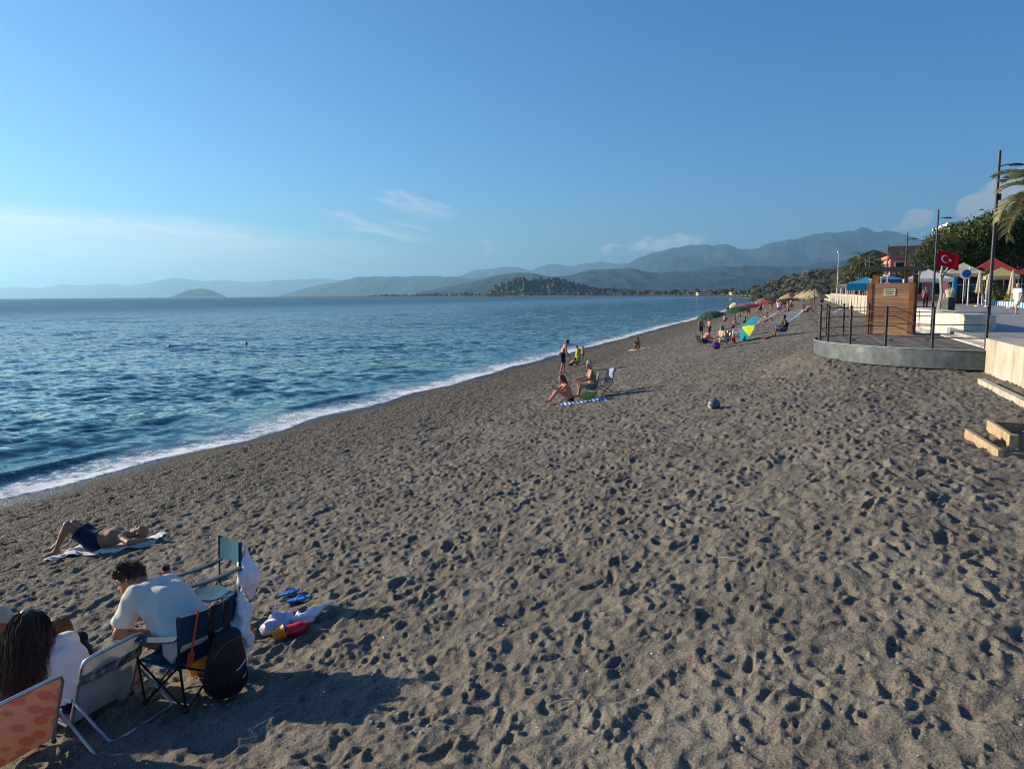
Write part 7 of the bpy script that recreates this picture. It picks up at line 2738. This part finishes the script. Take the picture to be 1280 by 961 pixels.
leaning_tree('pale forked young tree beside the flag', 30.6, 53.2, [([(0, 0, 0), (0.12, 0, 1.2), (0.0, 0.05, 2.4), (0.1, 0, 3.6)], [0.14, 0.11, 0.09, 0.06]), ([(0.05, 0, 2.2), (0.55, 0.1, 3.1), (0.8, 0.1, 4.0)], [0.08, 0.07, 0.04]), ([(0.1, 0, 3.4), (-0.5, 0, 4.4)], [0.05, 0.03])],
             [((0.1, 0, 4.4), 0.8), ((0.9, 0.1, 4.5), 0.7), ((-0.6, 0, 4.8), 0.8)], 3)
leaning_tree('pale young tree beside the cabin', 33.9, 62.5, [([(0, 0, 0), (0.05, 0, 1.2), (0.25, 0.05, 2.4), (0.15, 0, 3.4)], [0.12, 0.10, 0.08, 0.05]), ([(0.2, 0, 2.6), (0.9, 0.1, 4.2)], [0.06, 0.03])],
             [((0.2, 0, 4.0), 0.9), ((0.9, 0.1, 4.8), 0.9)], 4)


# ---- palms
def palm(label, x, y, h, nf, fl_, seed, m_=None, z0=PROM, group='palms along the promenade', leaflets=34, width=0.55, tone=None):
    t = empty('palm_tree', (x, y, z0))
    tag(t, label, 'palm', group)
    r_ = np.random.default_rng(seed)
    tr = MB()
    ring = []
    for i in range(int(h / 0.22)):
        z = i * 0.22
        ring.append((0.16 + 0.02 * (i % 2) + 0.06 * max(0, 1 - z / 0.8), z))
    ring.append((0.20, h))
    tr.lathe(ring, 9)
    tr.build('trunk', M_BARK, t, smooth=False)
    for k in range(nf):
        a = 2 * PI * k / nf * 2.39996 / 2 * 2 + r_.uniform(-0.2, 0.2)
        e0 = r_.uniform(-0.15, 1.25)
        L_ = fl_ * r_.uniform(0.8, 1.1)
        pts_ = []
        p = v3(0, 0, h)
        el_ = e0
        nseg = 9
        for q in range(nseg + 1):
            pts_.append(p.copy())
            p = p + v3(math.cos(a) * math.cos(el_), math.sin(a) * math.cos(el_), math.sin(el_)) * L_ / nseg
            el_ -= (0.10 + 0.02 * q) * (1.25 if e0 < 0.6 else 0.95)
        pts_ = np.array(pts_)
        V, F = [], []
        for q in range(leaflets):
            f_ = 0.12 + 0.88 * q / (leaflets - 1)
            i = min(int(f_ * nseg), nseg - 1)
            c = pts_[i] * (1 - (f_ * nseg - i)) + pts_[i + 1] * (f_ * nseg - i)
            td = unit(pts_[i + 1] - pts_[i])
            sd_ = unit(np.cross(td, v3(0, 0, 1)))
            up = np.cross(sd_, td)
            for sg in (1, -1):
                ll = width * (0.45 + 0.55 * math.sin(PI * min(f_ * 0.9 + 0.1, 1)))
                dr = unit(sd_ * sg * 0.75 + td * 0.65 + up * 0.25)
                mid = c + dr * ll * 0.55
                tip = c + dr * ll * 0.95 - v3(0, 0, 0.28 * ll)
                w = td * 0.022 * fl_ / 2.2
                o_ = len(V)
                V += [c - w, c + w, mid + w, mid - w, tip]
                F += [(o_, o_ + 1, o_ + 2, o_ + 3), (o_ + 3, o_ + 2, o_ + 4, o_ + 4)]
        fb_ = bpy.data.meshes.new('frond')
        fb_.from_pydata([tuple(q) for q in V] + [], [], [f for f in F if len(set(f)) == 4] + [f[:3] for f in F if len(set(f)) == 3])
        fb_.materials.append(m_ or L_PALM)
        fo = obj('frond', fb_, t)
        MB().tube([tuple(q) for q in pts_], list(np.linspace(0.026, 0.005, nseg + 1)), 5).build('midrib', M_BARKP, fo)
    return t


L_PALMY = leaf_mat('pale_palm_leaflet', (0.10, 0.11, 0.045), (0.20, 0.20, 0.085), (0.34, 0.32, 0.15))
palm('palm at the edge of the picture, its pale fronds drooping into view', 17.05, 23.9, 4.25, 26, 1.9, 9, L_PALMY, PROM, leaflets=46, width=0.62)
pp = [palm('palm', 0, 0, 4.6, 13, 2.2, 31, None, PROM, leaflets=16, width=0.8), palm('palm', 0, 0, 3.6, 12, 2.0, 37, None, PROM, leaflets=16, width=0.8)]
pu = [False, False]
PALMS = []
rq = np.random.default_rng(14)
for k in range(20):
    s = 152 + 8.0 * k + rq.uniform(-2, 2)
    PALMS.append((s, 28.5 + 0.010 * (s - 100) + rq.uniform(-1.5, 1.5), k % 2, rq.uniform(1.1, 1.6)))
for i, (s, d, kind, sc) in enumerate(PALMS):
    if pu[kind]:
        o = copy_tree(pp[kind])
    else:
        o, pu[kind] = pp[kind], True
    x, y = SD(s, d)
    o.location = (x, y, PROM)
    o.rotation_euler = (0, 0, rq.uniform(0, 6.28))
    o.scale = (sc, sc, sc)
    tag(o, '%s palm from the cabin in the row along the promenade' % ORD[i], 'palm', 'palms along the far promenade')

# bushy trees between the palms and the buildings
TG2 = 'bushy trees along the far promenade'
bt1 = broad_tree('bushy_tree', 'bushy tree', 0, 0, 6.4, 3.0, L_OLIVE, 41, 1500, leaf=0.55, group=TG2, trunk_frac=0.25)
bt2 = broad_tree('bushy_tree', 'bushy tree', 0, 0, 5.6, 3.0, L_DARK, 43, 1500, leaf=0.55, group=TG2, trunk_frac=0.25)
bu_ = [False, False]
for k in range(30):
    s = 128 + 8.2 * k + rq.uniform(-2.5, 2.5)
    d = 38 + 0.02 * k + rq.uniform(-2.0, 5.0)
    kind = k % 2
    src = (bt1, bt2)[kind]
    if bu_[kind]:
        o = copy_tree(src)
    else:
        o, bu_[kind] = src, True
    x, y = SD(s, d)
    o.location = (x, y, PROM)
    sc = rq.uniform(1.0, 1.6)
    o.scale = (sc, sc, sc)
    o.rotation_euler = (0, 0, rq.uniform(0, 6.28))
    tag(o, '%s %s bushy tree counting away behind the row of palms' % (ORD[k // 2], 'light green' if kind == 0 else 'dark green'), 'tree', TG2)

for k, (x, y, sc, kind) in enumerate(((58.6, 112.0, 1.05, 0), (62.6, 121.0, 1.15, 1), (66.4, 127.0, 1.2, 0), (71.0, 134.0, 1.3, 1), (72.0, 142.0, 1.25, 0), (78.5, 150.0, 1.4, 1), (64.0, 133.0, 1.1, 1), (68.5, 146.0, 1.3, 0))):
    o = copy_tree((bt1, bt2)[kind])
    o.location = (x, y, PROM)
    o.scale = (sc, sc, sc)
    o.rotation_euler = (0, 0, rq.uniform(0, 6.28))
    tag(o, '%s tree from the awnings in the clump before the pink hotel' % ORD[k], 'tree', 'trees before the pink hotel')

# pale posts of the shelters above the parapet
M_PALEW = mat('pale_post', (0.42, 0.36, 0.28), 0.8, 0.2)
for k in range(15):
    s = 84 + 6.2 * k
    x, y = SD(s, 24.6 + 0.012 * (s - 60))
    o = MB().tube([(0, 0, 0), (0.02, 0, 1.4), (0, 0.02, 2.75)], [0.075, 0.07, 0.06], 7).lathe([(0.11, 0), (0.11, 0.05)], 8).build('shelter_post', M_PALEW, None, (x, y, PROM), smooth=True)
    tag(o, '%s pale wooden post from the cabin above the parapet wall' % ORD[k], 'post', 'pale posts above the parapet')
    MB().box((0, 0, 2.79), (0.22, 0.9, 0.07)).build('cross_arm', M_PALEW, o)
lt = MB().tube([(0, 0, 0), (0, 0, 11.5)], [0.11, 0.06], 8).build('flood_light_mast', M_LFRAME, None, SD(215, 27.0, PROM), smooth=True)
tag(lt, 'tall thin white mast above the far palms', 'mast')
MB().box((0, 0, 11.6), (0.7, 0.4, 0.35)).build('flood_light', M_KW, lt)

# ---- buildings
M_PINK = mat('pink_render', (0.52, 0.20, 0.17), 0.9, 0.15, var=0.15, vscale=0.6)
M_WALLW = mat('white_render', (0.66, 0.65, 0.62), 0.9, 0.15, var=0.10, vscale=0.5)
M_WALLC = mat('cream_render', (0.56, 0.50, 0.38), 0.9, 0.15, var=0.12, vscale=0.5)
M_TILE = mat('dark_roof_tiles', (0.050, 0.042, 0.040), 0.8, 0.2, var=0.25, vscale=2)


def house(name, label, x, y, z, rz, w, dp, h, m_, storeys, bays, roof='gable', rise=2.0):
    t = empty(name, (x, y, z), rz)
    tag(t, label, 'building')
    MB().box((0, 0, h / 2 - 0.5), (w, dp, h + 1)).build('wall', m_, t)
    if roof == 'gable':
        MB().add([(-w / 2 - 0.5, -dp / 2 - 0.5, h), (w / 2 + 0.5, -dp / 2 - 0.5, h), (w / 2 + 0.5, dp / 2 + 0.5, h), (-w / 2 - 0.5, dp / 2 + 0.5, h), (-w / 2 - 0.5, 0, h + rise), (w / 2 + 0.5, 0, h + rise)],
                 [(0, 1, 5, 4), (2, 3, 4, 5), (0, 4, 3), (1, 2, 5), (3, 2, 1, 0)]).build('roof', M_TILE, t)
    else:
        MB().box((0, 0, h + 0.25), (w + 0.6, dp + 0.6, 0.45)).build('roof', m_, t)
    M_WG = mat('dark_glass', (0.02, 0.025, 0.03), 0.1, 0.5)
    for fy, n_, span, rot in ((-dp / 2, bays, w, False), (-w / 2, max(1, bays // 2), dp, True)):
        for j in range(storeys):
            for i in range(n_):
                a = -span / 2 + span * (i + 0.5) / n_
                zc = h * (j + 0.55) / storeys
                hh_ = h / storeys * 0.52
                ww = span / n_ * 0.42
                if rot:
                    f = MB().box((fy - 0.03, a, zc), (0.10, ww + 0.24, hh_ + 0.24)).build('window', M_WALLW, t)
                    MB().box((fy - 0.10, a, zc), (0.06, ww, hh_)).build('pane', M_WG, f)
                else:
                    f = MB().box((a, fy - 0.03, zc), (ww + 0.24, 0.10, hh_ + 0.24)).build('window', M_WALLW, t)
                    MB().box((a, fy - 0.10, zc), (ww, 0.06, hh_)).build('pane', M_WG, f)
    return t


house('hotel', 'pink hotel with dark pitched roof behind the palms', 91.5, 168.0, PROM, R(-20), 12, 12, 9.0, M_PINK, 3, 5, 'gable', 2.6)
house('hotel', 'cream gabled building beside the pink hotel', 80.5, 166.0, PROM, R(62), 10, 8, 8.6, M_WALLC, 3, 3, 'gable', 1.8)
house('apartment_block', 'white apartment block hidden behind the big trees', 80.0, 118.0, PROM, R(-20), 22, 12, 11.4, M_WALLW, 4, 7, 'flat')
house('shop', 'low pink shop front seen between cabin roof and trees', 62.0, 112.5, PROM, R(-20), 10, 8, 6.2, M_PINK, 2, 4, 'flat')
fh = [(-205, 2540, 14, 10, M_WALLW), (-178, 2552, 26, 9, M_WALLW), (-140, 2560, 20, 12, M_WALLC), (-108, 2566, 16, 11, M_WALLW), (-245, 2530, 18, 8, M_WALLC), (-320, 2700, 14, 8, M_WALLW),
      (318, 1250, 14, 5, M_WALLW), (332, 1110, 12, 5, M_WALLC), (318, 960, 9, 4.5, M_WALLW), (262, 760, 8, 4, M_WALLW), (300, 840, 9, 5, M_WALLC), (246, 660, 7, 4, M_WALLW), (345, 1400, 14, 5, M_WALLW)]
names_f = ['leftmost white block on the far shore', 'long white block on the far shore', 'cream block right of the long white one', 'white block nearest the rocky headland', 'low cream block left of the white ones', 'lone small white house farthest left on the shore',
           'white house behind the far beach near the trees', 'cream house behind the far beach', 'small white house at the far waterline', 'small white beach house where the bay begins to curve', 'cream beach house before the curve', 'white kiosk on the far beach', 'white house near the foot of the hills']
for (x, y, w, h, mm), lab in zip(fh, names_f):
    house('far_house', lab, x, y, 1.2, R(8), w, 10, h, mm, 2 if h > 6 else 1, 4, 'flat' if h > 6 else 'gable', 1.5)

# ---- wooded slope beyond the promenade, and the far tree line
slope_pts = [(940, 0.0), (955, 0.5), (985, 1.6)]


def clump_mesh(name, pts_, m, seed, sub=1, mix=None):
    """a wood read as one mass: many ragged leafy clumps"""
    r_ = np.random.default_rng(seed)
    b_ = bmesh.new()
    bmesh.ops.create_icosphere(b_, subdivisions=sub, radius=1.0)
    iv = np.array([v.co[:] for v in b_.verts])
    fi = np.array([[v.index for v in f.verts] for f in b_.faces])
    b_.free()
    P = np.asarray(pts_, float)
    n_ = len(P)
    V = iv[None] * (1 + r_.normal(0, 0.22, (n_, len(iv), 1))) * P[:, None, 3:4] * np.array([1, 1, 0.85]) + P[:, None, :3]
    F = (fi[None] + (np.arange(n_) * len(iv))[:, None, None]).reshape(-1, 3)
    return np_mesh(name, V.reshape(-1, 3), F, False, [m])


def wood_mat(name, c1, c2, c3):
    m, n, l, b = new_mat(name)
    geo = n.new('ShaderNodeNewGeometry')
    r1 = ramp(n, [(0.0, c1), (0.5, c2), (1.0, c3)])
    l.new(geo.outputs['Random Per Island'], r1.inputs[0])
    l.new(r1.outputs[0], b.inputs['Base Color'])
    b.inputs['Roughness'].default_value = 0.95
    b.inputs['Specular IOR Level'].default_value = 0.1
    return m


M_WOOD = wood_mat('wood_foliage', (0.026, 0.030, 0.018), (0.058, 0.058, 0.034), (0.115, 0.105, 0.066))
# the slope itself: a low spur behind the palms
prf = [(0.322, 0.004), (0.345, 0.010), (0.372, 0.0195), (0.40, 0.0255), (0.43, 0.0290), (0.46, 0.031), (0.52, 0.032), (0.60, 0.030), (0.72, 0.02)]
mountain_range('wooded_spur', 620, 190, 200, prf, M_NEAR, 51, 120, 26, 3.0, 0.5, label='low wooded spur behind the palms')
pts_ = []
r_ = np.random.default_rng(61)
for k in range(3600):
    t_ = r_.uniform(0.325, 0.62)
    w_ = r_.random() ** 0.8
    e_ = np.interp(t_, [p[0] for p in prf], [p[1] for p in prf])
    Yd = 620 - 190 * (1 - w_)
    z = (EYE + e_ * 620) * w_ ** 1.15
    rr = r_.uniform(1.2, 2.9)
    pts_.append((t_ * Yd, Yd, min(z, EYE + e_ * Yd) + rr * 0.35, rr))
o = obj('woodland', clump_mesh('woodland', pts_, M_WOOD, 3))
tag(o, 'wood covering the spur behind the palms', None, None, 'stuff')
pts_ = []
for k in range(1500):
    f_ = r_.random() * (len(COAST) - 3.2)
    i = int(f_)
    q = f_ - i
    x = COAST[i][0] * (1 - q) + COAST[i + 1][0] * q
    y = COAST[i][1] * (1 - q) + COAST[i + 1][1] * q
    a = COAST[i]
    c = COAST[i + 1]
    ox, oy = off(a, c, 1)
    w_ = 30 + 130 * r_.random() ** 1.5
    rr = r_.uniform(2.2, 5.2) * (1 + 0.5 * (r_.random() < 0.12))
    pts_.append((x - ox * w_, y - oy * w_, 1.5 + rr * r_.uniform(0.4, 0.9), rr))
o = obj('far_treeline', clump_mesh('far_treeline', pts_, M_WOOD, 9))
tag(o, 'line of trees along the far shore', None, None, 'stuff')
pts_ = []
tt = np.array([p[0] for p in SIL_ROCKY])
ee = np.array([p[1] for p in SIL_ROCKY])
for k in range(480):
    t_ = r_.uniform(tt[0] + 0.008, tt[-1] - 0.01)
    w_ = r_.random() ** 0.7
    e_ = np.interp(t_, tt, ee)
    Yd = 1950 - 130 * (1 - w_)
    rr = r_.uniform(2.0, 4.2)
    if r_.random() < 0.45 and t_ < 0.07:
        continue
    pts_.append((t_ * Yd, Yd - 6, max((EYE + e_ * 1950) * w_ ** 1.15 * 0.99, 1.5) + rr * 0.2, rr))
o = obj('headland_scrub', clump_mesh('headland_scrub', pts_, M_WOOD, 12))
tag(o, 'scrub growing on the rocky headland', None, None, 'stuff')
# bathers' specks, cars and huts along the far beach, too small to pick apart
sp = MB()
for k in range(260):
    f_ = r_.random() * 6.0
    i = int(f_)
    q = f_ - i
    x = COAST[i][0] * (1 - q) + COAST[i + 1][0] * q
    y = COAST[i][1] * (1 - q) + COAST[i + 1][1] * q
    ox, oy = off(COAST[i], COAST[i + 1], 1)
    w_ = r_.uniform(6, 24)
    hh_ = r_.uniform(1.4, 2.6)
    sp.box((x - ox * w_, y - oy * w_, 0.6 + hh_ / 2), (r_.uniform(0.8, 3.0), 0.8, hh_), None, r_.uniform(0.3, 0.9))
o = sp.build('far_beach_crowd', mat('far_beach_specks', (0.42, 0.36, 0.32), 0.9, 0.1, var=0.7, vscale=0.05))
tag(o, 'far-off beachgoers and parasols along the far shore', None, None, 'stuff')
